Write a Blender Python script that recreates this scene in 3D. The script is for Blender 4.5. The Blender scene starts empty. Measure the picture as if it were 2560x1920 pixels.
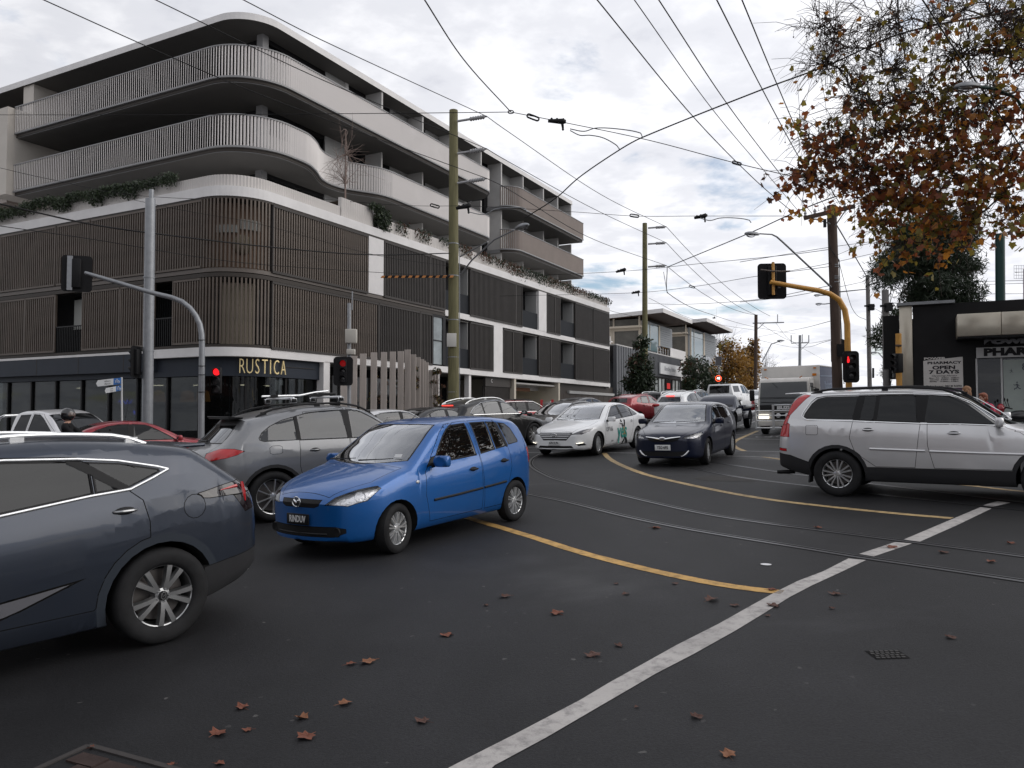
import bpy,bmesh,math,random
from math import sin,cos,pi,radians,sqrt,atan2,tan
from mathutils import Vector,Matrix,Quaternion,noise
from mathutils.geometry import tessellate_polygon
random.seed(7)
S = bpy.context.scene
COL = S.collection
EYE = 1.843
FPX,PCX,PCY,HOR = 1950.0,1280.0,960.0,1036.5
PITCH = math.atan((HOR - PCY) / FPX)
cam_d = bpy.data.cameras.new('camera')
cam = bpy.data.objects.new('camera',cam_d)
COL.objects.link(cam)
cam.location = (0,0,EYE)
cam.rotation_euler = (pi / 2 + PITCH,0,0)
cam_d.sensor_width = 36.0
cam_d.lens = FPX / 2560.0 * 36.0
cam_d.clip_start = 0.05
cam_d.clip_end = 4000
S.camera = cam
SUN_AZ,SUN_EL = radians(95),radians(30)
world = bpy.data.worlds.new('World')
S.world = world
world.use_nodes = True
def build_world():
 nt = world.node_tree
 nt.nodes.clear()
 N = nt.nodes.new
 L = nt.links.new
 out = N('ShaderNodeOutputWorld')
 sky = N('ShaderNodeTexSky')
 sky.sky_type = 'NISHITA'
 sky.sun_disc = False
 sky.sun_elevation = SUN_EL
 sky.sun_rotation = SUN_AZ
 bg = N('ShaderNodeBackground')
 bg.inputs['Strength'].default_value = 0.15
 L(sky.outputs[0],bg.inputs['Color'])
 tc = N('ShaderNodeTexCoord')
 sep = N('ShaderNodeSeparateXYZ')
 L(tc.outputs['Generated'],sep.inputs[0])
 def math_(op,a,b=None,c=None):
  m = N('ShaderNodeMath')
  m.operation = op
  for i,v in enumerate((a,b,c)):
   if v is None:
    continue
   if isinstance(v,(int,float)):
    m.inputs[i].default_value = v
   else:
    L(v,m.inputs[i])
  return m.outputs[0]
 zz = math_('MAXIMUM',sep.outputs[2],0.0)
 den = math_('ADD',zz,0.16)
 ux = math_('DIVIDE',sep.outputs[0],den)
 uy = math_('DIVIDE',sep.outputs[1],den)
 comb = N('ShaderNodeCombineXYZ')
 L(ux,comb.inputs[0])
 L(uy,comb.inputs[1])
 def noise_(scale,detail,rough,off,dist=0.0):
  mp = N('ShaderNodeMapping')
  mp.inputs['Location'].default_value = off
  mp.inputs['Scale'].default_value = (scale,scale * 1.15,scale)
  L(comb.outputs[0],mp.inputs[0])
  n = N('ShaderNodeTexNoise')
  n.inputs['Scale'].default_value = 1.0
  n.inputs['Detail'].default_value = detail
  n.inputs['Roughness'].default_value = rough
  n.inputs['Distortion'].default_value = dist
  L(mp.outputs[0],n.inputs['Vector'])
  return n.outputs['Fac']
 n1 = noise_(2.0,8,0.55,(3.1,1.7,0.3),0.2)
 n2 = noise_(2.6,7,0.55,(7.3,2.2,4.0),0.25)
 n3 = noise_(8.0,5,0.55,(1.3,9.2,2.0),0.3)
 def ramp(fac,stops):
  r = N('ShaderNodeValToRGB')
  cr = r.color_ramp
  cr.interpolation = 'EASE'
  while len(cr.elements) < len(stops):
   cr.elements.new(0.5)
  for e,(p,c) in zip(cr.elements,stops):
   e.position = p
   e.color = (*c,1)
  L(fac,r.inputs[0])
  return r.outputs[0]
 cover = ramp(n1,[(0.29,(0,0,0)),(0.43,(1,1,1))])
 mixn = math_('ADD',math_('MULTIPLY',n2,0.72),math_('MULTIPLY',n3,0.28))
 shade = ramp(mixn,[(0.28,(0.56,0.575,0.64)),(0.44,(0.73,0.74,0.79)),(0.57,(0.90,0.905,0.94)),(0.70,(0.98,0.98,0.99))])
 dt = N('ShaderNodeVectorMath')
 dt.operation = 'DOT_PRODUCT'
 L(tc.outputs['Generated'],dt.inputs[0])
 gaz = radians(35)
 dt.inputs[1].default_value = (sin(gaz) * cos(radians(16)),cos(gaz) * cos(radians(16)),sin(radians(16)))
 gl = N('ShaderNodeMapRange')
 gl.inputs['From Min'].default_value = 0.3
 gl.inputs['From Max'].default_value = 1.0
 gl.inputs['To Min'].default_value = 0.98
 gl.inputs['To Max'].default_value = 1.22
 L(dt.outputs['Value'],gl.inputs[0])
 cb = N('ShaderNodeBackground')
 L(shade,cb.inputs['Color'])
 L(math_('MULTIPLY',gl.outputs[0],1.0),cb.inputs['Strength'])
 mix = N('ShaderNodeMixShader')
 L(cover,mix.inputs[0])
 L(bg.outputs[0],mix.inputs[1])
 L(cb.outputs[0],mix.inputs[2])
 L(mix.outputs[0],out.inputs[0])
build_world()
sun_d = bpy.data.lights.new('sun','SUN')
sun_d.energy = 1.5
sun_d.angle = radians(55)
sun_d.color = (1.0,0.955,0.90)
sun = bpy.data.objects.new('sun',sun_d)
COL.objects.link(sun)
sd = Vector((sin(SUN_AZ) * cos(SUN_EL),cos(SUN_AZ) * cos(SUN_EL),sin(SUN_EL)))
sun.rotation_euler = (-sd).to_track_quat('-Z','Y').to_euler()
sun.location = sd * 60
S.view_settings.view_transform = 'Standard'
S.view_settings.look = 'None'
S.view_settings.gamma = 1.0
S.view_settings.use_curve_mapping = False
S.view_settings.exposure = 0.0
S.render.engine = 'CYCLES'
S.cycles.use_denoising = True
S.cycles.max_bounces = 8
S.cycles.transparent_max_bounces = 12
def ray(px,py):
 x = (px - PCX) / FPX
 y = -(py - PCY) / FPX
 c,s = cos(PITCH),sin(PITCH)
 return Vector((x,c - s * y,s + c * y))
GA,GB = 0.0306,0.0281
def gz(x,y):
 return GA * x + GB * y
GN = Vector((-GA,-GB,1)).normalized()
def at(px,py,h=0.0):
 """point of the road (plus h) seen at a pixel of the photograph"""
 r = ray(px,py)
 t = (EYE - h) / (GA * r.x + GB * r.y - r.z)
 return Vector((r.x * t,r.y * t,EYE + r.z * t))
def at_d(px,py,d):
 """point at forward distance d seen at a pixel"""
 r = ray(px,py)
 t = d / r.y
 return Vector((r.x * t,d,EYE + r.z * t))
BA = radians(27.7)
BU = Vector((sin(BA),cos(BA),0))
BV = Vector((-cos(BA),sin(BA),0))
BC = Vector((-10.502,29.469,EYE))
def bp(s,t,z):
 """building coordinates (z over eye level) -> world"""
 return BC + BU * s + BV * t + Vector((0,0,z))
def link(o):
 COL.objects.link(o)
 return o
def tag(o,label,cat,group=None,kind=None):
 if label:
  o['label'] = label
 if cat:
  o['category'] = cat
 if group:
  o['group'] = group
 if kind:
  o['kind'] = kind
 return o
def thing(name,label,cat,loc=(0,0,0),rot=None,group=None):
 o = bpy.data.objects.new(name,None)
 o.empty_display_size = 0.2
 link(o)
 o.location = loc
 if rot is not None:
  o.rotation_euler = rot
 return tag(o,label,cat,group)
def new_obj(name,me,parent=None,mat=None):
 o = bpy.data.objects.new(name,me)
 link(o)
 if parent is not None:
  o.parent = parent
 if mat is not None and me is not None and len(me.materials) == 0:
  for m in (mat if isinstance(mat,(list,tuple)) else [mat]):
   me.materials.append(m)
 return o
def smooth(me,on=True):
 me.polygons.foreach_set('use_smooth',[on] * len(me.polygons))
def bm_obj(name,bm,mat,parent=None,sm=False,sharp=None):
 me = bpy.data.meshes.new(name)
 bm.to_mesh(me)
 bm.free()
 if sm:
  smooth(me)
  if sharp is not None:
   me.set_sharp_from_angle(angle=radians(sharp))
 return new_obj(name,me,parent,mat)
def py_obj(name,verts,faces,mat,parent=None,sm=False,fmat=None):
 me = bpy.data.meshes.new(name)
 me.from_pydata([tuple(v) for v in verts],[],faces)
 if sm:
  smooth(me)
 o = new_obj(name,me,parent,mat)
 if fmat:
  me.polygons.foreach_set('material_index',fmat)
 me.update()
 return o
class MB:
 """collects simple solids into ONE mesh"""
 def __init__(self):
  self.v,self.f,self.m = [],[],[]
  self.mi = 0
 def add(self,vs,fs):
  b = len(self.v)
  self.v += [Vector(v) for v in vs]
  self.f += [[b + i for i in f] for f in fs]
  self.m += [self.mi] * len(fs)
  return self
 def box(self,c,s,ax=None):
  """centre, full sizes, optional 3 axes"""
  c = Vector(c)
  X,Y,Z = ax if ax else (Vector((1,0,0)),Vector((0,1,0)),Vector((0,0,1)))
  hx,hy,hz = X * (s[0] / 2),Y * (s[1] / 2),Z * (s[2] / 2)
  vs = [c + a * hx + b * hy + d * hz for d in (-1,1) for b in (-1,1) for a in (-1,1)]
  return self.add(vs,[(0,2,3,1),(4,5,7,6),(0,1,5,4),(2,6,7,3),(0,4,6,2),(1,3,7,5)])
 def prism(self,poly,d):
  """flat polygon (3D points) swept by vector d"""
  n = len(poly)
  d = Vector(d)
  vs = [Vector(p) for p in poly] + [Vector(p) + d for p in poly]
  fs = [list(range(n))[::-1],list(range(n,2 * n))]
  fs += [(i,(i + 1) % n,n + (i + 1) % n,n + i) for i in range(n)]
  return self.add(vs,fs)
 def tube(self,pts,r,seg=8,cap=True):
  pts = [Vector(p) for p in pts]
  rs = r if isinstance(r,(list,tuple)) else [r] * len(pts)
  vs,fs = [],[]
  up = None
  for i,p in enumerate(pts):
   a = pts[max(i - 1,0)]
   b = pts[min(i + 1,len(pts) - 1)]
   d = (b - a)
   if d.length < 1e-9:
    d = Vector((0,0,1))
   d.normalize()
   if up is None:
    up = Vector((0,0,1)) if abs(d.z) < 0.9 else Vector((1,0,0))
   x = up.cross(d)
   if x.length < 1e-6:
    x = Vector((1,0,0)).cross(d)
   x.normalize()
   y = d.cross(x)
   up = y
   for k in range(seg):
    t = 2 * pi * k / seg
    vs.append(p + x * (cos(t) * rs[i]) + y * (sin(t) * rs[i]))
  n = len(pts)
  for i in range(n - 1):
   for k in range(seg):
    k2 = (k + 1) % seg
    fs.append((i * seg + k,i * seg + k2,(i + 1) * seg + k2,(i + 1) * seg + k))
  if cap:
   fs.append(list(range(seg))[::-1])
   fs.append([(n - 1) * seg + k for k in range(seg)])
  return self.add(vs,fs)
 def lathe(self,prof,o=(0,0,0),ax='Z',seg=24,close=False,cap=True):
  """profile of (radius, height) turned round an axis through o"""
  o = Vector(o)
  vs,fs = [],[]
  for r,h in prof:
   for k in range(seg):
    t = 2 * pi * k / seg
    if ax == 'Z':
     vs.append(o + Vector((r * cos(t),r * sin(t),h)))
    elif ax == 'Y':
     vs.append(o + Vector((r * cos(t),h,r * sin(t))))
    else:
     vs.append(o + Vector((h,r * cos(t),r * sin(t))))
  m = len(prof)
  for i in range(m - 1 if not close else m):
   j = (i + 1) % m
   for k in range(seg):
    k2 = (k + 1) % seg
    fs.append((i * seg + k,i * seg + k2,j * seg + k2,j * seg + k))
  if not close and cap:
   if prof[0][0] > 1e-6:
    fs.append(list(range(seg))[::-1])
   if prof[-1][0] > 1e-6:
    fs.append([(m - 1) * seg + k for k in range(seg)])
  return self.add(vs,fs)
 def ball(self,c,r,seg=12,rings=8):
  c = Vector(c)
  r = Vector(r) if not isinstance(r,(int,float)) else Vector((r,r,r))
  vs,fs = [],[]
  for i in range(rings + 1):
   a = pi * i / rings
   for k in range(seg):
    t = 2 * pi * k / seg
    vs.append(c + Vector((sin(a) * cos(t) * r.x,sin(a) * sin(t) * r.y,-cos(a) * r.z)))
  for i in range(rings):
   for k in range(seg):
    k2 = (k + 1) % seg
    fs.append((i * seg + k,i * seg + k2,(i + 1) * seg + k2,(i + 1) * seg + k))
  return self.add(vs,fs)
 def xf(self,M):
  self.v = [M @ v for v in self.v]
  return self
 def mesh(self,name):
  me = bpy.data.meshes.new(name)
  me.from_pydata([tuple(v) for v in self.v],[],self.f)
  if any(self.m):
   me.polygons.foreach_set('material_index',self.m)
  return me
 def build(self,name,mat,parent=None,sm=False,sharp=40):
  me = self.mesh(name)
  bm = bmesh.new()
  bm.from_mesh(me)
  bmesh.ops.remove_doubles(bm,verts=bm.verts,dist=1e-5)
  bmesh.ops.recalc_face_normals(bm,faces=bm.faces)
  bm.to_mesh(me)
  bm.free()
  if sm:
   smooth(me)
   if sharp:
    me.set_sharp_from_angle(angle=radians(sharp))
  return new_obj(name,me,parent,mat)
def bevel_obj(o,w,seg=2,ang=35):
 me = o.data
 bm = bmesh.new()
 bm.from_mesh(me)
 bm.normal_update()
 es = [e for e in bm.edges if len(e.link_faces) == 2 and e.calc_face_angle(0) > radians(ang)]
 bmesh.ops.bevel(bm,geom=es,offset=w,segments=seg,profile=0.5,affect='EDGES',clamp_overlap=True)
 bm.to_mesh(me)
 bm.free()
 smooth(me)
 me.set_sharp_from_angle(angle=radians(50))
 return o
def text_mesh(txt,size,extrude=0.0,sx=1.0,bold=0.0,align='CENTER',shear=0.0,space=1.0):
 cu = bpy.data.curves.new('lettering','FONT')
 cu.body = txt
 cu.size = size
 cu.extrude = extrude
 cu.offset = bold
 cu.align_x = align
 cu.align_y = 'CENTER'
 cu.shear = shear
 cu.space_character = space
 cu.resolution_u = 3
 o = bpy.data.objects.new('lettering',cu)
 link(o)
 dg = bpy.context.evaluated_depsgraph_get()
 dg.update()
 me = bpy.data.meshes.new_from_object(o.evaluated_get(dg))
 bpy.data.objects.remove(o)
 bpy.data.curves.remove(cu)
 me.materials.clear()
 for v in me.vertices:
  v.co.x *= sx
 return me
def text_obj(name,txt,size,M,mat,parent=None,**k):
 """M places the text: its X runs along the words, Y up, Z towards the reader"""
 me = text_mesh(txt,size,**k)
 me.transform(M)
 return new_obj(name,me,parent,mat)
def frame(o,x,y):
 """matrix from origin, x and y axes"""
 x = Vector(x).normalized()
 y = Vector(y)
 z = x.cross(y).normalized()
 y = z.cross(x)
 return Matrix(((x.x,y.x,z.x,o[0]),(x.y,y.y,z.y,o[1]),(x.z,y.z,z.z,o[2]),(0,0,0,1)))
MATS = {}
def pbr(name,col,rough=0.6,metal=0.0,coat=0.0,spec=None,var=0.0,vscale=3.0,bump=0.0,bscale=40.0,emit=None,estr=1.0,stretch=None,rvar=0.0,back=None,coord='Object',detail=5):
 if name in MATS:
  return MATS[name]
 m = bpy.data.materials.new(name)
 m.use_nodes = True
 nt = m.node_tree
 b = nt.nodes['Principled BSDF']
 L = nt.links.new
 b.inputs['Base Color'].default_value = (*col,1)
 b.inputs['Roughness'].default_value = rough
 b.inputs['Metallic'].default_value = metal
 if coat:
  b.inputs['Coat Weight'].default_value = coat
  b.inputs['Coat Roughness'].default_value = 0.03
 if spec is None and max(col) < .06 and rough > .35 and not metal:
  spec = .16
 if spec is not None:
  b.inputs['Specular IOR Level'].default_value = spec
 if emit:
  b.inputs['Emission Color'].default_value = (*emit,1)
  b.inputs['Emission Strength'].default_value = estr
 vec = None
 if var or bump or rvar:
  tc = nt.nodes.new('ShaderNodeTexCoord')
  mp = nt.nodes.new('ShaderNodeMapping')
  if stretch:
   mp.inputs['Scale'].default_value = stretch
  L(tc.outputs[coord],mp.inputs[0])
  vec = mp.outputs[0]
 if var or rvar:
  n = nt.nodes.new('ShaderNodeTexNoise')
  n.inputs['Scale'].default_value = vscale
  n.inputs['Detail'].default_value = detail
  n.inputs['Roughness'].default_value = 0.6
  L(vec,n.inputs['Vector'])
  if var:
   mr = nt.nodes.new('ShaderNodeMapRange')
   mr.inputs['From Min'].default_value = 0.25
   mr.inputs['From Max'].default_value = 0.75
   mr.inputs['To Min'].default_value = 1 - var
   mr.inputs['To Max'].default_value = 1 + var
   L(n.outputs['Fac'],mr.inputs[0])
   mx = nt.nodes.new('ShaderNodeVectorMath')
   mx.operation = 'SCALE'
   mx.inputs[0].default_value = col
   L(mr.outputs[0],mx.inputs['Scale'])
   L(mx.outputs[0],b.inputs['Base Color'])
  if rvar:
   mr2 = nt.nodes.new('ShaderNodeMapRange')
   mr2.inputs['From Min'].default_value = 0.3
   mr2.inputs['From Max'].default_value = 0.7
   mr2.inputs['To Min'].default_value = max(0.02,rough - rvar)
   mr2.inputs['To Max'].default_value = rough + rvar
   L(n.outputs['Fac'],mr2.inputs[0])
   L(mr2.outputs[0],b.inputs['Roughness'])
 if bump:
  n2 = nt.nodes.new('ShaderNodeTexNoise')
  n2.inputs['Scale'].default_value = bscale
  n2.inputs['Detail'].default_value = 4
  L(vec,n2.inputs['Vector'])
  bp_ = nt.nodes.new('ShaderNodeBump')
  bp_.inputs['Strength'].default_value = bump
  bp_.inputs['Distance'].default_value = 0.01
  L(n2.outputs['Fac'],bp_.inputs['Height'])
  L(bp_.outputs[0],b.inputs['Normal'])
 MATS[name] = m
 return m
def glass_mat(name,tint,clear=0.5,rough=0.01,ior=1.5,boost=1.0):
 """thin glazing: a see-through tint under a fresnel reflection"""
 if name in MATS:
  return MATS[name]
 m = bpy.data.materials.new(name)
 m.use_nodes = True
 nt = m.node_tree
 nt.nodes.clear()
 N,L = nt.nodes.new,nt.links.new
 out = N('ShaderNodeOutputMaterial')
 tr = N('ShaderNodeBsdfTransparent')
 tr.inputs[0].default_value = (tint[0] * clear,tint[1] * clear,tint[2] * clear,1)
 df = N('ShaderNodeBsdfDiffuse')
 df.inputs[0].default_value = (0.006,0.0065,0.007,1)
 m1 = N('ShaderNodeMixShader')
 m1.inputs[0].default_value = min(0.98,0.25 + 0.85 * clear) if clear > 0 else 0.0
 L(df.outputs[0],m1.inputs[1])
 L(tr.outputs[0],m1.inputs[2])
 gl = N('ShaderNodeBsdfGlossy')
 gl.inputs['Roughness'].default_value = rough
 gl.inputs['Color'].default_value = (0.95,0.97,1.0,1)
 fr = N('ShaderNodeFresnel')
 fr.inputs['IOR'].default_value = ior
 mu = N('ShaderNodeMath')
 mu.operation = 'MULTIPLY'
 mu.inputs[1].default_value = boost
 mu.use_clamp = True
 L(fr.outputs[0],mu.inputs[0])
 m2 = N('ShaderNodeMixShader')
 L(mu.outputs[0],m2.inputs[0])
 L(m1.outputs[0],m2.inputs[1])
 L(gl.outputs[0],m2.inputs[2])
 L(m2.outputs[0],out.inputs[0])
 MATS[name] = m
 return m
def emit_mat(name,col,s):
 return pbr(name,(0.02,0.02,0.02),0.4,emit=col,estr=s)
def pchip(pts):
 xs = [p[0] for p in pts]
 ys = [p[1] for p in pts]
 n = len(xs)
 h = [xs[i + 1] - xs[i] for i in range(n - 1)]
 dl = [(ys[i + 1] - ys[i]) / h[i] for i in range(n - 1)]
 m = [0.0] * n
 m[0],m[-1] = dl[0],dl[-1]
 for i in range(1,n - 1):
  if dl[i - 1] * dl[i] <= 0:
   m[i] = 0
  else:
   w1,w2 = 2 * h[i] + h[i - 1],h[i] + 2 * h[i - 1]
   m[i] = (w1 + w2) / (w1 / dl[i - 1] + w2 / dl[i])
 def f(x):
  if x <= xs[0]:
   return ys[0]
  if x >= xs[-1]:
   return ys[-1]
  k = 0
  while x > xs[k + 1]:
   k += 1
  t = (x - xs[k]) / h[k]
  t2,t3 = t * t,t * t * t
  return (2 * t3 - 3 * t2 + 1) * ys[k] + (t3 - 2 * t2 + t) * h[k] * m[k] + (-2 * t3 + 3 * t2) * ys[k + 1] + (t3 - t2) * h[k] * m[k + 1]
 return f
SIDEPROF = [(0,.90),(.06,.945),(.16,.97),(.33,.99),(.55,1.0),(.78,.992),(.92,.972),(1.0,.945)]
class Car:
 def __init__(self,sp):
  self.sp = sp
  self.L,self.hw = sp['L'],sp['W'] / 2
  self.T,self.B,Wf0,self.belt = pchip(sp['top']),pchip(sp['bot']),pchip(sp['wid']),pchip(sp['belt'])
  w0,w1 = Wf0(.42),Wf0(self.L - .30)
  def Wf(d):
   if d < .42:
    return w0 * (.60 + .40 * sqrt(max(0,1 - (1 - d / .42) ** 2)))
   if d > self.L - .30 and not sp.get('flat_tail'):
    return w1 * (.72 + .28 * sqrt(max(0,1 - (1 - (self.L - d) / .30) ** 2)))
   return Wf0(d)
  self.Wf = Wf
  self.prof = pchip(sp.get('prof',SIDEPROF))
  self.lean = pchip(sp['lean']) if isinstance(sp['lean'],list) else (lambda d,k=sp['lean']: k)
  self.crn = pchip(sp.get('crown',[(0,.015),(.3,.03),(sp['L'],.03)]))
  self.rad = pchip(sp.get('rad',[(0,.04),(.3,.07),(sp['L'] * .4,.075),(sp['L'] * .6,.10),(sp['L'],.06)]))
  self.bf,self.br = sp.get('bowf',.16),sp.get('bowr',.10)
  self.xo = sp['fo'] + sp['wb'] / 2
 def Y(self,d,z):
  b,bt = self.B(d),self.belt(d)
  w = self.hw * self.Wf(d)
  f = (z - b) / max(bt - b,.05)
  if f <= 1:
   return w * self.prof(max(f,0))
  h = z - bt
  return w * self.prof(1) - h * self.lean(d) - .12 * h * h
 def bow(self,d,y):
  q = min(1.0,(y / self.hw) ** 2)
  a = max(0.0,1 - d / (.50 * self.L))
  c = max(0.0,1 - (self.L - d) / (.42 * self.L))
  return d + q * (self.bf * a ** .8 - self.br * c ** .8)
 def side(self,dd,z,out=0.0):
  """surface point of the left side at real distance dd from the nose"""
  d = dd
  y = self.Y(d,z)
  for _ in range(4):
   y = self.Y(d,z)
   d = dd - (self.bow(d,y) - d)
  return Vector((self.xo - dd,y + out,z))
 def section(self,d,nlow,nup,ncor,ntop):
  b,T = self.B(d),self.T(d)
  ze = T - self.crn(d)
  bt = self.belt(d)
  pts = []
  r = min(self.rad(d),.42 * (ze - b))
  zc = ze - r
  zb = min(bt,b + .75 * (zc - b) if zc < bt * 1.02 else bt)
  yb = self.Y(d,b)
  pts += [(0,b + .0),(yb * .5,b),(yb - .03,b),]
  for i in range(nlow):
   z = b + .02 + (zb - b - .02) * i / (nlow - 1)
   pts.append((self.Y(d,z),z))
  for i in range(1,nup + 1):
   z = zb + (zc - zb) * i / nup
   pts.append((self.Y(d,z),z))
  yc = self.Y(d,zc)
  ye = max(self.Y(d,ze),.02)
  rr = min(r * 1.25,ye * .45)
  def top(y):
   return ze + (T - ze) * (1 - (y / ye) ** 2)
  y1 = ye - rr
  p0,p1,p2 = Vector((yc,zc)),Vector((ye,ze + .0)),Vector((y1,top(y1)))
  for i in range(1,ncor + 1):
   t = i / ncor
   p = p0 * (1 - t) ** 2 + p1 * 2 * t * (1 - t) + p2 * t * t
   pts.append((p.x,p.y))
  for i in range(1,ntop + 1):
   y = y1 * (1 - i / ntop)
   pts.append((y,top(y)))
  return pts
 def shell(self):
  sp = self.sp
  L = self.L
  nst = sp.get('nst',84)
  ds = [0.0,.006,.018,.036,.06,.09]
  i = .09
  base = (L - .18) / nst
  while i + base < L - .09:
   i += base
   ds.append(i)
  ds += [L - .09,L - .06,L - .036,L - .018,L - .006,L]
  ds = sorted(set(round(x,5) for x in ds))
  self.ds = ds
  rows = [self.section(d,sp.get('nlow',9),sp.get('nup',7),4,sp.get('ntop',7)) for d in ds]
  n = len(rows[0])
  bm = bmesh.new()
  grid = []
  for d,row in zip(ds,rows):
   ring = []
   for sgn in (1,-1):
    rr = []
    for j,(y,z) in enumerate(row):
     if sgn == -1 and (j == 0 or j == n - 1):
      rr.append(ring[0][j])
      continue
     yy = sgn * y
     rr.append(bm.verts.new((self.xo - self.bow(d,yy),yy,z)))
    ring.append(rr)
   grid.append(ring)
  for i in range(len(ds) - 1):
   for s in (0,1):
    for j in range(n - 1):
     q = [grid[i][s][j],grid[i][s][j + 1],grid[i + 1][s][j + 1],grid[i + 1][s][j]]
     bm.faces.new(q)
  nc = sp.get('ncap',10)
  for i,d in ((0,ds[0]),(len(ds) - 1,ds[-1])):
   g = []
   for j in range(n):
    a,b = grid[i][0][j],grid[i][1][j]
    if a is b:
     g.append([a] * (nc + 1))
     continue
    r = [a]
    for k in range(1,nc):
     t = k / nc
     y = a.co.y * (1 - t) + b.co.y * t
     r.append(bm.verts.new((self.xo - self.bow(d,y),y,a.co.z)))
    r.append(b)
    g.append(r)
   for j in range(n - 1):
    for k in range(nc):
     vs = []
     for v in (g[j][k],g[j][k + 1],g[j + 1][k + 1],g[j + 1][k]):
      if v not in vs:
       vs.append(v)
     if len(vs) > 2:
      try:
       bm.faces.new(vs)
      except ValueError:
       pass
  bmesh.ops.remove_doubles(bm,verts=bm.verts,dist=1e-5)
  bmesh.ops.recalc_face_normals(bm,faces=bm.faces)
  self.bm = bm
  self.pid = bm.faces.layers.int.new('pid')
  return bm
 def cut(self,pts,dirv,newid,frm=(0,),facing=.25,zone=None,fdir=None):
  """cut a convex outline (3D points) swept along dirv out of the skin; its faces get newid"""
  bm = self.bm
  dirv = Vector(dirv).normalized()
  fdir = Vector(fdir).normalized() if fdir else dirv
  pts = [Vector(p) for p in pts]
  c = sum(pts,Vector()) / len(pts)
  rad = max((p - c).length for p in pts)
  bm.normal_update()
  cur = []
  for f in bm.faces:
   if f[self.pid] not in frm:
    continue
   if f.normal.dot(fdir) < facing:
    continue
   fc = f.calc_center_median() - c
   fc -= dirv * fc.dot(dirv)
   if fc.length > rad + .25:
    continue
   if zone and not zone(f.calc_center_median()):
    continue
   cur.append(f)
  n = len(pts)
  for i in range(n):
   a,b = pts[i],pts[(i + 1) % n]
   pn = (b - a).cross(dirv)
   if pn.length < 1e-9:
    continue
   pn.normalize()
   if pn.dot(c - a) < 0:
    pn = -pn
   es = set(e for f in cur for e in f.edges)
   vs = set(v for f in cur for v in f.verts)
   geom = list(vs) + list(es) + list(cur)
   res = bmesh.ops.bisect_plane(bm,geom=geom,dist=1e-5,plane_co=a,plane_no=pn)
   fs = set(g for g in res['geom'] if isinstance(g,bmesh.types.BMFace)) | set(f for f in cur if f.is_valid)
   cur = [f for f in fs if (f.calc_center_median() - a).dot(pn) > 0]
   if not cur:
    return []
  for f in cur:
   f[self.pid] = newid
  return cur
def circ(d,z,r,n=26,a0=0,a1=2 * pi):
 return [(d + r * cos(a0 + (a1 - a0) * i / n),z + r * sin(a0 + (a1 - a0) * i / n)) for i in range(n)]
def paint_mat(name,col,metal=.35,rough=.32,coat=.75):
 if name in MATS:
  return MATS[name]
 m = pbr(name,col,rough,metal,coat if max(col) > .06 else .5,.35)
 nt = m.node_tree
 N,L = nt.nodes.new,nt.links.new
 b = nt.nodes['Principled BSDF']
 out = nt.nodes['Material Output']
 tc = N('ShaderNodeTexCoord')
 nz = N('ShaderNodeTexNoise')
 nz.inputs['Scale'].default_value = 2.3
 nz.inputs['Detail'].default_value = 6
 L(tc.outputs['Object'],nz.inputs['Vector'])
 mr = N('ShaderNodeMapRange')
 mr.inputs['From Min'].default_value = .35
 mr.inputs['From Max'].default_value = .75
 mr.inputs['To Min'].default_value = 0.0
 mr.inputs['To Max'].default_value = .10
 L(nz.outputs['Fac'],mr.inputs[0])
 mx = N('ShaderNodeMix')
 mx.data_type = 'RGBA'
 mx.inputs[6].default_value = (*col,1)
 mx.inputs[7].default_value = (.09,.085,.078,1)
 L(mr.outputs[0],mx.inputs[0])
 L(mx.outputs[2],b.inputs['Base Color'])
 mr2 = N('ShaderNodeMapRange')
 mr2.inputs['From Min'].default_value = .3
 mr2.inputs['From Max'].default_value = .8
 mr2.inputs['To Min'].default_value = .02
 mr2.inputs['To Max'].default_value = .10
 L(nz.outputs['Fac'],mr2.inputs[0])
 L(mr2.outputs[0],b.inputs['Coat Roughness'])
 geo = N('ShaderNodeNewGeometry')
 dk = N('ShaderNodeBsdfDiffuse')
 dk.inputs[0].default_value = (.02,.02,.021,1)
 ms = N('ShaderNodeMixShader')
 L(geo.outputs['Backfacing'],ms.inputs[0])
 L(b.outputs[0],ms.inputs[1])
 L(dk.outputs[0],ms.inputs[2])
 L(ms.outputs[0],out.inputs[0])
 return m
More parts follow.
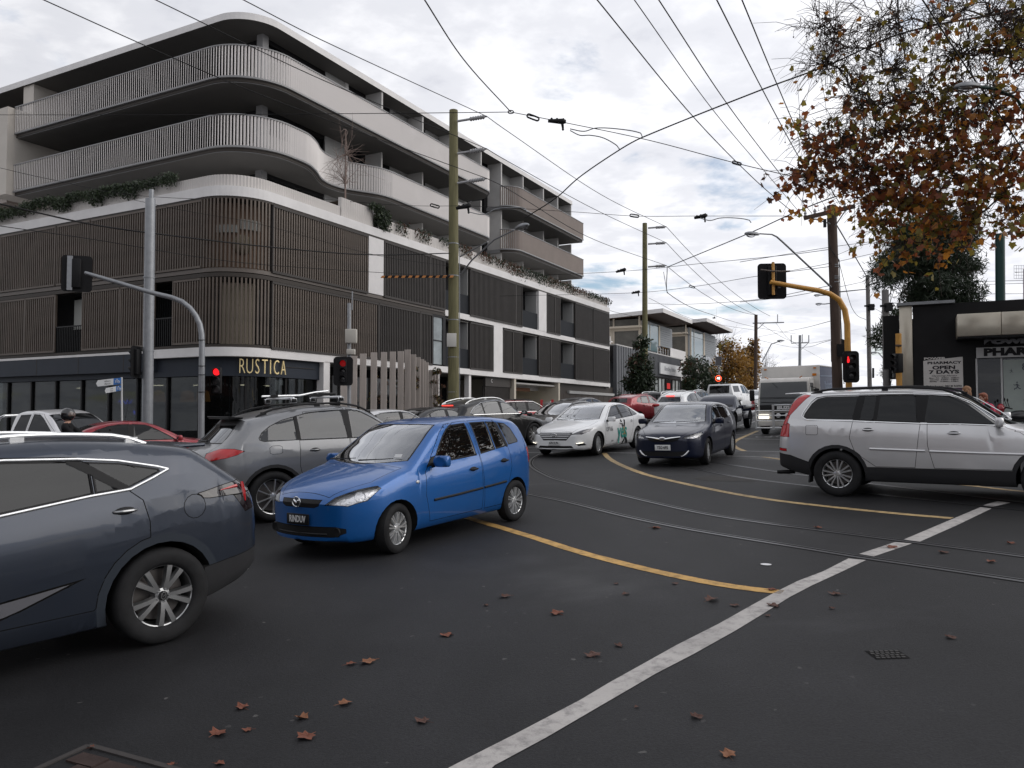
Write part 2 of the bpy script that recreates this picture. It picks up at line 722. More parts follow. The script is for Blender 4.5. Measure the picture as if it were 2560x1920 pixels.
def car_mats():
 M = {}
 M['rubber'] = pbr('tyre_rubber',(.018,.018,.019),.75,var=.3,vscale=9)
 M['trim'] = pbr('black_trim',(.014,.014,.015),.45)
 M['plastic'] = pbr('textured_plastic',(.028,.028,.030),.62,bump=.15,bscale=220)
 M['gap'] = pbr('panel_gap',(.004,.004,.004),.9)
 M['chrome'] = pbr('chrome',(.78,.79,.80),.12,1.0)
 M['alloy'] = pbr('alloy_silver',(.66,.67,.68),.30,.8,var=.12,vscale=14)
 M['alloyd'] = pbr('alloy_graphite',(.34,.345,.35),.28,.9)
 M['disc'] = pbr('brake_disc',(.12,.11,.105),.5,.7)
 M['glass'] = glass_mat('car_glass_dark',(.5,.53,.52),.10,boost=.75)
 M['glassc'] = glass_mat('car_glass_clear',(.80,.86,.84),.62,boost=3.4)
 M['lens'] = glass_mat('lamp_lens',(1,1,1),1.0,boost=1.2)
 M['refl'] = pbr('lamp_reflector',(.95,.95,.97),.16,.6,bump=1.0,bscale=38)
 M['red'] = pbr('tail_lamp_red',(.42,.008,.012),.12,0,.6)
 M['redlit'] = pbr('brake_lamp_lit',(.5,.01,.01),.2,emit=(1,.06,.04),estr=1.6)
 M['amber'] = pbr('indicator_amber',(.6,.20,.02),.15,0,.5)
 M['white_lens'] = pbr('white_lamp_lens',(.62,.62,.63),.12,.2,.6)
 M['lampwarm'] = pbr('lit_headlamp',(.8,.8,.75),.2,emit=(1,.93,.78),estr=1.6)
 M['seat'] = pbr('seat_cloth',(.035,.035,.038),.9)
 M['plate_w'] = pbr('plate_white',(.62,.63,.63),.4)
 M['plate_k'] = pbr('plate_black',(.012,.012,.014),.4)
 M['ink'] = pbr('black_ink',(.012,.012,.014),.5)
 M['inkw'] = pbr('white_ink',(.66,.66,.66),.5)
 M['wheelwell'] = pbr('wheel_well',(.010,.010,.010),.9)
 M['mirror'] = pbr('mirror_glass',(.75,.77,.79),.03,1.0)
 return M
CM = car_mats()
def wheel_meshes(R,rr,w,style,n,rmat,spw=1.0):
 """tyre and rim turned about Y, outer face towards +Y"""
 t = MB()
 h = w / 2
 pr = [(rr - .004,-h * .80),(rr + .015,-h * .98),(rr + .5 * (R - rr),-h * 1.02),(R - .022,-h * .93),(R - .004,-h * .74),(R,-h * .4),(R,h * .4),
 (R - .004,h * .74),(R - .022,h * .93),(rr + .55 * (R - rr),h * 1.02),(rr + .02,h * .99),(rr - .002,h * .86),(rr - .010,h * .7),(rr - .010,-h * .7)]
 t.lathe(pr,ax='Y',seg=40,close=True)
 m = MB()
 mi = 0
 yf = h * .72
 m.lathe([(rr - .001,yf + .012),(rr + .004,yf + .016),(rr + .002,yf + .002),(rr - .018,yf - .010),(rr - .022,yf - .05),(rr - .03,-h * .6),(rr - .006,-h * .6)],ax='Y',seg=40,cap=False)
 m.lathe([(.0001,yf - .004),(.030,yf - .003),(.058,yf - .012),(.068,yf - .05),(.062,yf - .10)],ax='Y',seg=16,cap=False)
 for k in range(n):
  angs = [2 * pi * k / n + pi / 2]
  wi,wo = .030,.026
  if style == 'double':
   g = .42 * pi / n
   angs = [angs[0] - g,angs[0] + g]
   wi,wo = .017,.020
  elif style == 'vee':
   angs = [angs[0] - .01,angs[0] + .01]
   wi,wo = .014,.016
  for q,a in enumerate(angs):
   a_in = a
   a_out = a
   if style == 'vee':
    a_in = 2 * pi * k / n + pi / 2
    a_out = a_in + (-1 if q == 0 else 1) * .36 * pi / n
   if style == 'wide':
    wi,wo = .034,.030
   p0 = Vector((cos(a_in) * .040,0,sin(a_in) * .040))
   p1 = Vector((cos(a_out) * (rr - .012),0,sin(a_out) * (rr - .012)))
   pm = (p0 + p1) / 2
   dr = (p1 - p0).normalized()
   sd_ = Vector((-dr.z,0,dr.x))
   y0,ym,y1 = yf - .012,yf - .002,yf - .004
   vs = []
   for p,ww,yy in ((p0,wi,y0),(pm,(wi + wo) / 2 * .88,ym),(p1,wo,y1)):
    for sx in (-1,1):
     vs.append(p + sd_ * (sx * ww * spw / 2 * .72) + Vector((0,yy + .004,0)))
    for sx in (1,-1):
     vs.append(p + sd_ * (sx * ww * spw / 2 * 1.15) + Vector((0,yy - .030,0)))
   m.add(vs,[(0,1,5,4),(1,2,6,5),(3,0,4,7),(4,5,9,8),(5,6,10,9),(7,4,8,11),(2,3,7,6),(6,7,11,10)])
 m.mi = 1
 for k in range(5):
  a = 2 * pi * k / 5 + .3
  m.lathe([(.008,yf - .0),(.007,yf + .004)],o=(cos(a) * .048,0,sin(a) * .048),ax='Y',seg=6)
 m.mi = 2
 m.lathe([(rr - .05,-.035),(rr - .05,-.02)],ax='Y',seg=32)
 m.mi = 3
 m.lathe([(rr - .008,-h * .62),(rr - .008,-h * .58)],ax='Y',seg=24)
 m.mi = 0
 tm = t.mesh('tyre')
 rm = m.mesh('rim')
 for me in (tm,rm):
  b = bmesh.new()
  b.from_mesh(me)
  bmesh.ops.recalc_face_normals(b,faces=b.faces)
  b.to_mesh(me)
  b.free()
  smooth(me)
  me.set_sharp_from_angle(angle=radians(38))
 tm.materials.append(CM['rubber'])
 for x in (rmat,CM['chrome'],CM['disc'],CM['gap']):
  rm.materials.append(x)
 return tm,rm
def convex_ok(poly):
 return poly
def build_car(sp,label,cat,group=None,name='car'):
 """loft the body, cut doors, glass and lamps out of its skin, add the fittings; returns the root Empty"""
 C = Car(sp)
 bm = C.shell()
 xo = C.xo
 paint = sp['paint']
 gl_side = sp.get('glass',CM['glass'])
 gl_ws = sp.get('wsglass',gl_side)
 root = thing(name,label,cat,group=group)
 parts = []
 pid = [0]
 def nid():
  pid[0] += 1
  return pid[0]
 def sidepts(poly,s):
  return [(xo - d,s * C.hw,z) for d,z in poly]
 top_zone = None
 wn = []
 if 'ws' in sp:
  yb,zb,yt,zt = sp['ws']
  i = nid()
  wm = sp.get('wsm',.02)
  C.cut([(0,-yb,zb),(0,-yb * .6,zb - wm),(0,0,zb - wm * 1.5),(0,yb * .6,zb - wm),(0,yb,zb),(0,yt,zt),(0,yt * .5,zt + .012),(0,-yt * .5,zt + .012),(0,-yt,zt)],(1,0,0),i,facing=.3,fdir=(1,0,.35),zone=lambda p: p.z > zb - .12 and abs(p.y) < yb + .25 and p.x > xo - C.L * .6)
  parts.append((i,'windshield',gl_ws,.022,CM['trim'],-.002,None))
 if 'rw' in sp:
  yb,zb,yt,zt = sp['rw']
  i = nid()
  C.cut([(0,-yb,zb),(0,yb,zb),(0,yt,zt),(0,-yt,zt)],(-1,0,0),i,facing=.3,fdir=(-1,0,sp.get('rwz',.2)),zone=lambda p: p.x < xo - C.L * .55)
  parts.append((i,'rear_window',gl_side,.02,CM['trim'],-.002,None))
 for poly in sp.get('wins',[]):
  for s in (1,-1):
   i = nid()
   C.cut(sidepts(poly,s),(0,s,0),i,facing=.35,fdir=(0,s,.25))
   parts.append((i,'side_window',gl_side,.013,CM['trim'],-.004,None))
 for poly in sp.get('pillars',[]):
  for s in (1,-1):
   i = nid()
   C.cut(sidepts(poly,s),(0,s,0),i,facing=.3,fdir=(0,s,.2))
   parts.append((i,'pillar_trim',CM['trim'],0,None,0,None))
 for (nm,mat,poly,dv,both) in sp.get('skin',[]):
  for s in ((1,-1) if both else (1,)):
   i = nid()
   pts = [(xo - d,s * y,z) for d,y,z in poly]
   fs = C.cut(pts,(dv[0],s * dv[1],dv[2]),i,facing=sp.get('skinface',.2))
   parts.append((i,nm,mat,.006,CM['gap'],0,None))
 wx = [(sp['fo'],sp['Rw']),(sp['fo'] + sp['wb'],sp['Rw'])]
 holes = []
 for (d,r) in wx:
  for s in (1,-1):
   ra = sp['Ra']
   if sp.get('clad'):
    i = nid()
    C.cut(sidepts(circ(d,sp['Rw'] * .98,ra + sp['clad']),s),(0,s,0),i,facing=.1,frm=(0,),zone=lambda p: p.z < sp['Rw'] + ra + .3)
    parts.append((i,'arch_moulding',sp.get('cladmat',CM['plastic']),0,None,0,None))
    h = 900 + len(holes)
    C.cut(sidepts(circ(d,sp['Rw'] * .98,ra),s),(0,s,0),h,facing=-.4,frm=(i,0),zone=lambda p: p.z < sp['Rw'] + ra + .3 and p.y * s > .3)
   else:
    h = 900 + len(holes)
    C.cut(sidepts(circ(d,sp['Rw'] * .98,ra),s),(0,s,0),h,facing=-.4,frm=tuple(range(0,pid[0] + 1)),zone=lambda p: p.z < sp['Rw'] + ra + .3 and p.y * s > .3)
   holes.append((h,s))
 for poly in sp.get('sills',[]):
  for s in (1,-1):
   i = nid()
   C.cut(sidepts(poly,s),(0,s,0),i,facing=.05)
   parts.append((i,sp.get('sillname','sill_moulding'),sp.get('cladmat',CM['plastic']),0,None,0,None))
 for poly in sp.get('doors',[]):
  for s in (1,-1):
   i = nid()
   C.cut(sidepts(poly,s),(0,s,0),i,facing=.15,fdir=(0,s,.1),zone=lambda p: p.z < C.T(min(max(xo - p.x,0),C.L)) - .06)
   parts.append((i,'door',paint,.0075,CM['gap'],0,None))
 for (nm,poly,dv,thr) in sp.get('panels',[]):
  i = nid()
  C.cut([(xo - d,y,z) for d,y,z in poly],dv,i,facing=thr)
  parts.append((i,nm,paint,.007,CM['gap'],0,None))
 bm = C.bm
 for h,s in holes:
  fs = [f for f in bm.faces if f[C.pid] == h]
  bedges = [e for f in fs for e in f.edges if len([g for g in e.link_faces if g[C.pid] == h]) == 1 and len(e.link_faces) > 1]
  bmesh.ops.delete(bm,geom=fs,context='FACES')
  bedges = [e for e in set(bedges) if e.is_valid]
  res = bmesh.ops.extrude_edge_only(bm,edges=bedges)
  vs = [g for g in res['geom'] if isinstance(g,bmesh.types.BMVert)]
  for v in vs:
   v.co.y -= s * .24
  for g in res['geom']:
   if isinstance(g,bmesh.types.BMFace):
    g[C.pid] = 800
 bm.normal_update()
 nl = {}
 for v in bm.verts:
  n = Vector()
  for f in v.link_faces:
   if f[C.pid] == 800 and len([g for g in v.link_faces if g[C.pid] != 800]):
    continue
   n += f.normal * f.calc_area()
  nl[v] = n.normalized() if n.length > 0 else v.normal.copy()
 def extract(pids,nm,mat,ring,rmat,depth):
  fs = [f for f in bm.faces if f[C.pid] in pids]
  if not fs:
   return None
  b2 = bmesh.new()
  mp,order = {},{}
  for f in fs:
   vs = []
   for v in f.verts:
    if v not in mp:
     mp[v] = b2.verts.new(v.co)
     order[mp[v]] = nl[v]
    vs.append(mp[v])
   try:
    nf = b2.faces.new(vs)
   except ValueError:
    continue
   if f[C.pid] == 800:
    nf.material_index = 1
  mats = [mat]
  if 800 in pids:
   mats.append(CM['wheelwell'])
  if ring:
   b2.normal_update()
   res = bmesh.ops.inset_region(b2,faces=list(b2.faces),thickness=ring,depth=depth,use_boundary=True,use_even_offset=True)
   mats.append(rmat)
   for f in res['faces']:
    f.material_index = len(mats) - 1
  b2.normal_update()
  b2.verts.index_update()
  nn = []
  for v in b2.verts:
   q = order.get(v)
   if q is None:
    qs = [order[e.other_vert(v)] for e in v.link_edges if e.other_vert(v) in order]
    q = sum(qs,Vector()).normalized() if qs and depth == 0 else v.normal
   nn.append(tuple(q))
  me = bpy.data.meshes.new(nm)
  b2.to_mesh(me)
  b2.free()
  smooth(me)
  try:
   me.normals_split_custom_set_from_vertices(nn)
  except Exception:
   pass
  return new_obj(nm,me,root,mats)
 body = extract((0,800),'body',paint,0,None,0)
 objs = {}
 for (i,nm,mat,ring,rmat,depth,lb) in parts:
  o = extract((i,),nm,mat,ring,rmat,depth)
  if o:
   objs.setdefault(nm,[]).append(o)
   if nm == 'headlight' and mat is CM['lens']:
    vs = [v.co.copy() for v in o.data.vertices]
    n = sum((f.normal * f.area for f in o.data.polygons),Vector()).normalized()
    c = sum(vs,Vector()) / len(vs)
    rm_ = o.data.copy()
    rm_.name = 'reflector'
    rm_.materials.clear()
    rm_.materials.append(CM['refl'])
    rm_.polygons.foreach_set('material_index',[0] * len(rm_.polygons))
    for v in rm_.vertices:
     v.co = c + (v.co - c) * .97 - n * .055
    rm_.update()
    new_obj('reflector',rm_,o)
    far = max(vs,key=lambda p: (p - c).length)
    ax_ = (far - c).normalized()
    for t,r in ((-.07,.062),(.085,.045)):
     m = MB()
     q = c + ax_ * t - n * .075
     zx = n
     xx = ax_ - zx * ax_.dot(zx)
     xx.normalize()
     yy = zx.cross(xx)
     m.lathe([(.006,0),(.012,.0),(r * .55,.012),(r * .9,.038),(r,.052),(r * 1.04,.050)],seg=20,cap=False)
     m.ball((0,0,.02),.013,8,6)
     m.xf(Matrix(((xx.x,yy.x,zx.x,q.x),(xx.y,yy.y,zx.y,q.y),(xx.z,yy.z,zx.z,q.z),(0,0,0,1))))
     m.build('lamp_bowl',CM['chrome'],o,True)
 bm.free()
 tm,rm = wheel_meshes(sp['Rw'],sp['rim'],sp.get('tw',.20),sp.get('rimstyle','plain'),sp.get('nsp',7),sp.get('rimmat',CM['alloy']),sp.get('spw',1.0))
 for d in (sp['fo'],sp['fo'] + sp['wb']):
  for s in (1,-1):
   w = bpy.data.objects.new('wheel',None)
   w.empty_display_size = .1
   link(w)
   w.parent = root
   w.location = (xo - d,s * (C.hw - sp.get('tw',.2) / 2 - sp.get('wheelin',.015)),sp['Rw'])
   st = sp.get('steer',0) if d == sp['fo'] else 0
   w.rotation_euler = (0,random.uniform(0,6),(0 if s > 0 else pi) + st)
   new_obj('tyre',tm,w)
   new_obj('rim',rm,w)
 for d,z in sp.get('handles',[]):
  for s in (1,-1):
   p = C.side(d,z,.004)
   q = C.side(d + .16,z,.004)
   p.y *= s
   q.y *= s
   m = MB()
   hm = sp.get('handlemat',paint)
   o2 = Vector((0,s * .028,0))
   m.tube([p,p + o2 * .7 + (q - p) * .12,p + o2 + (q - p) * .35,q + o2 - (q - p) * .3,q + o2 * .7 - (q - p) * .1,q],[.010,.012,.013,.013,.012,.010],8)
   h = m.build('handle',hm,None,True)
   best = None
   for dd in objs.get('door',[]):
    xs = [v.co.x for v in dd.data.vertices]
    ys = [v.co.y for v in dd.data.vertices]
    if min(xs) - .05 < p.x < max(xs) + .05 and ys[0] * s > 0:
     best = dd
   h.parent = best or root
   m = MB()
   c = (p + q) / 2
   m.ball(c - Vector((0,s * .004,0)),(.075,.010,.030),14,8)
   new = m.build('handle_recess',CM['trim'] if sp.get('darkrecess',True) else paint,best or root,True)
 if 'mirror' in sp:
  d,z = sp['mirror']
  for s in (1,-1):
   p = C.side(d,z - .02,-.01)
   p.y *= s
   m = MB()
   m.mi = 1
   m.tube([p,p + Vector((.0,s * .10,.03))],[.035,.028],8)
   m.mi = 0
   c = p + Vector((.005,s * .175,.055))
   m.ball(c,(.085,.125,.085),16,12)
   m.v = [v if (v - c).length > .16 else Vector((v.x,c.y + max(-.105,min(.105,(v.y - c.y) * 1.12)),c.z + max(-.066,min(.070,(v.z - c.z) * 1.1)))) for v in m.v]
   m.v = [Vector((min(v.x,c.x + .06) if v.x > c.x else max(v.x,c.x - .045),v.y,v.z)) if (v - c).length < .14 else v for v in m.v]
   o = m.build('wing_mirror',[sp.get('mirmat',paint),CM['trim']],root,True,60)
   g = MB()
   g.ball(c + Vector((-.043,0,0)),(.006,.092,.060),12,6)
   g.build('mirror_glass',CM['mirror'],o,True)
 for (pl_,r,mat) in sp.get('strips',[]):
  for s in (1,-1):
   m = MB()
   pts = []
   for d,z in pl_:
    p = C.side(d,z,.002)
    p.y *= s
    pts.append(p)
   m.tube(pts,r,6)
   m.build('trim_strip',mat,root,True)
 if 'rails' in sp:
  d0,d1,yf_,hh,rm_,rr_ = sp['rails']
  for s in (1,-1):
   m = MB()
   pts = []
   for k in range(15):
    t = k / 14
    d = d0 + (d1 - d0) * t
    z = C.T(d) - C.crn(d) * (yf_ ** 2) * 1.1
    lift = hh * min(1,sin(pi * min(max(t,.0),1)) * 3.2)
    pts.append((xo - d,s * yf_ * max(C.Y(d,C.T(d) - C.crn(d)),.3),z + lift - .012))
   m.tube(pts,rr_,8)
   for t in (.06,.5,.94):
    d = d0 + (d1 - d0) * t
    z = C.T(d) - C.crn(d) * yf_ ** 2
    m.box((xo - d,s * yf_ * max(C.Y(d,C.T(d) - C.crn(d)),.3),z),(.09,.028,hh * 1.2))
   m.build('roof_rail',rm_,root,True)
 if sp.get('wipers'):
  for y0 in (-.55,.02):
   d,z0 = sp['wipers']
   m = MB()
   pts = [(xo - C.bow(d + .0,y0 + t) + .01,y0 + t,z0 + .012 + .05 * t) for t in (0,.12,.25,.40,.52)]
   m.tube(pts,[.012,.009,.007,.006,.005],6)
   m.build('wiper',CM['trim'],root,True)
 if sp.get('seats'):
  zs,rows_ = sp['seats']
  for (d,ys) in rows_:
   for y in ys:
    m = MB()
    m.box((xo - d + .20,y,zs + .08),(.5,.46,.16))
    a = radians(-18)
    ax = (Vector((cos(a),0,-sin(a))),Vector((0,1,0)),Vector((sin(a),0,cos(a))))
    m.box(Vector((xo - d - .10,y,zs + .40)),(.13,.46,.56),ax)
    m.box(Vector((xo - d - .21,y,zs + .77)),(.09,.26,.17),ax)
    bevel_obj(m.build('seat',CM['seat'],root),.04,2)
  d,z = sp['dash']
  m = MB()
  m.box((xo - d,0,z - .12),(.36,C.hw * 1.62,.22))
  bevel_obj(m.build('dashboard',CM['seat'],root),.06,3)
  m = MB()
  cx_,cy_,cz_ = xo - d - .30,-sp.get('lhd',1) * .36,z + .02
  ring = []
  for k in range(21):
   t = 2 * pi * k / 20
   ring.append((cx_ - .05 + .07 * sin(t) * -1,cy_ + .185 * cos(t),cz_ + .165 * sin(t)))
  m.tube(ring,.014,6)
  m.tube([(cx_ + .1,cy_,cz_ - .08),(cx_ - .04,cy_,cz_)],.03,8)
  m.build('steering_wheel',CM['trim'],root,True)
  m = MB()
  m.box((xo - C.L * .5,0,sp.get('floor',.3)),(C.L * .62,C.hw * 1.7,.04))
  m.build('cabin_floor',CM['seat'],root)
 root['_car'] = 0
 del root['_car']
 return root,C,objs
def place_car(root,pos,heading):
 """heading: angle of the nose, clockwise from the view direction; stands on the sloping road"""
 f = Vector((sin(heading),cos(heading),0))
 f = (f - GN * f.dot(GN)).normalized()
 y = GN.cross(f)
 M = Matrix(((f.x,y.x,GN.x,pos[0]),(f.y,y.y,GN.y,pos[1]),(f.z,y.z,GN.z,gz(pos[0],pos[1])),(0,0,0,1)))
 root.matrix_world = M
 return root
def plate(root,txt,c,nrm,w=.37,h=.13,bg=None,ink=None,size=.088,up=(0,0,1),sx=.78):
 bg = bg or CM['plate_w']
 ink = ink or CM['ink']
 nrm = Vector(nrm).normalized()
 c = Vector(c)
 x = Vector(up).cross(nrm).normalized()
 y = nrm.cross(x)
 m = MB()
 m.box(c,(w,h,.014),(x,y,nrm))
 o = m.build('number_plate',bg,root)
 bevel_obj(o,.005,2)
 if txt:
  text_obj('lettering',txt,size,frame(c + nrm * .0095,x,y),ink,o,extrude=.0008,sx=sx,bold=.0025)
 return o
def gsurf(x,y):
 """height of the ground: the sloping junction, levelling off further away"""
 z = gz(x,y)
 d = sqrt(x * x + y * y)
 if z > 2.3:
  e = z - 2.3
  z = 2.3 + .55 * (1 - math.exp(-e / .55))
 if z < -1.2:
  z = -1.2 - .5 * (1 - math.exp((z + 1.2) / .5))
 return z
def asphalt():
 m = bpy.data.materials.new('asphalt')
 m.use_nodes = True
 nt = m.node_tree
 N,L = nt.nodes.new,nt.links.new
 b = nt.nodes['Principled BSDF']
 tc = N('ShaderNodeTexCoord')
 def noise_(s,d,r=.55,st=None,dist=0):
  n = N('ShaderNodeTexNoise')
  n.inputs['Scale'].default_value = s
  n.inputs['Detail'].default_value = d
  n.inputs['Roughness'].default_value = r
  n.inputs['Distortion'].default_value = dist
  if st:
   mp = N('ShaderNodeMapping')
   mp.inputs['Rotation'].default_value = (0,0,st[2])
   mp.inputs['Scale'].default_value = (st[0],st[1],1)
   L(tc.outputs['Object'],mp.inputs[0])
   L(mp.outputs[0],n.inputs['Vector'])
  else:
   L(tc.outputs['Object'],n.inputs['Vector'])
  return n.outputs['Fac']
 def rng(v,a,b_,c,d):
  r = N('ShaderNodeMapRange')
  for k,q in zip(('From Min','From Max','To Min','To Max'),(a,b_,c,d)):
   r.inputs[k].default_value = q
  L(v,r.inputs[0])
  return r.outputs[0]
 def mul(a,c):
  q = N('ShaderNodeMath')
  q.operation = 'MULTIPLY'
  for i,v in enumerate((a,c)):
   if isinstance(v,(int,float)):
    q.inputs[i].default_value = v
   else:
    L(v,q.inputs[i])
  return q.outputs[0]
 big = noise_(.16,5,.6,dist=.4)
 strk = noise_(.55,5,.6,(1,.13,radians(28)))
 mid = noise_(1.6,6,.62)
 grain = noise_(62,4,.75)
 vor = N('ShaderNodeTexVoronoi')
 vor.inputs['Scale'].default_value = 38
 L(tc.outputs['Object'],vor.inputs['Vector'])
 chip = rng(vor.outputs['Color'],.95,.98,0,1)
 v = mul(mul(mul(rng(big,.3,.7,.70,1.38),rng(strk,.3,.7,.72,1.32)),rng(mid,.3,.7,.86,1.16)),rng(grain,.25,.75,.45,1.55))
 sc = N('ShaderNodeVectorMath')
 sc.operation = 'SCALE'
 sc.inputs[0].default_value = (.0150,.0150,.0165)
 L(v,sc.inputs['Scale'])
 mx = N('ShaderNodeMix')
 mx.data_type = 'RGBA'
 L(mul(chip,.5),mx.inputs[0])
 L(sc.outputs[0],mx.inputs[6])
 mx.inputs[7].default_value = (.16,.155,.15,1)
 L(mx.outputs[2],b.inputs['Base Color'])
 wet = rng(big,.56,.72,0,1)
 ro = N('ShaderNodeMath')
 ro.operation = 'MULTIPLY_ADD'
 L(wet,ro.inputs[0])
 ro.inputs[1].default_value = -.26
 ro.inputs[2].default_value = .66
 L(ro.outputs[0],b.inputs['Roughness'])
 b.inputs['Specular IOR Level'].default_value = .24
 bu = N('ShaderNodeBump')
 bu.inputs['Strength'].default_value = .55
 bu.inputs['Distance'].default_value = .006
 L(grain,bu.inputs['Height'])
 L(bu.outputs[0],b.inputs['Normal'])
 return m
def worn_paint(name,col,wear=.30):
 m = bpy.data.materials.new(name)
 m.use_nodes = True
 nt = m.node_tree
 N,L = nt.nodes.new,nt.links.new
 b = nt.nodes['Principled BSDF']
 tc = N('ShaderNodeTexCoord')
 n = N('ShaderNodeTexNoise')
 n.inputs['Scale'].default_value = 9
 n.inputs['Detail'].default_value = 9
 n.inputs['Roughness'].default_value = .72
 L(tc.outputs['Object'],n.inputs['Vector'])
 r = N('ShaderNodeMapRange')
 r.inputs['From Min'].default_value = .30 + wear * .25
 r.inputs['From Max'].default_value = .52 + wear * .25
 L(n.outputs['Fac'],r.inputs[0])
 n2 = N('ShaderNodeTexNoise')
 n2.inputs['Scale'].default_value = 1.3
 n2.inputs['Detail'].default_value = 5
 L(tc.outputs['Object'],n2.inputs['Vector'])
 r2 = N('ShaderNodeMapRange')
 r2.inputs['From Min'].default_value = .3
 r2.inputs['From Max'].default_value = .7
 r2.inputs['To Min'].default_value = .78
 r2.inputs['To Max'].default_value = 1.08
 L(n2.outputs['Fac'],r2.inputs[0])
 s = N('ShaderNodeVectorMath')
 s.operation = 'SCALE'
 s.inputs[0].default_value = col
 L(r2.outputs[0],s.inputs['Scale'])
 mx = N('ShaderNodeMix')
 mx.data_type = 'RGBA'
 L(r.outputs[0],mx.inputs[0])
 mx.inputs[6].default_value = (col[0] * .42,col[1] * .42,col[2] * .43,1)
 L(s.outputs[0],mx.inputs[7])
 L(mx.outputs[2],b.inputs['Base Color'])
 b.inputs['Roughness'].default_value = .7
 bu = N('ShaderNodeBump')
 bu.inputs['Strength'].default_value = .4
 bu.inputs['Distance'].default_value = .004
 g = N('ShaderNodeTexNoise')
 g.inputs['Scale'].default_value = 110
 L(tc.outputs['Object'],g.inputs['Vector'])
 L(g.outputs['Fac'],bu.inputs['Height'])
 L(bu.outputs[0],b.inputs['Normal'])
 return m
M_ASPH = asphalt()
def struct(o):
 o['kind'] = 'structure'
 return o
def build_road():
 xs = [-160,-110,-80,-60] + [-50 + 2.5 * i for i in range(53)] + [90,110,140,200,320]
 ys = [-60,-40,-25] + [-15 + 2.5 * i for i in range(60)] + [145,170,210,300,450,700,1100]
 vs = [(x,y,gsurf(x,y)) for y in ys for x in xs]
 n = len(xs)
 fs = [(j * n + i,j * n + i + 1,(j + 1) * n + i + 1,(j + 1) * n + i) for j in range(len(ys) - 1) for i in range(n - 1)]
 struct(py_obj('road',vs,fs,M_ASPH,sm=True))
build_road()
MARKS = {'lift': .004}
def ground_poly(name,pts,mat,lift=.004,label=None,cat=None):
 """thin sheet lying on the road; pts are ground points"""
 vs = [(p[0],p[1],gsurf(p[0],p[1]) + lift) for p in pts]
 o = py_obj(name,vs,[list(range(len(vs)))],mat)
 bm = bmesh.new()
 bm.from_mesh(o.data)
 bm.normal_update()
 for f in bm.faces:
  if f.normal.z < 0:
   f.normal_flip()
 bm.to_mesh(o.data)
 bm.free()
 return o
def strip(name,left,right,mat,lift=.004):
 """ribbon between two rows of ground points"""
 vs,fs = [],[]
 for a,b in zip(left,right):
  for p in (a,b):
   vs.append((p[0],p[1],gsurf(p[0],p[1]) + lift))
 for i in range(len(left) - 1):
  fs.append((2 * i,2 * i + 1,2 * i + 3,2 * i + 2))
 o = py_obj(name,vs,fs,mat)
 bm = bmesh.new()
 bm.from_mesh(o.data)
 bmesh.ops.recalc_face_normals(bm,faces=bm.faces)
 bm.normal_update()
 if sum(f.normal.z for f in bm.faces) < 0:
  bmesh.ops.reverse_faces(bm,faces=bm.faces)
 bm.to_mesh(o.data)
 bm.free()
 return o
def dense(pts,n=8):
 pts = [tuple(Vector(p)[:2]) for p in pts]
 out = []
 for i in range(len(pts) - 1):
  p0,p1,p2,p3 = (Vector(pts[max(i - 1,0)]),Vector(pts[i]),Vector(pts[i + 1]),Vector(pts[min(i + 2,len(pts) - 1)]))
  for k in range(n):
   t = k / n
   out.append(.5 * ((2 * p1) + (p2 - p0) * t + (2 * p0 - 5 * p1 + 4 * p2 - p3) * t * t + (3 * p1 - p0 - 3 * p2 + p3) * t ** 3))
 out.append(Vector(pts[-1]))
 return out
def line(name,px,w,mat,lift=.004,n=8,jit=0.0):
 c = dense([at(*p) for p in px],n)
 L_,R_ = [],[]
 for i,p in enumerate(c):
  t = (c[min(i + 1,len(c) - 1)] - c[max(i - 1,0)]).normalized()
  nrm = Vector((-t.y,t.x))
  j = random.uniform(-jit,jit)
  L_.append(p + nrm * (w / 2 + j))
  R_.append(p - nrm * (w / 2 + random.uniform(-jit,jit)))
 return strip(name,L_,R_,mat,lift)
P_WL = worn_paint('line_white',(.42,.40,.385),.02)
P_YL = worn_paint('line_yellow',(.56,.33,.095),.12)
P_YL2 = worn_paint('line_yellow_pale',(.48,.34,.16),.25)
P_THIN = worn_paint('line_thin',(.33,.33,.33),.45)
def zm(x,y,x0=1000,y0=1150,s=.7052):
 return (x0 + x * s,y0 + y * s)
def edge_line(le,re):
 a = [at(*zm(*p)) for p in le]
 b = [at(*zm(*p)) for p in re]
 return a,b
a,b = edge_line([(60,1180),(175,1092),(400,978),(640,852),(740,792),(830,742),(980,658),(1130,582),(1240,520),(1330,470),(1410,430),(1500,396),(1590,350)],
 [(240,1180),(335,1085),(520,985),(720,868),(820,810),(905,760),(1040,690),(1190,606),(1290,545),(1380,488),(1460,446),(1560,400),(1652,356)])
struct(strip('stop_line',a,b,P_WL))
a,b = edge_line([(1628,334),(1755,292)],[(1680,343),(1815,297)])
struct(strip('stop_line',a,b,P_WL))
a,b = edge_line([(1786,283),(1930,222),(2058,168)],[(1842,291),(1975,232),(2097,173)])
struct(strip('stop_line',a,b,P_WL))
a,b = edge_line([(2066,161),(2118,147)],[(2095,168),(2165,152)])
struct(strip('stop_line',a,b,P_WL))
struct(line('lane_line',[zm(205,196),zm(330,232),zm(470,274),zm(620,322),zm(760,360),zm(900,394),zm(1080,432),zm(1230,456),zm(1357,470)],.145,P_YL,jit=.004))
struct(line('lane_line',[(1511,1133),(1524,1147),(1560,1166),(1620,1188),(1700,1207),(1780,1224),(1860,1239),(1960,1254),(2100,1270),(2240,1284),(2380,1296)],.15,P_YL2,jit=.004))
struct(line('lane_line',[(2340,1207),(2430,1215),(2510,1224),(2600,1233)],.13,P_YL2))
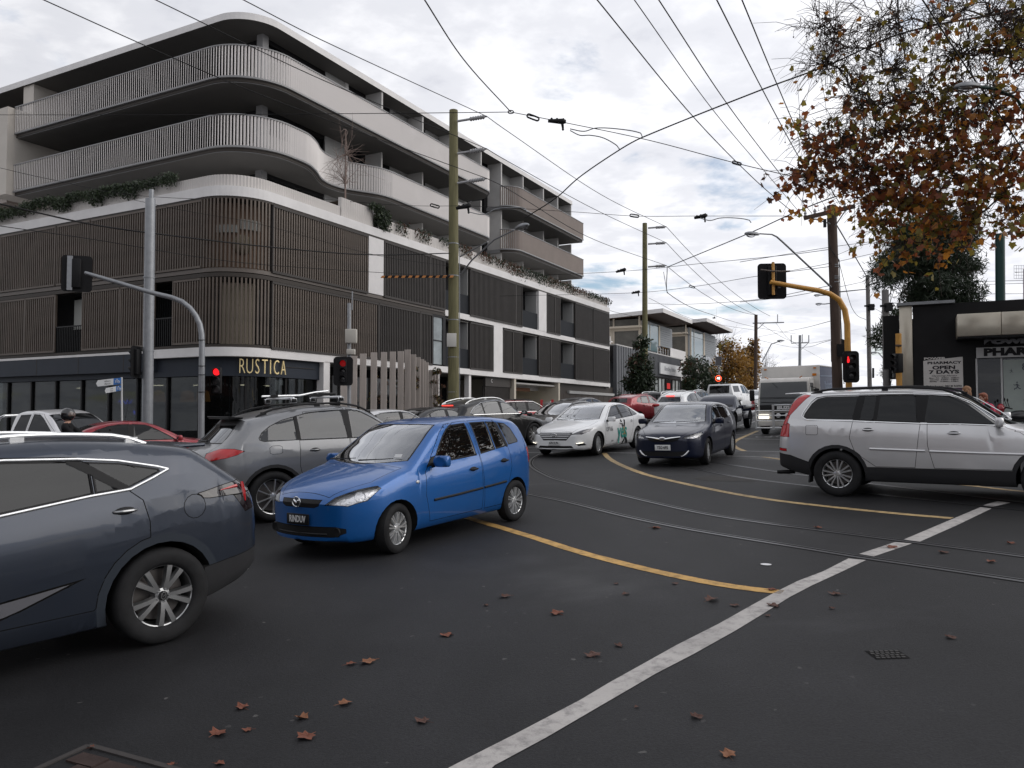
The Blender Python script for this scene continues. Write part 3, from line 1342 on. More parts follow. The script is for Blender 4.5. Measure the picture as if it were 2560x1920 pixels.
struct(line('lane_line',[(1895,1077),(1860,1092),(1838,1103),(1833,1112),(1842,1120),(1862,1128)],.15,P_YL2))
struct(line('lane_line',[(1905,1142),(1960,1150),(2010,1160)],.12,P_YL2))
for px,w in (([(1835,1087),(1890,1087),(1950,1088),(2010,1089)],.12),([(1852,1097),(1900,1098),(1950,1099),(2000,1100)],.12),([(1300,1118),(1380,1119),(1460,1121)],.11),([(1300,1131),(1400,1132),(1440,1132)],.11),
 ([(1520,1132),(1590,1133),(1660,1134)],.11),([(1780,1127),(1870,1128),(1950,1129)],.11),([(1775,1140),(1860,1141),(1945,1144)],.11),
 ([(1270,1130),(1300,1131)],.11),([(1858,1037),(1880,1034),(1900,1031)],.12),([(1850,1064),(1880,1056),(1900,1050)],.12),([(1605,1066),(1640,1062),(1670,1060)],.11)):
 struct(line('lane_line',px,w,P_THIN))
bx = at(1935,1092)
bu = Vector((1,-.25,0)).normalized()
bv = Vector((.25,1,0)).normalized()
m = MB()
def flat_ring(c,r,w,n=20):
 vs,fs = [],[]
 for k in range(n):
  t = 2 * pi * k / n
  for q in (r - w,r):
   p = c + bu * (q * cos(t)) + bv * (q * sin(t) * 1.6)
   vs.append((p.x,p.y,gsurf(p.x,p.y) + .004))
 for k in range(n):
  a_,b_ = 2 * k,2 * ((k + 1) % n)
  fs.append((a_,a_ + 1,b_ + 1,b_))
 m.add(vs,fs)
flat_ring(bx - bu * .35,.28,.05)
flat_ring(bx + bu * .35,.28,.05)
for p,q in (((-.35,0),(-.05,.55)),((-.05,.55),(.25,.5)),((-.05,.1),(-.05,.55)),((.25,.5),(.35,0)),((-.35,0),(-.05,.1)),((-.05,.1),(.25,.5))):
 A,B_ = bx + bu * p[0] + bv * p[1],bx + bu * q[0] + bv * q[1]
 t = (B_ - A).normalized()
 nn = Vector((-t.y,t.x,0)) * .03
 m.add([(v.x,v.y,gsurf(v.x,v.y) + .005) for v in (A - nn,B_ - nn,B_ + nn,A + nn)],[(0,1,2,3)])
struct(m.build('bicycle_symbol',P_THIN))
M_STEEL = pbr('rail_steel',(.07,.07,.075),.38,.7,var=.25,vscale=2)
M_GROOVE = pbr('rail_groove',(.006,.006,.006),.9)
def rail(px):
 c = dense([at(*p) for p in px],10)
 for w0,w1,mat,lf,nm in ((-.075,.075,M_GROOVE,.0025,'rail_groove'),(-.062,.000,M_STEEL,.006,'tram_rail'),(.045,.066,M_STEEL,.005,'tram_rail')):
  L_,R_ = [],[]
  for i,p in enumerate(c):
   t = (c[min(i + 1,len(c) - 1)] - c[max(i - 1,0)]).normalized()
   nrm = Vector((-t.y,t.x))
   L_.append(p + nrm * w0)
   R_.append(p + nrm * w1)
  struct(strip(nm,L_,R_,mat,lf))
rail([(1352,1135),(1333,1146),(1326,1158),(1334,1170),(1360,1185),(1395,1199),(1490,1222),(1635,1257),(1770,1286),(1915,1308),(2022,1322),(2270,1354),(2580,1394)])
rail([(1262,1213),(1310,1232),(1423,1256),(1564,1291),(1705,1320),(1846,1344),(1990,1367),(2150,1393),(2350,1422),(2580,1456)])
rail([(1630,1140),(1760,1152),(1800,1158),(1880,1170),(1960,1182),(2040,1192),(2150,1206),(2330,1228),(2500,1249),(2600,1260)])
rail([(1660,1158),(1740,1172),(1830,1190),(1930,1204),(2040,1217),(2150,1231),(2340,1252),(2600,1280)])
M_PATCH = pbr('asphalt_patch',(.045,.043,.042),.8,var=.25,vscale=3,bump=.5,bscale=120)
struct(ground_poly('road_patch',[at(*p) for p in ((1733,1197),(1775,1189),(1868,1190),(1905,1199),(1880,1206),(1855,1204),(1800,1203),(1765,1202))],M_PATCH,.003))
c = at(2218,1637)
m = MB()
for i in range(6):
 for j in range(4):
  x = c.x - .09 + i * .034 + (.012 if j % 2 else 0)
  y = c.y - .06 + j * .040
  z = gsurf(x,y)
  m.box((x,y,z + .001),(.026,.030,.010))
dr = m.build('drain_grate',pbr('cast_iron',(.035,.033,.032),.55,.5))
tag(dr,'small square iron grate with raised blocks in the asphalt at lower right','grate')
struct(ground_poly('grate_pit',[(c.x - .115,c.y - .085),(c.x + .115,c.y - .085),(c.x + .115,c.y + .085),(c.x - .115,c.y + .085)],M_GROOVE,.002))
c = at(1915,1412)
o = py_obj('survey_cap',[(c.x + .055 * cos(t),c.y + .055 * sin(t),gsurf(c.x,c.y) + .006) for t in [2 * pi * k / 16 for k in range(16)]],[list(range(16))],pbr('cap_white',(.6,.6,.62),.4))
tag(o,'small round white disc set in the asphalt beside the stop line','survey disc')
BR = pbr('paver_red',(.046,.032,.029),.75,var=.3,vscale=6,bump=.3,bscale=60)
p0,p1,p2 = at(222,1865),at(90,1925),at(440,1925)
ex,ey = (p2 - p0).normalized(),(p1 - p0).normalized()
pv = thing('paver_patch','patch of reddish pavers with a pale border at the lower left corner','paving',p0)
pvm = MB()
pvm.box((0,0,0),(.205,.098,.020))
pm = pvm.mesh('paver')
pm.materials.append(BR)
ang = atan2(ex.y,ex.x)
for i in range(9):
 for j in range(9):
  q = p0 + ex * (.16 + i * .214 + (.107 if j % 2 else 0)) + ey * (.12 + j * .106)
  o = bpy.data.objects.new('paver',pm)
  link(o)
  o.parent = pv
  o.location = (q.x - p0.x,q.y - p0.y,gsurf(q.x,q.y) + random.uniform(-.004,.002) - p0.z)
  o.rotation_euler = (GB,-GA,ang + random.uniform(-.012,.012))
m = MB()
q = p0 + ex * 1.05
for d,base in ((ex,p0),(ey,p0)):
 L_ = 2.2 if d is ex else 1.0
 mid = base + d * L_ / 2
 m.box((mid.x - p0.x,mid.y - p0.y,gsurf(mid.x,mid.y) - p0.z),(L_,.035,.016),(d,Vector((-d.y,d.x,0)),ZV if 'ZV' in globals() else Vector((0,0,1))))
m.build('border',pbr('paver_border',(.050,.046,.045),.8,var=.2,vscale=5),pv)
M_PATH = pbr('footpath_concrete',(.17,.165,.16),.85,var=.14,vscale=1.2,bump=.3,bscale=50)
def footpath(pts,h=.13):
 n = len(pts)
 vs = [(p[0],p[1],gsurf(p[0],p[1]) + h) for p in pts] + [(p[0],p[1],gsurf(p[0],p[1]) - .3) for p in pts]
 fs = [list(range(n))] + [(i,n + i,n + (i + 1) % n,(i + 1) % n) for i in range(n)]
 o = py_obj('footpath',vs,fs,M_PATH)
 bm = bmesh.new()
 bm.from_mesh(o.data)
 bmesh.ops.recalc_face_normals(bm,faces=bm.faces)
 bm.to_mesh(o.data)
 bm.free()
 return struct(o)
def fp(st):
 p = bp(st[0],st[1],0)
 return (p.x,p.y)
footpath([fp((s,-4.2)) for s in (4,12,20,28,36)] + [fp((36,4)),fp((30,4)),fp((20,4)),fp((12,4)),fp((4,4))])
footpath([fp((36,-4.2)),fp((48,-4.2)),fp((64,-4.2)),fp((64,3)),fp((48,3)),fp((36,3.9))])
footpath([fp((-4.2,26)),fp((-4.2,15)),fp((-4.2,5)),fp((-3.9,2)),fp((-2.6,-1)),fp((-1,-2.8)),fp((1.5,-3.9)),fp((4,-4.2)),fp((4,4)),fp((4,15)),fp((4,26))])
footpath([(8.6,23.4),(10.4,20.6),(13.5,18.7),(24,13.4),(30,24),(18,29.5),(12.6,30.5),(9.9,26.5)],.06)
footpath([(9.9,26.5),(12.6,30.5),(24,52),(36,74),(32,76),(20.6,54.5)],.08)
M_CONC = pbr('concrete_pale',(.46,.45,.44),.75,var=.10,vscale=1.2,bump=.15,bscale=30)
M_CONCW = pbr('concrete_white',(.66,.645,.64),.7,var=.08,vscale=1.5)
M_BEIGE = pbr('concrete_beige',(.50,.465,.42),.75,var=.07,vscale=1.0)
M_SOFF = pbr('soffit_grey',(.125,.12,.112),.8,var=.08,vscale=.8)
M_WALLG = pbr('render_grey',(.36,.36,.355),.8,var=.06,vscale=1.0)
M_SLAT = pbr('slat_brown',(.092,.071,.056),.55,var=.30,vscale=1.5)
M_SLATD = pbr('slat_charcoal',(.055,.050,.047),.5,var=.12,vscale=1.5)
M_FIN = pbr('fin_pale',(.70,.665,.645),.5,var=.07,vscale=.6)
M_FINB = pbr('fin_bronze',(.27,.225,.20),.5,var=.10,vscale=.8)
M_RAIL = pbr('rail_grey',(.22,.22,.225),.45)
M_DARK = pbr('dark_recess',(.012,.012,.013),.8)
M_BAND = pbr('band_bronze',(.050,.043,.038),.5)
M_FASC = pbr('fascia_navy',(.030,.036,.048),.5,var=.15,vscale=.9)
M_WGL = pbr('window_glass',(.008,.010,.011),.04,0,0,.45)
M_FRAME = pbr('window_frame',(.015,.015,.016),.4)
M_BLIND = pbr('blind_pale',(.42,.43,.41),.8)
M_BALU = pbr('balustrade_dark',(.012,.014,.018),.6)
M_RIB = pbr('ribbed_concrete',(.50,.475,.455),.8,var=.08,vscale=1.0)
M_GAR = pbr('garage_wall',(.46,.42,.35),.8)
M_GOLD = pbr('letters_brass',(.62,.50,.26),.3,.6,emit=(1,.78,.42),estr=.10)
BL = thing('apartment_building','five storey corner apartment block with curved finned balconies and brown slatted screens','building',BC)
BINV = Matrix.Translation(BC).inverted()
def B(s,t,z):
 """building coordinates -> the building's own object space"""
 return BU * s + BV * t + Vector((0,0,z))
ZV = Vector((0,0,1))
BAX = (BU,BV,ZV)
def bbox(mb,s0,s1,t0,t1,z0,z1):
 mb.box(B((s0 + s1) / 2,(t0 + t1) / 2,(z0 + z1) / 2),(abs(s1 - s0),abs(t1 - t0),abs(z1 - z0)),BAX)
 return mb
def bpart(name,mat,boxes,sm=False,parent=None):
 if name not in ('window_frame','sign_rail') and len(boxes) > 1:
  return [bpart(name,mat,[b],sm,parent) for b in boxes][0]
 m = MB()
 for b in boxes:
  bbox(m,*b)
 return m.build(name,mat,parent or BL,sm)
def arc(cx,cy,r,a0,a1,n=12):
 return [(cx + r * cos(radians(a0 + (a1 - a0) * i / n)),cy + r * sin(radians(a0 + (a1 - a0) * i / n))) for i in range(n + 1)]
def resample(path,step,start=0.0):
 out = []
 d = -start
 acc = 0.0
 nxt = start
 for i in range(len(path) - 1):
  a,b = Vector(path[i]),Vector(path[i + 1])
  l = (b - a).length
  while nxt <= acc + l:
   t = (nxt - acc) / l
   p = a + (b - a) * t
   out.append((p.x,p.y,(b - a).normalized()))
   nxt += step
  acc += l
 return out
def offset(path,d):
 """shift a plan path to the right of its direction by d"""
 out = []
 for i,p in enumerate(path):
  a = Vector(path[max(i - 1,0)])
  b = Vector(path[min(i + 1,len(path) - 1)])
  tg = (b - a).normalized()
  out.append((p[0] + tg.y * d,p[1] - tg.x * d))
 return out
def spline(pts,n=6):
 out = []
 for i in range(len(pts) - 1):
  p0,p1,p2,p3 = (Vector(pts[max(i - 1,0)]),Vector(pts[i]),Vector(pts[i + 1]),Vector(pts[min(i + 2,len(pts) - 1)]))
  for k in range(n):
   t = k / n
   out.append(tuple(.5 * ((2 * p1) + (p2 - p0) * t + (2 * p0 - 5 * p1 + 4 * p2 - p3) * t * t + (3 * p1 - p0 - 3 * p2 + p3) * t ** 3)))
 out.append(tuple(pts[-1]))
 return out
def slab(name,mat,path,inner,z0,z1,parent=None,mat2=None):
 """plan outline = path + inner points, between two heights; mat2 for the underside"""
 pl = list(path) + list(inner)
 n = len(pl)
 m = MB()
 vs = [B(p[0],p[1],z0) for p in pl] + [B(p[0],p[1],z1) for p in pl]
 m.add(vs,[list(range(n)),list(range(2 * n - 1,n - 1,-1))] + [(i,n + i,n + (i + 1) % n,(i + 1) % n) for i in range(n)])
 me = m.mesh(name)
 if mat2:
  me.materials.append(mat)
  me.materials.append(mat2)
  me.polygons[0].material_index = 1
 bm = bmesh.new()
 bm.from_mesh(me)
 bmesh.ops.recalc_face_normals(bm,faces=bm.faces)
 bm.to_mesh(me)
 bm.free()
 return new_obj(name,me,parent or BL,mat)
def ribbon(name,mat,path,z0,z1,th,parent=None,sm=True,closed=False):
 """wall of thickness th standing on a plan path (thickness to the inside = left of travel)"""
 inn = offset(path,-th)
 m = MB()
 n = len(path)
 for i in range(n - 1):
  pass
 vs = []
 for p,q in zip(path,inn):
  vs += [B(p[0],p[1],z0),B(p[0],p[1],z1),B(q[0],q[1],z1),B(q[0],q[1],z0)]
 fs = []
 for i in range(n - 1):
  a,b = i * 4,i * 4 + 4
  for k in range(4):
   fs.append((a + k,a + (k + 1) % 4,b + (k + 1) % 4,b + k))
 fs += [(0,3,2,1),((n - 1) * 4,(n - 1) * 4 + 1,(n - 1) * 4 + 2,(n - 1) * 4 + 3)]
 m.add(vs,fs)
 return m.build(name,mat,parent or BL,sm,30)
LOW = [(0,23)] + arc(1.8,1.8,1.8,180,270,14) + [(40.1,0)]
P5 = [(2.62,19.2)] + arc(5.12,4.72,2.5,180,270,16) + [(23.2,2.22)] + arc(23.2,3.42,1.2,270,350,8)[1:]
S4 = spline([(5.12,2.22),(6.3,2.27),(7.3,2.66),(8.05,3.10),(8.7,3.37),(9.35,3.46),(10.2,3.34),(11.0,2.90),(11.9,2.40),(12.8,2.22)],5)
P4 = [(2.62,19.2)] + arc(5.12,4.72,2.5,180,270,16)[:-1] + S4 + [(23.2,2.22)] + arc(23.2,3.42,1.2,270,350,8)[1:]
PR = [(27.1,3.35)] + arc(28.3,3.42,1.2,190,270,8) + [(39.9,2.25),(39.9,3.4)]
ROOF = [(3.65,26)] + arc(5.55,5.22,1.9,180,270,14) + [(40.15,3.34)]
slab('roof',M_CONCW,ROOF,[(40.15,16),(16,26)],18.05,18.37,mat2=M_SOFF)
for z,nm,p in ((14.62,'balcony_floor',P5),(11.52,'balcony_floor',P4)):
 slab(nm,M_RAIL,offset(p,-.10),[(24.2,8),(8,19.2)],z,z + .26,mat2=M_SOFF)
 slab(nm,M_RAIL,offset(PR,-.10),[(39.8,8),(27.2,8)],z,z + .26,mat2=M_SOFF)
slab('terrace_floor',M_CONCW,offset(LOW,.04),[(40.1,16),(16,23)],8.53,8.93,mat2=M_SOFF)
ribbon('slab_drip',M_BAND,[p for p in offset(LOW,.02)],8.44,8.53,.5)
fin_me = {}
def fin_mesh(h,w,th,name,mat):
 m = MB()
 m.box((0,0,h / 2),(th,w,h))
 me = m.mesh(name)
 me.materials.append(mat)
 return me
def put(name,me,parent,s,t,z,ang):
 o = bpy.data.objects.new(name,me)
 link(o)
 o.parent = parent
 p = B(s,t,z)
 o.location = p
 o.rotation_euler = (0,0,ang)
 return o
cands = []
for (path,z,mat) in ((P5,14.85,M_FIN),(P4,11.75,M_FIN),(PR,14.85,M_FINB),(PR,11.75,M_FINB)):
 for s,t,tg in resample(path,.146,.05):
  w = BU * tg.x + BV * tg.y
  az = atan2(w.x,w.y) + radians(40)
  wp = bp(s,t,z)
  cands.append((wp.length,s,t,z,-az,mat))
cands.sort(key=lambda c: c[0])
FH = 1.36
fm = {m.name: fin_mesh(FH,.098,.026,'fin',m) for m in (M_FIN,M_FINB)}
balc = {}
bal_rest = MB()
for i,(dd,s,t,z,a,mat) in enumerate(cands):
 if i < 300:
  put('fin',fm[mat.name],BL,s,t,z + .02,a)
 else:
  bal_rest.mi = 0 if mat is M_FIN else 1
  c = B(s,t,z + .02 + FH / 2)
  d = Vector((-sin(a),cos(a),0))
  bal_rest.box(c,(.026,.098,FH),(Vector((cos(a),sin(a),0)),d,ZV))
fr = bal_rest.build('fin',[M_FIN,M_FINB],BL)
fr['kind'] = 'stuff'
for path,z in ((P5,14.85),(P4,11.75),(PR,14.85),(PR,11.75)):
 ribbon('balcony_rail',M_RAIL,offset(path,.05),z + FH + .02,z + FH + .07,.12)
 ribbon('balcony_rail',M_RAIL,offset(path,.05),z - .05,z + .03,.12)
 ribbon('balcony_edge',M_BAND,offset(path,-.06),z - .20,z - .05,.05)
for zf,zc in ((8.93,11.52),(11.78,14.62),(14.88,18.05)):
 bpart('window',M_WGL,[(5.86,5.92,5.0,19.3,zf,zc),(5.9,10.0,4.62,4.68,zf,zc),(11.84,13.4,4.62,4.68,zf,zc)])
 bpart('window_frame',M_FRAME,[(5.78,5.88,t,t + .10,zf,zc) for t in (5.0,7.4,9.9,12.4,14.9,17.2)] + [(s,s + .10,4.52,4.64,zf,zc) for s in (7.9,9.93,11.8,13.3)] + [(5.78,5.88,5.0,19.3,zc - .22,zc),(5.85,10,4.52,4.64,zc - .22,zc),(11.8,13.4,4.52,4.64,zc - .22,zc)])
 bpart('window_blind',M_BLIND,[(5.95,6.0,13.5,17.0,zf,zc - .3),(8.2,9.6,4.72,4.76,zf,zf + 1.5)])
 bpart('wall',M_WALLG,[(10.0,11.55,4.46,4.7,zf,zc)])
 bpart('column',M_CONCW,[(11.55,11.80,4.42,4.7,zf,zc)])
 bpart('column',M_RAIL,[(5.42,5.80,4.32,4.70,zf,zc)])
 for a,b in ((13.52,17.42),(17.56,20.86),(21.0,24.5),(27.55,30.85),(30.98,34.45),(34.58,37.2),(37.34,40.0)):
  e = a + (b - a) * .55
  bpart('window',M_WGL,[(a,e,4.62,4.68,zf,zc)])
  bpart('window_frame',M_FRAME,[(a,e,4.54,4.64,zc - .25,zc),(e - .1,e,4.54,4.64,zf,zc - .25),(a + (e - a) * .5,a + (e - a) * .5 + .08,4.54,4.64,zf,zc - .25)])
  bpart('wall',M_WALLG,[(e,b,4.50,4.7,zf,zc)])
  bpart('window_blind',M_BLIND,[(a + .2,e - .2,4.70,4.74,zf,zf + 1.5)])
 for s in (13.42,17.44,20.88,24.5,30.86,34.46,37.22,40.0):
  bpart('blade_wall',M_CONC,[(s,s + .13,3.42,4.6,zf,zc)])
 m = MB()
 for k in range(9):
  bbox(m,15.3,15.34,3.35 + k * .13,3.40 + k * .13,zf,zf + 1.75)
 bbox(m,15.3,15.36,3.25,3.32,zf,zf + 1.82)
 m.build('privacy_screen',M_BAND,BL)
 m = MB()
 for k in range(9):
  bbox(m,36.1,36.14,3.35 + k * .13,3.40 + k * .13,zf,zf + 1.75)
 bbox(m,36.1,36.16,3.25,3.32,zf,zf + 1.82)
 m.build('privacy_screen',M_BAND,BL)
bpart('core_wall',M_CONC,[(27.38,27.52,3.40,4.7,8.93,18.05)])
for zf,zc in ((8.93,10.3),(10.6,13.4),(13.7,18.05)):
 bpart('window',M_WGL,[(24.7,27.36,4.60,4.66,zf,zc)])
 bpart('window_frame',M_FRAME,[(26.9,27.36,4.50,4.62,zf,zc),(24.66,24.76,4.50,4.62,zf,zc),(24.7,27.36,4.50,4.61,zc - .12,zc)])
bpart('spandrel',M_CONC,[(24.66,27.36,4.48,4.7,10.3,10.6),(24.66,27.36,4.48,4.7,13.4,13.7)])
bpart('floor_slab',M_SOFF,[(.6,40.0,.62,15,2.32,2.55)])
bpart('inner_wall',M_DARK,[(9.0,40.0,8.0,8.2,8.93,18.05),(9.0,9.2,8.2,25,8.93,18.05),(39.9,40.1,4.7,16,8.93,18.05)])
bpart('end_wall',M_CONC,[(39.98,40.16,4.62,16,8.93,18.04)])
bpart('pier',M_BEIGE,[(2.25,5.6,19.25,20.5,11.55,16.2)])
bpart('pier',M_BEIGE,[(3.78,5.9,19.62,20.55,16.2,18.05)])
bpart('pier',M_BEIGE,[(5.0,5.9,18.4,19.5,8.93,11.55)])
m = MB()
for z in (11.75,14.85):
 for k in range(14):
  bbox(m,2.9,2.93,20.7 + k * .14,20.75 + k * .14,z,z + FH)
 bbox(m,2.86,2.96,20.5,22.6,z + FH,z + FH + .06)
 bbox(m,3.0,6,20.5,22.6,z - .3,z - .03)
bo = m.build('balcony',M_FINB,BL)
bpart('wall',M_BAND,[(5.9,6.1,19.0,34,8.6,18.05)])
m = MB()
bbox(m,10.7,10.82,4.34,4.46,13.15,13.4)
m.build('wall_lamp',M_CONCW,BL)
PAR = offset([(0,16.5)] + arc(1.8,1.8,1.8,180,270,14) + [(6.2,0)],-.14)
ribs = []
def ribbed(name,path,z0,z1,step=.13,depth=.022,mat=M_RIB,th=.16):
 pts = resample(path,step / 2)
 out = []
 for i,(s,t,tg) in enumerate(pts):
  d = depth if (i // 1) % 2 else 0
  out.append((s - tg.y * d,t + tg.x * d))
 return ribbon(name,mat,out,z0,z1,th,sm=False)
ribbed('parapet',PAR,8.94,9.42)
BIGP = [(6.2,.12),(8.2,.12)] + arc(8.2,1.02,.9,270,360,8) + [(9.1,1.9)]
ribbed('planter',BIGP,8.94,9.86)
slab('planter_soil',pbr('soil',(.03,.022,.015),.9),offset(BIGP,-.1),[(6.2,1.9)],9.60,9.72)
ribbed('parapet',[(9.1,.12),(40.0,.12),(40.0,3)],8.94,9.55,step=.15)
bpart('floor_slab',M_CONCW,[(14.7,40.1,-.02,.6,5.42,5.74),(5.0,40.1,-.05,.6,2.30,2.62)])
ribbon('floor_slab',M_CONCW,[p for p in [(-.03,4.9)] + arc(1.8,1.8,1.83,180,270,14) + [(5.0,-.05)]],2.27,2.62,.6)
bpart('floor_slab',M_CONCW,[(-.03,.6,4.9,23,2.50,2.60)])
ribbon('floor_band',M_BAND,offset([(0,23)] + arc(1.8,1.8,1.8,180,270,14) + [(14.7,0)],.03),5.36,5.52,.3)
ribbon('floor_band',pbr('band_brown',(.10,.082,.070),.5),offset([(0,23)] + arc(1.8,1.8,1.8,180,270,14) + [(14.7,0)],.0),5.56,5.72,.3)
ribbon('floor_band',M_BAND,offset([(0,23)] + arc(1.8,1.8,1.8,180,270,14) + [(5,0)],.0),2.62,2.74,.3)
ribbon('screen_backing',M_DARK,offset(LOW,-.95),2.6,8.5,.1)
ribbon('window',M_WGL,offset([(0,8.0)] + arc(1.8,1.8,1.8,180,270,14) + [(7.9,0)],-.80),2.7,8.45,.03)
M_WOOD = pbr('warm_interior',(.17,.105,.07),.8,var=.25,vscale=.8)
ribbon('interior_wall',M_WOOD,offset([(0,2.4)] + arc(1.8,1.8,1.8,180,270,14) + [(2.2,0)],-.55),5.8,8.4,.04)
ribbon('curtain',pbr('curtain_pale',(.33,.29,.22),.9,var=.2,vscale=3,stretch=(3,3,.2)),offset(arc(1.8,1.8,1.8,200,255,10),-.45),2.75,5.2,.03)
for (a,b,z0,z1) in ((190,225,7.2,7.5),(230,262,7.35,7.75)):
 ribbon('shelf',M_BLIND,offset(arc(1.8,1.8,1.8,a,b,5),-.42),z0,z1,.05)
m = MB()
q = B(1.05,.80,6.75)
m.ball(q,(.40,.40,.40),14,10)
m.build('pendant_lamp',pbr('paper_lamp',(.30,.25,.18),.8),BL,True)
m = MB()
bbox(m,.7,.74,2.0,2.35,6.6,7.3)
bbox(m,.7,.74,6.3,6.5,6.6,7.2)
bbox(m,.7,.74,7.2,7.5,6.9,7.3)
m.build('shelf',M_BLIND,BL)
bpart('curtain',M_BLIND,[(5.6,7.0,.80,.84,7.3,8.1),(13.9,14.9,.72,.76,2.8,5.2),(9.7,10.8,.7,.74,5.9,8.2),(9.0,9.9,.7,.74,2.8,4.4)])
scands = []
def screen(path,z0,z1,mat,step=.145,w=.066,dp=.07):
 for s,t,tg in resample(path,step,.06):
  wv = BU * tg.x + BV * tg.y
  scands.append((bp(s,t,(z0 + z1) / 2).length,s,t,z0,z1,atan2(wv.y,wv.x),mat,w,dp))
def frame_bar(s0,s1,z0,z1,mat):
 return [(s0,s1,-.05,.05,z0,z0 + .07),(s0,s1,-.05,.05,z1 - .07,z1)]
ARC = arc(1.8,1.8,1.8,180,270,20)
fb = []
for z0,z1 in ((5.74,8.44),(2.76,5.34)):
 screen(ARC,z0,z1,M_SLAT,.155,.072)
for z0,z1,spans in ((5.74,8.44,[(1.9,4.85),(4.98,8.65),(8.85,11.05),(11.25,15.4),(15.55,19)]),(2.76,5.34,[(1.9,3.40),(4.62,6.60),(6.75,9.15),(11.15,13.3),(13.4,15.4),(15.55,19)])):
 for a,b in spans:
  screen([(0,b),(0,a)],z0,z1,M_SLAT)
  m = MB()
  for q in ((-.05,.05,a - .04,b + .02,z1 - .08,z1),(-.05,.05,a - .04,b + .02,z0,z0 + .08),(-.05,.05,a - .06,a,z0,z1),(-.05,.05,b,b + .06,z0,z1)):
   bbox(m,*q)
  m.build('screen_frame',M_SLAT,BL)
fb = []
for z0,z1,spans in ((5.78,8.44,[(1.85,7.9),(9.2,13.1),(13.2,14.6),(17.35,23.0),(23.1,23.9),(27.75,29.0),(29.1,29.95),(32.8,36.3),(36.5,39.9)]),
 (2.70,5.34,[(1.85,8.7),(8.8,12.2),(12.3,13.35),(17.35,20.0),(21.35,22.6),(22.7,23.9),(26.45,28.3),(28.4,29.95),(32.8,36.3),(36.5,39.9)])):
 for a,b in spans:
  screen([(a,-.02),(b,-.02)],z0,z1,M_SLAT if a < 5 else M_SLATD,.142 if a < 14 else .15)
  m = MB()
  for q in ((a - .02,b + .04,-.08,.06,z1 - .09,z1),(a - .02,b + .04,-.08,.06,z0 - .10,z0),(a - .03,a + .03,-.07,.05,z0,z1 - .09),(b,b + .05,-.07,.05,z0,z1 - .09)):
   bbox(m,*q)
  m.build('screen_frame',M_SLATD,BL)
scands.sort(key=lambda c: c[0])
sm_ = {}
rest = MB()
for i,(dd,s,t,z0,z1,a,mat,w,dp) in enumerate(scands):
 if i < 300:
  k = (mat.name,round(z1 - z0,3),w)
  if k not in sm_:
   mm = MB()
   mm.box((0,0,(z1 - z0) / 2),(w,dp,z1 - z0))
   me = mm.mesh('slat')
   me.materials.append(mat)
   sm_[k] = me
  put('slat',sm_[k],BL,s,t,z0,a)
 else:
  rest.mi = 0 if mat is M_SLAT else 1
  c = B(s,t,(z0 + z1) / 2)
  rest.box(c,(w,dp,z1 - z0),(Vector((cos(a),sin(a),0)),Vector((-sin(a),cos(a),0)),ZV))
ro = rest.build('slat',[M_SLAT,M_SLATD],BL)
ro['kind'] = 'stuff'
bpart('pier',M_CONCW,[(7.96,9.14,-.04,.5,5.74,8.44)])
bpart('pier',M_CONCW,[(26.45,27.68,-.04,.5,5.74,8.44)])
bpart('pier',M_CONCW,[(20.15,21.28,-.04,.5,2.62,5.42)])
for a,b,z0 in ((14.75,17.3,5.74),(14.75,17.3,2.62),(24.0,26.4,5.74),(24.0,26.35,2.62),(30.05,32.7,5.74),(30.05,32.7,2.62)):
 bpart('balustrade',M_BALU,[(a,b,.06,.10,z0,z0 + 1.12)])
 bpart('loggia_wall',M_WALLG,[(b - .06,b,.10,1.6,z0,z0 + 2.7),(a + (b - a) * .42,b - .06,1.5,1.6,z0,z0 + 2.7)])
 bpart('window',M_WGL,[(a,a + (b - a) * .42,1.5,1.56,z0,z0 + 2.7)])
 bpart('soffit',M_SOFF,[(a,b,.05,1.6,z0 + 2.66,z0 + 2.69)])
for a,b in ((9.18,11.12),(3.44,4.60)):
 m = MB()
 k = a + .06
 while k < b:
  bbox(m,-.01,.02,k,k + .025,2.76,3.85)
  k += .12
 bbox(m,-.02,.03,a,b,3.85,3.90)
 m.build('balustrade',M_FRAME,BL)
 bpart('window',M_WGL,[(.86,.90,a,b,2.76,5.34)])
 bpart('window_blind',M_BLIND,[(.82,.84,a + .1,a + (b - a) * .42,3.85,5.2),(.82,.84,a + (b - a) * .55,b - .05,3.85,5.2)])
bpart('window_frame',M_FRAME,[(13.4,13.5,-.06,.1,2.70,5.34),(14.42,14.68,-.06,.1,2.70,5.34),(13.5,14.42,-.06,.1,5.24,5.34),(13.5,14.42,-.05,.1,3.95,4.0)])
bpart('window',pbr('pale_glazing',(.22,.25,.26),.06,0,0,.6,var=.4,vscale=1.2),[(13.5,14.42,-.0,.03,2.70,5.24)])
ribbon('shop_fascia',M_FASC,offset([(0,23)] + arc(2.4,2.4,2.4,180,270,14) + [(5.0,0)],-.22),1.52,2.27,.3)
bpart('shop_fascia',M_FASC,[(-.02,.28,4.6,23,1.76,2.50)])
for t in (6.4,9.4,12.4,15.4):
 bpart('fascia_joint',M_BAND,[(-.026,.0,t,t + .03,1.76,2.50)])
SHOP = offset([(0,23)] + arc(2.4,2.4,2.4,180,270,14) + [(5.0,0)],-.45)
M_SGL = glass_mat('shop_glass',(.8,.85,.85),.42,boost=.5)
ribbon('shop_window',M_SGL,SHOP,-1.9,1.55,.02)
m = MB()
for s,t,tg in resample(SHOP,1.85,.3):
 wv = BU * tg.x + BV * tg.y
 nv = Vector((-wv.y,wv.x,0))
 m.box(B(s,t,-.1) - nv * .03,(.09,.12,3.4),(wv,nv,ZV))
m.build('shop_frame',M_FRAME,BL)
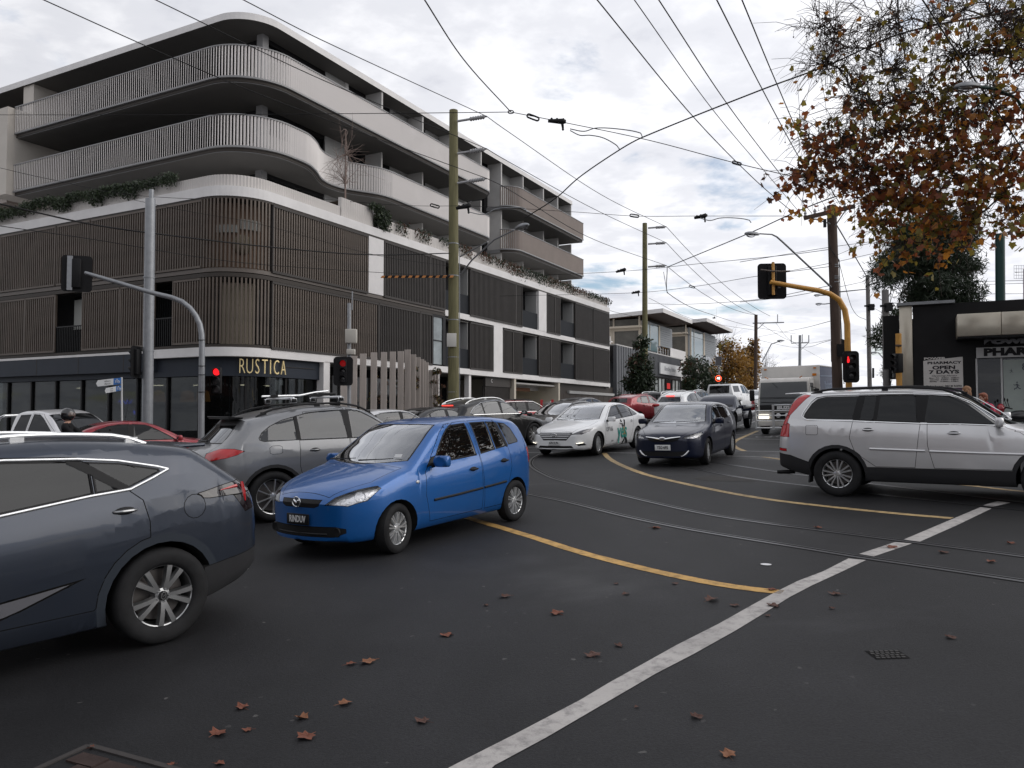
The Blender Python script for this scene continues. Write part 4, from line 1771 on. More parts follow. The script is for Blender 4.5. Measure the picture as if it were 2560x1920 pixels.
ribbon('shop_inner_wall',pbr('shop_interior',(.022,.017,.014),.8,var=.6,vscale=.9),offset(SHOP,-4.0),-1.9,2.3,.1)
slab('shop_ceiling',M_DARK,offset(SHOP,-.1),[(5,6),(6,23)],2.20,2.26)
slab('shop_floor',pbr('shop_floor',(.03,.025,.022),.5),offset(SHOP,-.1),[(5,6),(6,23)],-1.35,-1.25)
SHL = emit_mat('shop_light',(1,.86,.62),7.0)
m = MB()
for s,t in ((1.6,6.1),(1.6,6.5),(2.3,4.7),(3.0,2.6),(4.2,2.5),(2.0,9.5),(2.2,12.6)):
 bbox(m,s,s + .10,t,t + .28,1.25,1.29)
m.build('ceiling_lamp',SHL,BL)
m = MB()
for s,t in ((2.2,5.2),(2.0,4.0),(1.6,6.3)):
 m.lathe([(.05,.5),(.24,.42),(.30,.0),(.27,.0)],o=B(s,t,.55),seg=16)
m.build('pendant_lamp',pbr('lamp_orange',(.35,.12,.03),.6,emit=(1,.45,.12),estr=.35),BL,True)
m = MB()
for s,t,h in ((1.3,3.2,1.3),(2.4,1.5,1.0),(3.4,1.4,1.2),(4.1,1.4,.9),(1.4,7.8,1.0),(1.4,10.3,1.1)):
 bbox(m,s,s + .8,t,t + .5,-1.25,-1.25 + h)
m.build('counter',pbr('counter_brown',(.10,.06,.04),.6),BL)
m = MB()
for s,t,z in ((2.3,1.05,.75),(2.9,.95,.55),(3.4,.95,.8),(1.2,2.2,.7),(1.9,1.2,.2),(4.2,.9,.5)):
 bbox(m,s,s + .34,t,t + .03,z,z + .45)
m.build('menu_board',pbr('menu_board',(.28,.26,.18),.7),BL)
NEON = emit_mat('neon_blue',(.03,.08,1.0),4.0)
for k,(dt,dz,L_) in enumerate(((0,0,.9),(-1.0,-.45,.35))):
 m = MB()
 p = [B(1.2,8.4 + dt - L_ * q / 9,.55 + dz + .10 * sin(q * 2.3)) for q in range(10)]
 m.tube(p,.022,5)
 m.build('neon_sign',NEON,BL,True)
LP = offset([(0,8)] + arc(2.4,2.4,2.4,180,270,40) + [(5.0,0)],-.19)
lpts = resample(LP,.02)
def nearest_px(px):
 best = None
 for s,t,tg in lpts:
  w = bp(s,t,1.9)
  v = w - Vector((0,0,EYE))
  x = PCX + FPX * v.x / (v.y * cos(PITCH) + v.z * sin(PITCH))
  if best is None or abs(x - px) < best[0]:
   best = (abs(x - px),s,t,tg)
 return best[1:]
sg = bpart('sign_rail',M_BAND,[(2.9,4.6,.185,.20,1.95,1.97)])
for ch,px in zip('RUSTICA',(604.5,622.5,641,659,672.5,687,704)):
 s,t,tg = nearest_px(px)
 wv = BU * tg.x + BV * tg.y
 nv = Vector((wv.y,-wv.x,0))
 text_obj('letter',ch,.86,frame(B(s,t,1.88) + nv * .09,wv,ZV),M_GOLD,BL,extrude=.025,sx=.52,bold=-.012)
bpart('column',M_CONCW,[(4.95,5.35,-.02,.40,-1.5,2.30)])
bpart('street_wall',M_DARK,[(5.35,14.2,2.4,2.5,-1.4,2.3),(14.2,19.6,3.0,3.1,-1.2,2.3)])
bpart('street_window',M_WGL,[(5.4,13.8,2.36,2.40,-1.3,1.9)])
bpart('column',M_CONCW,[(13.95,14.25,.05,.35,-1.2,2.3),(17.35,17.6,.05,.35,-1.2,2.3)])
bpart('entry_door',pbr('door_brown',(.06,.045,.038),.5),[(14.6,16.0,2.9,2.98,-1.2,1.6),(16.4,18.9,2.9,2.98,-1.2,1.6)])
m = MB()
m.lathe([(.0001,-.02),(.16,-.02),(.16,.02),(.06,.02),(.06,.03)],o=(0,0,0),ax='Y',seg=18)
m.xf(Matrix.Translation(B(18.3,.9,.55)) @ Matrix.Rotation(pi / 2 - BA,4,'Z'))
m.build('wall_sign',M_CONCW,BL)
m = MB()
k = 19.6
while k < 22.8:
 bbox(m,k,k + .055,.25,.33,-.9,1.72)
 k += .12
bbox(m,19.55,22.9,.20,.36,1.72,2.3)
bbox(m,19.55,22.9,.36,.44,-.9,1.72)
m.build('service_door',M_SLATD,BL)
for s0,txt in ((20.4,'SPRINKLER\nCONTROL\nVALVE'),(21.5,'HYDRANT\nBOOSTER')):
 text_obj('door_sign',txt,.13,frame(B(s0,.235,.75),BU,ZV),CM['inkw'],BL,extrude=.002)
text_obj('door_sign','C',.30,frame(B(20.3,.185,2.05),BU,ZV),CM['inkw'],BL,extrude=.01)
bpart('garage_wall',M_GAR,[(22.9,23.15,0,9,-.8,2.3),(29.75,30.0,0,9,-.6,2.3),(23.15,29.75,8.9,9,-.8,2.3)])
bpart('garage_ceiling',M_CONC,[(23.15,29.75,.3,9,2.0,2.1),(23.15,29.75,1.6,1.9,1.72,2.0)])
bpart('clearance_bar',pbr('clearance_bar',(.18,.08,.04),.6),[(24.6,28.2,1.5,1.6,1.62,1.86)])
GL_ = emit_mat('fluorescent',(1,.90,.66),16.0)
m = MB()
bbox(m,23.5,25.2,2.6,2.72,1.86,1.92)
bbox(m,23.4,24.0,4.6,4.72,1.86,1.92)
m.build('tube_lamp',GL_,BL)
bpart('intercom',M_CONC,[(28.6,28.95,.1,.45,-.5,.95)])
m = MB()
k = 30.0
while k < 41.6:
 bbox(m,k,k + 1.13,.22,.30,-.4,1.55)
 k += 1.16
m.build('cupboard_door',pbr('cupboard_brown',(.050,.040,.034),.5,var=.2,vscale=1.2,stretch=(8,8,.3)),BL)
bpart('street_wall',M_BAND,[(29.95,41.7,.30,.6,-.5,2.3)])
bpart('cupboard_head',M_WALLG,[(32.0,41.6,.12,.34,1.57,1.78)])
bpart('end_wall',M_CONC,[(40.0,40.15,.0,10,2.2,8.9)])
M_GALV = pbr('galvanised',(.24,.25,.265),.45,.45,var=.14,vscale=6)
M_WOODP = pbr('pole_green_wood',(.135,.125,.062),.85,var=.28,vscale=5,stretch=(3,3,.25),bump=.4,bscale=30)
M_WOODB = pbr('pole_brown_wood',(.060,.038,.028),.85,var=.30,vscale=5,stretch=(3,3,.25),bump=.4,bscale=30)
M_YEL = pbr('signal_yellow',(.50,.25,.045),.5,var=.14,vscale=5)
M_SIG = pbr('signal_black',(.010,.010,.011),.55)
M_WIRE = pbr('wire_black',(.012,.012,.013),.6)
M_POR = pbr('porcelain_grey',(.30,.30,.31),.35)
M_REDL = emit_mat('signal_red_lit',(1,.012,.018),1.6)
M_REDD = emit_mat('signal_red_dim',(1,.015,.02),.16)
M_LENS = pbr('signal_lens_dark',(.03,.03,.032),.2)
def ground_of(px,D):
 x = (px - PCX) / FPX * D
 return Vector((x,D,gsurf(x,D)))
def P(px,py,D):
 return at_d(px,py,D)
SH = thing('shop_building','grey ribbed shop with white sign and glazed front below the townhouses','shop',BC)
M_CLAD = pbr('cladding_grey',(.098,.102,.112),.5,.2,var=.10,vscale=.7)
def hpart(root,name,mat,boxes):
 m = MB()
 for b in boxes:
  bbox(m,*b)
 return m.build(name,mat,root)
hpart(SH,'wall',M_CLAD,[(41.8,62,.02,.3,-.6,5.95)])
k = 41.8
rb = MB()
rb.box((0,0,3.0),(.07,.05,5.9))
rbm = rb.mesh('cladding_rib')
rbm.materials.append(M_CLAD)
while k < 62:
 put('cladding_rib',rbm,SH,k,.0,0,pi / 2 - BA)
 k += .62 if k < 50 else .42
hpart(SH,'wall',M_CLAD,[(61.7,62,.3,12,-.6,5.95)])
hpart(SH,'shop_window',pbr('shop_glazing',(.42,.45,.45),.08,0,0,.6,var=.5,vscale=.4),[(51.2,61.2,-.03,.015,.6,3.6)])
m = MB()
for s in (51.0,52.2,53.4,54.6,55.8,57,58.2,59.4,60.6,61.2):
 bbox(m,s,s + .16,-.10,.02,.5,3.7)
bbox(m,51,61.4,-.10,.02,3.6,3.75)
m.build('window_frame',M_FRAME,SH)
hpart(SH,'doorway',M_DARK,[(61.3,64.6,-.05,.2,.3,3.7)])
sgn = hpart(SH,'sign',pbr('sign_white',(.62,.63,.64),.5),[(53.8,61.8,-.20,-.06,4.05,5.15)])
text_obj('lettering','Bentley Ballet',.62,frame(B(57.2,-.21,4.62),BU,ZV),pbr('sign_grey_ink',(.26,.27,.29),.5),sgn,extrude=.004,sx=1.2)
ds = hpart(SH,'display_screen',M_FRAME,[(55.6,57.8,-.16,-.11,2.5,3.55)])
hpart(SH,'screen_picture',emit_mat('screen_red',(.8,.05,.05),.6),[(56.1,57.2,-.17,-.165,2.62,3.2)]).parent = ds
hpart(SH,'flat_roof',M_CONC,[(41.8,62,.0,12,5.95,6.05)])
hpart(SH,'roof_bench',M_CONCW,[(43.5,43.6,1.2,4.6,6.05,6.9),(43.5,44.1,1.2,4.6,6.4,6.5)])
M_TIMB = pbr('eave_timber',(.085,.042,.026),.6,var=.2,vscale=2)
M_HGLS = pbr('house_glass',(.16,.24,.27),.05,0,0,.7)
M_WEA = pbr('weatherboard',(.26,.28,.30),.6,bump=.2,bscale=8)
M_CREAM = pbr('frame_cream',(.50,.44,.36),.7)
def townhouse(label,s0,s1,t0,zb,zt,name='townhouse'):
 r = thing(name,label,'house',BC)
 depth = 9.0
 hpart(r,'wall',M_CREAM,[(s0 + .1,s1,t0 + .3,t0 + depth,zb,zt - .9)])
 hpart(r,'window',pbr('house_dim_glass',(.10,.095,.085),.10,0,0,.5,var=.5,vscale=.5),[(s0 + .02,s0 + .1,t0 + .6,t0 + depth - .2,zb + .9,zt - 1.9),(s0 + .02,s0 + .1,t0 + .6,t0 + depth - .2,zt - 1.35,zt - .7)])
 hpart(r,'window_blind',M_CREAM,[(s0 + .0,s0 + .02,t0 + 3.4,t0 + 6.0,zb + 1.3,zt - 1.9),(s0 + .0,s0 + .02,t0 + 6.3,t0 + 8.7,zb + .9,zt - 1.9)])
 m = MB()
 for t in (t0 + .4,t0 + 3.2,t0 + 6.1,t0 + depth - .2):
  bbox(m,s0 - .06,s0 + .08,t,t + .16,zb,zt - .4)
 bbox(m,s0 - .08,s0 + .08,t0 + .4,t0 + depth,zt - 1.9,zt - 1.55)
 bbox(m,s0 - .5,s0 + .08,t0 + .2,t0 + depth,zt - 1.62,zt - 1.42)
 m.build('window_frame',M_CREAM,r)
 hpart(r,'front_wall',M_WEA,[(s0 + .2,s1,t0 + .1,t0 + .3,zb,zt - .8)])
 k = zb + .3
 m = MB()
 while k < zt - .9:
  bbox(m,s0 + (s1 - s0) * .52,s1,t0 + .05,t0 + .11,k,k + .19)
  k += .24
 m.build('weatherboard',M_WEA,r)
 hpart(r,'front_window',M_HGLS,[(s0 + .6,s0 + (s1 - s0) * .48,t0 + .02,t0 + .1,zb + .7,zt - 1.1)])
 hpart(r,'window_frame',M_CREAM,[(s0 + .4,s0 + .62,t0 - .04,t0 + .1,zb + .5,zt - .9),(s0 + (s1 - s0) * .48,s0 + (s1 - s0) * .53,t0 - .04,t0 + .1,zb + .5,zt - .9),(s0 + 2.0,s0 + 2.1,t0 - .02,t0 + .1,zb + .7,zt - 1.1)])
 m = MB()
 sec = [(t0 - 2.3,zt - .30),(t0 + depth + .5,zt - .85),(t0 + depth + .5,zt - .45),(t0 - 2.3,zt + .12)]
 m.prism([B(s0 - .8,t,z) for t,z in sec],BU * (s1 - s0 + .8))
 ro = m.build('roof',[M_CONCW,M_TIMB],r)
 for p in ro.data.polygons:
  if p.normal.z < -.3:
   p.material_index = 1
 bp_ = hpart(r,'balcony_parapet',M_CONCW,[(s0 + (s1 - s0) * .42,s1,t0 - 1.5,t0 - 1.38,zb - .3,zb + 1.1)])
 hpart(r,'balcony_floor',M_CONC,[(s0,s1,t0 - 1.5,t0 + .1,zb - .45,zb - .3)])
 m = MB()
 kk = s0
 hpart(r,'balcony_glass',glass_mat('balcony_glass',(.8,.95,.95),.7,boost=1.5),[(s0,s0 + (s1 - s0) * .42,t0 - 1.46,t0 - 1.44,zb - .2,zb + 1.0)])
 while kk < s0 + (s1 - s0) * .42:
  bbox(m,kk,kk + .06,t0 - 1.48,t0 - 1.42,zb - .3,zb + .85)
  kk += .9
 m.build('baluster',M_CONCW,r)
 return r
h1 = townhouse('townhouse with skillion roof and brown eaves above the grey shop',56.0,66.5,2.2,6.05,10.6)
hpart(h1,'wall',M_CONCW,[(62.2,66.5,1.0,10,0,6.05)])
h2 = townhouse('far skillion roofed townhouse with satellite dish',74.0,88.0,2.2,6.3,11.6)
hpart(h2,'wall',M_CONCW,[(72,88,1.2,10,0,6.3)])
hpart(h2,'lower_window',M_HGLS,[(72.6,74.5,1.1,1.2,1.6,4.2),(76.5,79,1.1,1.2,1.6,4.2)])
m = MB()
q = B(76.0,7.0,12.6)
m.lathe([(.0001,.12),(.35,.06),(.55,-.06),(.56,-.05),(.36,.09),(.0001,.15)],seg=18)
m.xf(Matrix.Translation(q) @ Matrix.Rotation(radians(60),4,'Y') @ Matrix.Rotation(radians(20),4,'X'))
m.tube([q,q - ZV * .9],.04,6)
m.build('satellite_dish',CM['alloyd'],h2,True)
PHU = Vector((.886,-.463,0)).normalized()
PHN = Vector((-.463,-.886,0)).normalized()
PH0 = Vector((12.24,21.5,0))
PHZ = .98
PH = thing('pharmacy','single storey black pharmacy with beige canopy and opening hours poster','pharmacy',PH0 + ZV * PHZ)
PAX = (PHU,PHN,ZV)
def ph(name,mat,w0,w1,d0,d1,z0,z1,parent=None,bev=0):
 m = MB()
 m.box(PHU * ((w0 + w1) / 2) + PHN * ((d0 + d1) / 2) + ZV * ((z0 + z1) / 2),(w1 - w0,d1 - d0,z1 - z0),PAX)
 o = m.build(name,mat,parent or PH)
 if bev:
  bevel_obj(o,bev,1)
 return o
M_PBK = pbr('pharmacy_black',(.010,.010,.011),.45,var=.3,vscale=2)
M_PBG = pbr('panel_beige',(.47,.43,.355),.30,.35,var=.10,vscale=2)
ph('wall',M_PBK,-1.02,6,-.40,-.0,-.4,3.95)
ph('corner_panel',M_PBG,-1.36,-1.04,-.3,.06,1.35,3.93,None,.008)
ph('corner_panel',pbr('panel_beige_stained',(.36,.335,.285),.35,.3,var=.4,vscale=4),-1.36,-1.04,-.3,.06,-.4,1.335,None,.008)
ph('parapet_cap',M_GALV,-1.42,.02,-.45,.12,3.95,4.03)
ph('side_wall',M_PBK,-1.80,-1.38,-.9,-.5,2.2,3.75)
ph('side_wall',M_PBK,-1.34,6,-9,-.3,-.4,3.6)
ph('canopy_soffit',M_PBK,.04,6,.0,1.0,2.88,2.92)
for i in range(5):
 ph('canopy_panel',M_PBG,.03 + i * 1.0,.03 + i * 1.0 + .988,.0 if i else -.02,1.02,2.93,3.52,None,.008)
ph('shop_window',glass_mat('pharmacy_glass',(.9,.95,.95),.6,boost=1.0),.50,6,-.0,.015,-.3,2.38)
ph('window_frame',pbr('frame_white',(.5,.5,.5),.5),.48,.52,.0,.04,-.3,2.39)
ph('window_frame',pbr('frame_white',(.5,.5,.5),.5),1.06,1.10,.0,.04,-.3,2.39)
sb = ph('name_sign',pbr('sign_pale',(.46,.46,.46),.5),.50,5.5,.03,.12,2.40,2.68)
text_obj('lettering','PHARMACY',.27,frame(PHU * 1.70 + PHN * .125 + ZV * 2.54,PHU,ZV),CM['ink'],sb,extrude=.008,sx=1.45,bold=.016)
text_obj('lettering','POWER',.15,frame(PHU * 1.28 + PHN * .35 + ZV * 2.80,PHU,ZV),pbr('sign_steel',(.085,.085,.09),.35,.6),sb,extrude=.02,sx=2.3,bold=.015)
ph('window_poster',pbr('poster_pale',(.30,.34,.32),.5,var=.12,vscale=3),1.12,2.6,.02,.028,-.2,2.34)
pin = pbr('poster_ink',(.06,.07,.09),.6)
text_obj('poster_number','8',.26,frame(PHU * 1.60 + PHN * .031 + ZV * 2.13,PHU,ZV),pin,PH,extrude=.001,sx=.9,bold=.004)
def runner(w,z,s):
 m = MB()
 o3 = PHU * w + PHN * .031 + ZV * z
 def q(x,y):
  return o3 + PHU * (x * s) + ZV * (y * s)
 for pts,r in (([(0,.8),(.05,.45)],.10),([(.05,.45),(-.05,.2),(-.22,.22),(-.30,.02)],.06),([(.05,.45),(.2,.22),(.42,.12)],.06),([(0,.75),(-.22,.6),(-.36,.72)],.045),([(0,.75),(.18,.62),(.26,.48)],.045)):
  for a_,b_ in zip(pts[:-1],pts[1:]):
   A,Bq = q(*a_),q(*b_)
   t = (Bq - A).normalized()
   n = t.cross(PHN).normalized() * (r * s)
   m.prism([A - n,Bq - n * .8,Bq + n * .8,A + n],PHN * .0015)
 m.lathe([(.09 * s,0),(.09 * s,.0015)],seg=12,ax='Y')
 nh = len(m.v)
 for i in range(nh - 24,nh):
  v = m.v[i]
  m.v[i] = q(.02,.98) + PHU * v.x + ZV * v.z + PHN * v.y
 return m.build('poster_figure',pin,PH)
runner(1.42,1.52,.21)
runner(1.30,1.98,.10)
runner(1.62,1.14,.17)
runner(1.55,.60,.2)
ph('interior_wall',pbr('pharmacy_interior',(.06,.06,.065),.8),.2,6,-5.2,-5.1,-.3,2.6)
ph('interior_floor',pbr('pharmacy_floor',(.2,.2,.2),.5),.2,6,-5.1,-.4,-.3,-.25)
ph('interior_ceiling',M_DARK,.2,6,-5.1,-.02,2.40,2.45)
LGT = emit_mat('pharmacy_tube',(.9,.95,1),6.0)
for i,(w,d) in enumerate(((.85,-1.2),(.8,-1.8),(.7,-2.5),(1.5,-2.2),(1.2,-3.2))):
 ph('tube_lamp',LGT,w,w + .5,d,d + .06,2.35,2.38)
SH_M = [pbr('stock_blue',(.06,.10,.22),.5),pbr('stock_white',(.5,.5,.48),.5),pbr('stock_grey',(.18,.18,.2),.5)]
for i in range(4):
 ph('shelf',pbr('shelf_grey',(.24,.25,.26),.5),.58,1.02,-.75,-.35,.15 + i * .42,.18 + i * .42)
rr = random.Random(4)
for i in range(4):
 w = .60
 while w < .98:
  ww = rr.uniform(.06,.13)
  ph('carton',rr.choice(SH_M),w,w + ww - .01,-.72,-.40,.185 + i * .42,.185 + i * .42 + rr.uniform(.14,.32))
  w += ww
ph('counter',pbr('stock_white',(.5,.5,.48),.5),.7,1.3,-1.8,-1.2,-.25,.55)
PW = pbr('poster_white',(.52,.50,.48),.5)
PK = pbr('poster_black',(.02,.018,.022),.5)
po = ph('hours_poster',PW,-.78,.18,.004,.03,1.60,2.45)
ph('poster_foot',pbr('poster_purple',(.055,.022,.06),.5),-.78,.18,.004,.031,1.40,1.60)
m = MB()
m.prism([PHU * -.785 + PHN * .030 + ZV * 2.37,PHU * -.785 + PHN * .030 + ZV * 2.456,PHU * .185 + PHN * .030 + ZV * 2.456],PHN * .004)
m.build('poster_sweep',M_PBK,PH)
def ptxt(t,sz,w,z,mat,sx=1.2,bold=.0,d=.033,sh=0):
 z = 1.60 + (z - .60) * .68
 sz *= .74
 bold *= .45
 sx *= 1.3
 text_obj('lettering',t,sz,frame(PHU * w + PHN * d + ZV * z,PHU,ZV),mat,po,extrude=.001,sx=sx,bold=bold,shear=sh)
ptxt('POWER',.105,-.50,1.815,PW,1.5,.008,.036)
ptxt('PHARMACY',.13,-.27,1.63,PK,1.25,.008)
ptxt('OPEN',.18,-.28,1.43,PK,1.25,.012)
ptxt('7 DAYS',.18,-.28,1.25,PK,1.3,.012)
ptxt('Opening Hours',.085,-.28,1.10,PK,1.2,0,.033,.25)
ptxt('Mon - Fri:   8.30am - 8.00pm',.062,-.28,1.01,PK,1.05,.002)
ptxt('Saturday   9.00am - 5.00pm',.062,-.28,.94,PK,1.05,.002)
ptxt('Sunday    10.00am - 4.00pm',.062,-.28,.87,PK,1.05,.002)
ptxt('Telephone: 9818 5390',.095,-.29,.67,PK,1.05,.003)
def wood_pole(name,label,px,D,top_y,r0,r1,mat,lean_px=0,group=None):
 g = ground_of(px,D)
 t = P(px + lean_px,top_y,D)
 o = thing(name,label,'pole',g,None,group)
 m = MB()
 n = 10
 pts = [Vector((0,0,-.6)) + (t - g + Vector((0,0,.6))) * (i / n) for i in range(n + 1)]
 m.tube(pts,[r0 + (r1 - r0) * i / n for i in range(n + 1)],14)
 m.build('pole',mat,o,True,50)
 return o,g,t
pg = 'green timber tram poles along the left kerb'
tp,g1,t1 = wood_pole('timber_pole','thick greenish timber pole before the balconies with three grey insulator arms',1134,35.8,276,.27,.20,M_WOODP,0,pg)
def ins_arm(root,g,p,dirv,ln,r=.05):
 m = MB()
 p = Vector(p) - g
 d = dirv.normalized()
 m.tube([p,p + d * (ln * .42)],r * .8,8)
 pts,rs = [],[]
 k = 12
 for i in range(k + 1):
  f = .42 + .5 * i / k
  pts.append(p + d * (ln * f))
  rs.append(r * (1.5 if i % 2 else 1.0))
 m.tube(pts,rs,10)
 m.tube([p + d * (ln * .92),p + d * ln],r * .5,6)
 m.build('insulator',M_POR,root,True,60)
 return g + p + d * ln
tips1 = []
for y0 in (303,384,458):
 a = P(1144,y0,35.6)
 b = P(1217,y0 - 12,35.2)
 tips1.append(ins_arm(tp,g1,a,b - a,(b - a).length,.072))
m = MB()
q = P(1129,850,35.45) - g1
m.box(q,(.44,.03,.62))
bevel_obj(m.build('notice_plate',pbr('notice_white',(.50,.49,.46),.6),tp),.012,2)
m = MB()
for y in (800,893,980,610,690):
 c_ = P(1133,y,35.8) - g1
 m.lathe([(.262,-.02),(.262,.02)],o=c_,seg=14,cap=False)
m.build('steel_band',M_GALV,tp)
m = MB()
m.tube([P(1149,1000,35.5) - g1,P(1149,620,35.5) - g1],.018,6)
m.build('conduit',M_GALV,tp)
ca,cb = P(953,692,35.4),P(1133,691,35.4)
o = thing('striped_cable_guard','orange and black striped guard sleeve on the wire left of the timber pole','cable guard',ca)
n = 21
for mi,(nm,mt) in enumerate((('orange_band',pbr('guard_orange',(.50,.20,.05),.6)),('black_band',M_SIG))):
 m = MB()
 for i in range(n):
  if i % 2 == mi:
   s0,s1 = ca.lerp(cb,i / n) - ca,ca.lerp(cb,(i + 1) / n) - ca
   sk = Vector((0,0,.05))
   m.add([s0 - sk + Vector((-.03,0,0)),s1 - sk + Vector((-.03,0,0)),s1 + sk + Vector((.03,0,0)),s0 + sk + Vector((.03,0,0))] + [v + Vector((0,.06,0)) for v in (s0 - sk + Vector((-.03,0,0)),s1 - sk + Vector((-.03,0,0)),s1 + sk + Vector((.03,0,0)),s0 + sk + Vector((.03,0,0)))],
 [(0,1,2,3),(7,6,5,4),(0,4,5,1),(3,2,6,7),(0,3,7,4),(1,5,6,2)])
 ob = m.build(nm,mt,o)
lm = thing('street_lamp','street lamp on a forked arm fixed to the thick timber pole','street lamp',P(1150,690,35.6),None,'street lamps')
def lamp_head(root,loc,d,s=1.0):
 d = d.normalized()
 m = MB()
 m.ball((0,0,0),(.34 * s,.15 * s,.10 * s),16,10)
 m.v = [Vector((v.x,v.y,max(v.z,-.03 * s))) for v in m.v]
 M_ = frame(loc,d,ZV.cross(d))
 m.xf(M_)
 m.build('lamp_head',M_GALV,root,True)
 m = MB()
 m.ball((.06 * s,0,-.05 * s),(.20 * s,.11 * s,.09 * s),14,8)
 m.xf(M_)
 m.build('lamp_glass',CM['lens'],root,True)
base = P(1150,690,35.6)
e1,e2 = P(1150,688,35.6),P(1150,642,35.6)
tip = P(1285,575,32.5)
m = MB()
m.tube([e1 - base,P(1180,650,35.0) - base,P(1235,600,33.6) - base,tip - base],.035,8)
m.tube([e2 - base,P(1220,604,34.0) - base],.028,8)
m.build('arm',M_GALV,lm,True)
lamp_head(lm,P(1305,567,32.2) - base,(tip - e1) * Vector((1,1,.2)),1.25)
tp2,g2,t2 = wood_pole('timber_pole','second greenish timber pole further up the street behind the columnar tree',1612,60.5,558,.24,.18,M_WOODP,0,pg)
tips2 = []
for y0 in (570,610,667):
 a,b = P(1620,y0,60.2),P(1666,y0 - 3,59.8)
 tips2.append(ins_arm(tp2,g2,a,b - a,(b - a).length,.085))
pp,g3,t3 = wood_pole('power_pole','dark brown power pole with crossarm behind the yellow signal mast',2097,26.6,514,.175,.155,M_WOODB,-18)
m = MB()
a,b = P(2008,549,26.6) - g3,P(2135,519,26.2) - g3
dd = (b - a).normalized()
sx_ = dd.cross(ZV).normalized()
m.box((a + b) / 2 - sx_ * -.18,((b - a).length,.11,.13),(dd,sx_,dd.cross(sx_) * -1))
m.build('crossarm',M_WOODB,pp)
ins3 = []
for f in (.03,.22,.42,.8):
 q = a.lerp(b,f) + sx_ * .18
 m = MB()
 m.lathe([(.02,.04),(.05,.08),(.035,.12),(.055,.16),(.02,.24),(.0001,.25)],o=q,seg=10)
 m.build('insulator',M_POR,pp,True)
 ins3.append(g3 + q + ZV * .24)
m = MB()
m.tube([a.lerp(b,.12) + sx_ * .1,P(2077,560,26.5) - g3],.02,6)
m.tube([a.lerp(b,.85) + sx_ * .1,P(2084,570,26.5) - g3],.02,6)
m.build('brace',M_GALV,pp)
m = MB()
for y in (663,668,692,697,706):
 m.lathe([(.172,-.012),(.172,.012)],o=P(2087,y,26.6) - g3,seg=14,cap=False)
m.build('steel_band',M_GALV,pp)
m = MB()
m.box(P(2062,558,26.4) - g3,(.08,.08,.28))
m.box(P(2101,876,26.3) - g3,(.20,.12,.42))
m.build('junction_box',M_SIG,pp)
m = MB()
m.tube([P(2068,545,26.4) - g3,P(2071,600,26.4) - g3,P(2078,625,26.4) - g3,P(2098,650,26.4) - g3,P(2102,800,26.4) - g3,P(2110,960,26.4) - g3],.014,6)
m.build('service_cable',M_WIRE,pp)
lm = thing('street_lamp','street lamp on the long bent arm reaching left from the brown pole','street lamp',P(2078,718,26.5),None,'street lamps')
base = P(2078,718,26.5)
m = MB()
m.tube([Vector((0,0,0)),P(1960,608,25.2) - base,P(1942,592,25.0) - base,P(1930,586,24.9) - base,P(1896,584,24.6) - base],[.034,.03,.028,.026,.024],8)
m.build('arm',M_GALV,lm,True)
lamp_head(lm,P(1880,585,24.4) - base,Vector((-1,-.3,0)),.8)
sp_,g4,t4 = wood_pole('steel_pole','tall galvanised steel pole rising behind the red sedan',370,23.5,497,.165,.145,M_GALV,6)
m = MB()
m.tube([P(378,497,23.5) - g4,P(379,474,23.5) - g4],.07,10)
m.build('pole_cap',M_GALV,sp_)
m = MB()
for y in (694,878):
 m.lathe([(.165,-.02),(.165,.02)],o=P(373 if y < 800 else 371,y,23.5) - g4,seg=14,cap=False)
m.build('steel_band',M_GALV,sp_)
def signal(name,label,c,facing,w,h,board=True,lit=None,bw=None,bh=None,group='traffic signals',mat=M_SIG):
 """three-aspect signal; facing = horizontal direction the lamps look"""
 f = Vector((facing[0],facing[1],0)).normalized()
 x = ZV.cross(f)
 o = thing(name,label,'traffic light',c,None,'traffic signals')
 ax = (x,f,ZV)
 m = MB()
 m.box(-f * .02,(w * .62,.16,h * .86),ax)
 bevel_obj(m.build('housing',mat,o),.02,2)
 if board:
  bw,bh = bw or w * 1.5,bh or h * 1.08
  m = MB()
  pts = []
  r = .10
  for cx_,cz_,a0 in ((bw / 2 - r,bh / 2 - r,0),(-bw / 2 + r,bh / 2 - r,90),(-bw / 2 + r,-bh / 2 + r,180),(bw / 2 - r,-bh / 2 + r,270)):
   for k in range(6):
    a = radians(a0 + 18 * k)
    pts.append(x * (cx_ + r * cos(a)) + ZV * (cz_ + r * sin(a)))
  m.prism(pts,f * .018)
  m.build('backing_board',mat,o)
 for k in range(3):
  z = h * .28 * (1 - k)
  rr_ = h * .115
  m = MB()
  m.lathe([(.0001,.075),(rr_ * .6,.072),(rr_,.060)],ax='Y',seg=18)
  m.v = [x * v.x + f * v.y + ZV * (v.z + z) for v in m.v]
  m.build('lamp',(M_REDL if group != 'dim' else M_REDD) if lit == k else M_LENS,o,True)
  m = MB()
  vs,fs = [],[]
  nn = 16
  for q in range(nn + 1):
   t = radians(-30 + 240 * q / nn)
   for yy,k2 in ((.06,1.05),(.06 + rr_ * 1.9,1.0),(.06 + rr_ * 1.9,.96),(.06,1.01)):
    if yy > .1:
     yy = .06 + rr_ * 1.9 * max(.35,sin(t) * .5 + .5)
    vs.append(x * (rr_ * k2 * cos(t)) + f * yy + ZV * (rr_ * k2 * sin(t) + z))
  for q in range(nn):
   for c4 in range(4):
    fs.append((q * 4 + c4,q * 4 + (c4 + 1) % 4,(q + 1) * 4 + (c4 + 1) % 4,(q + 1) * 4 + c4))
  m.add(vs,fs)
  m.build('visor',mat,o,True)
 return o,f,x
mp_ = thing('signal_mast','galvanised curved signal mast arching left across the brown slats','signal mast',ground_of(503,22.5))
g5 = ground_of(503,22.5)
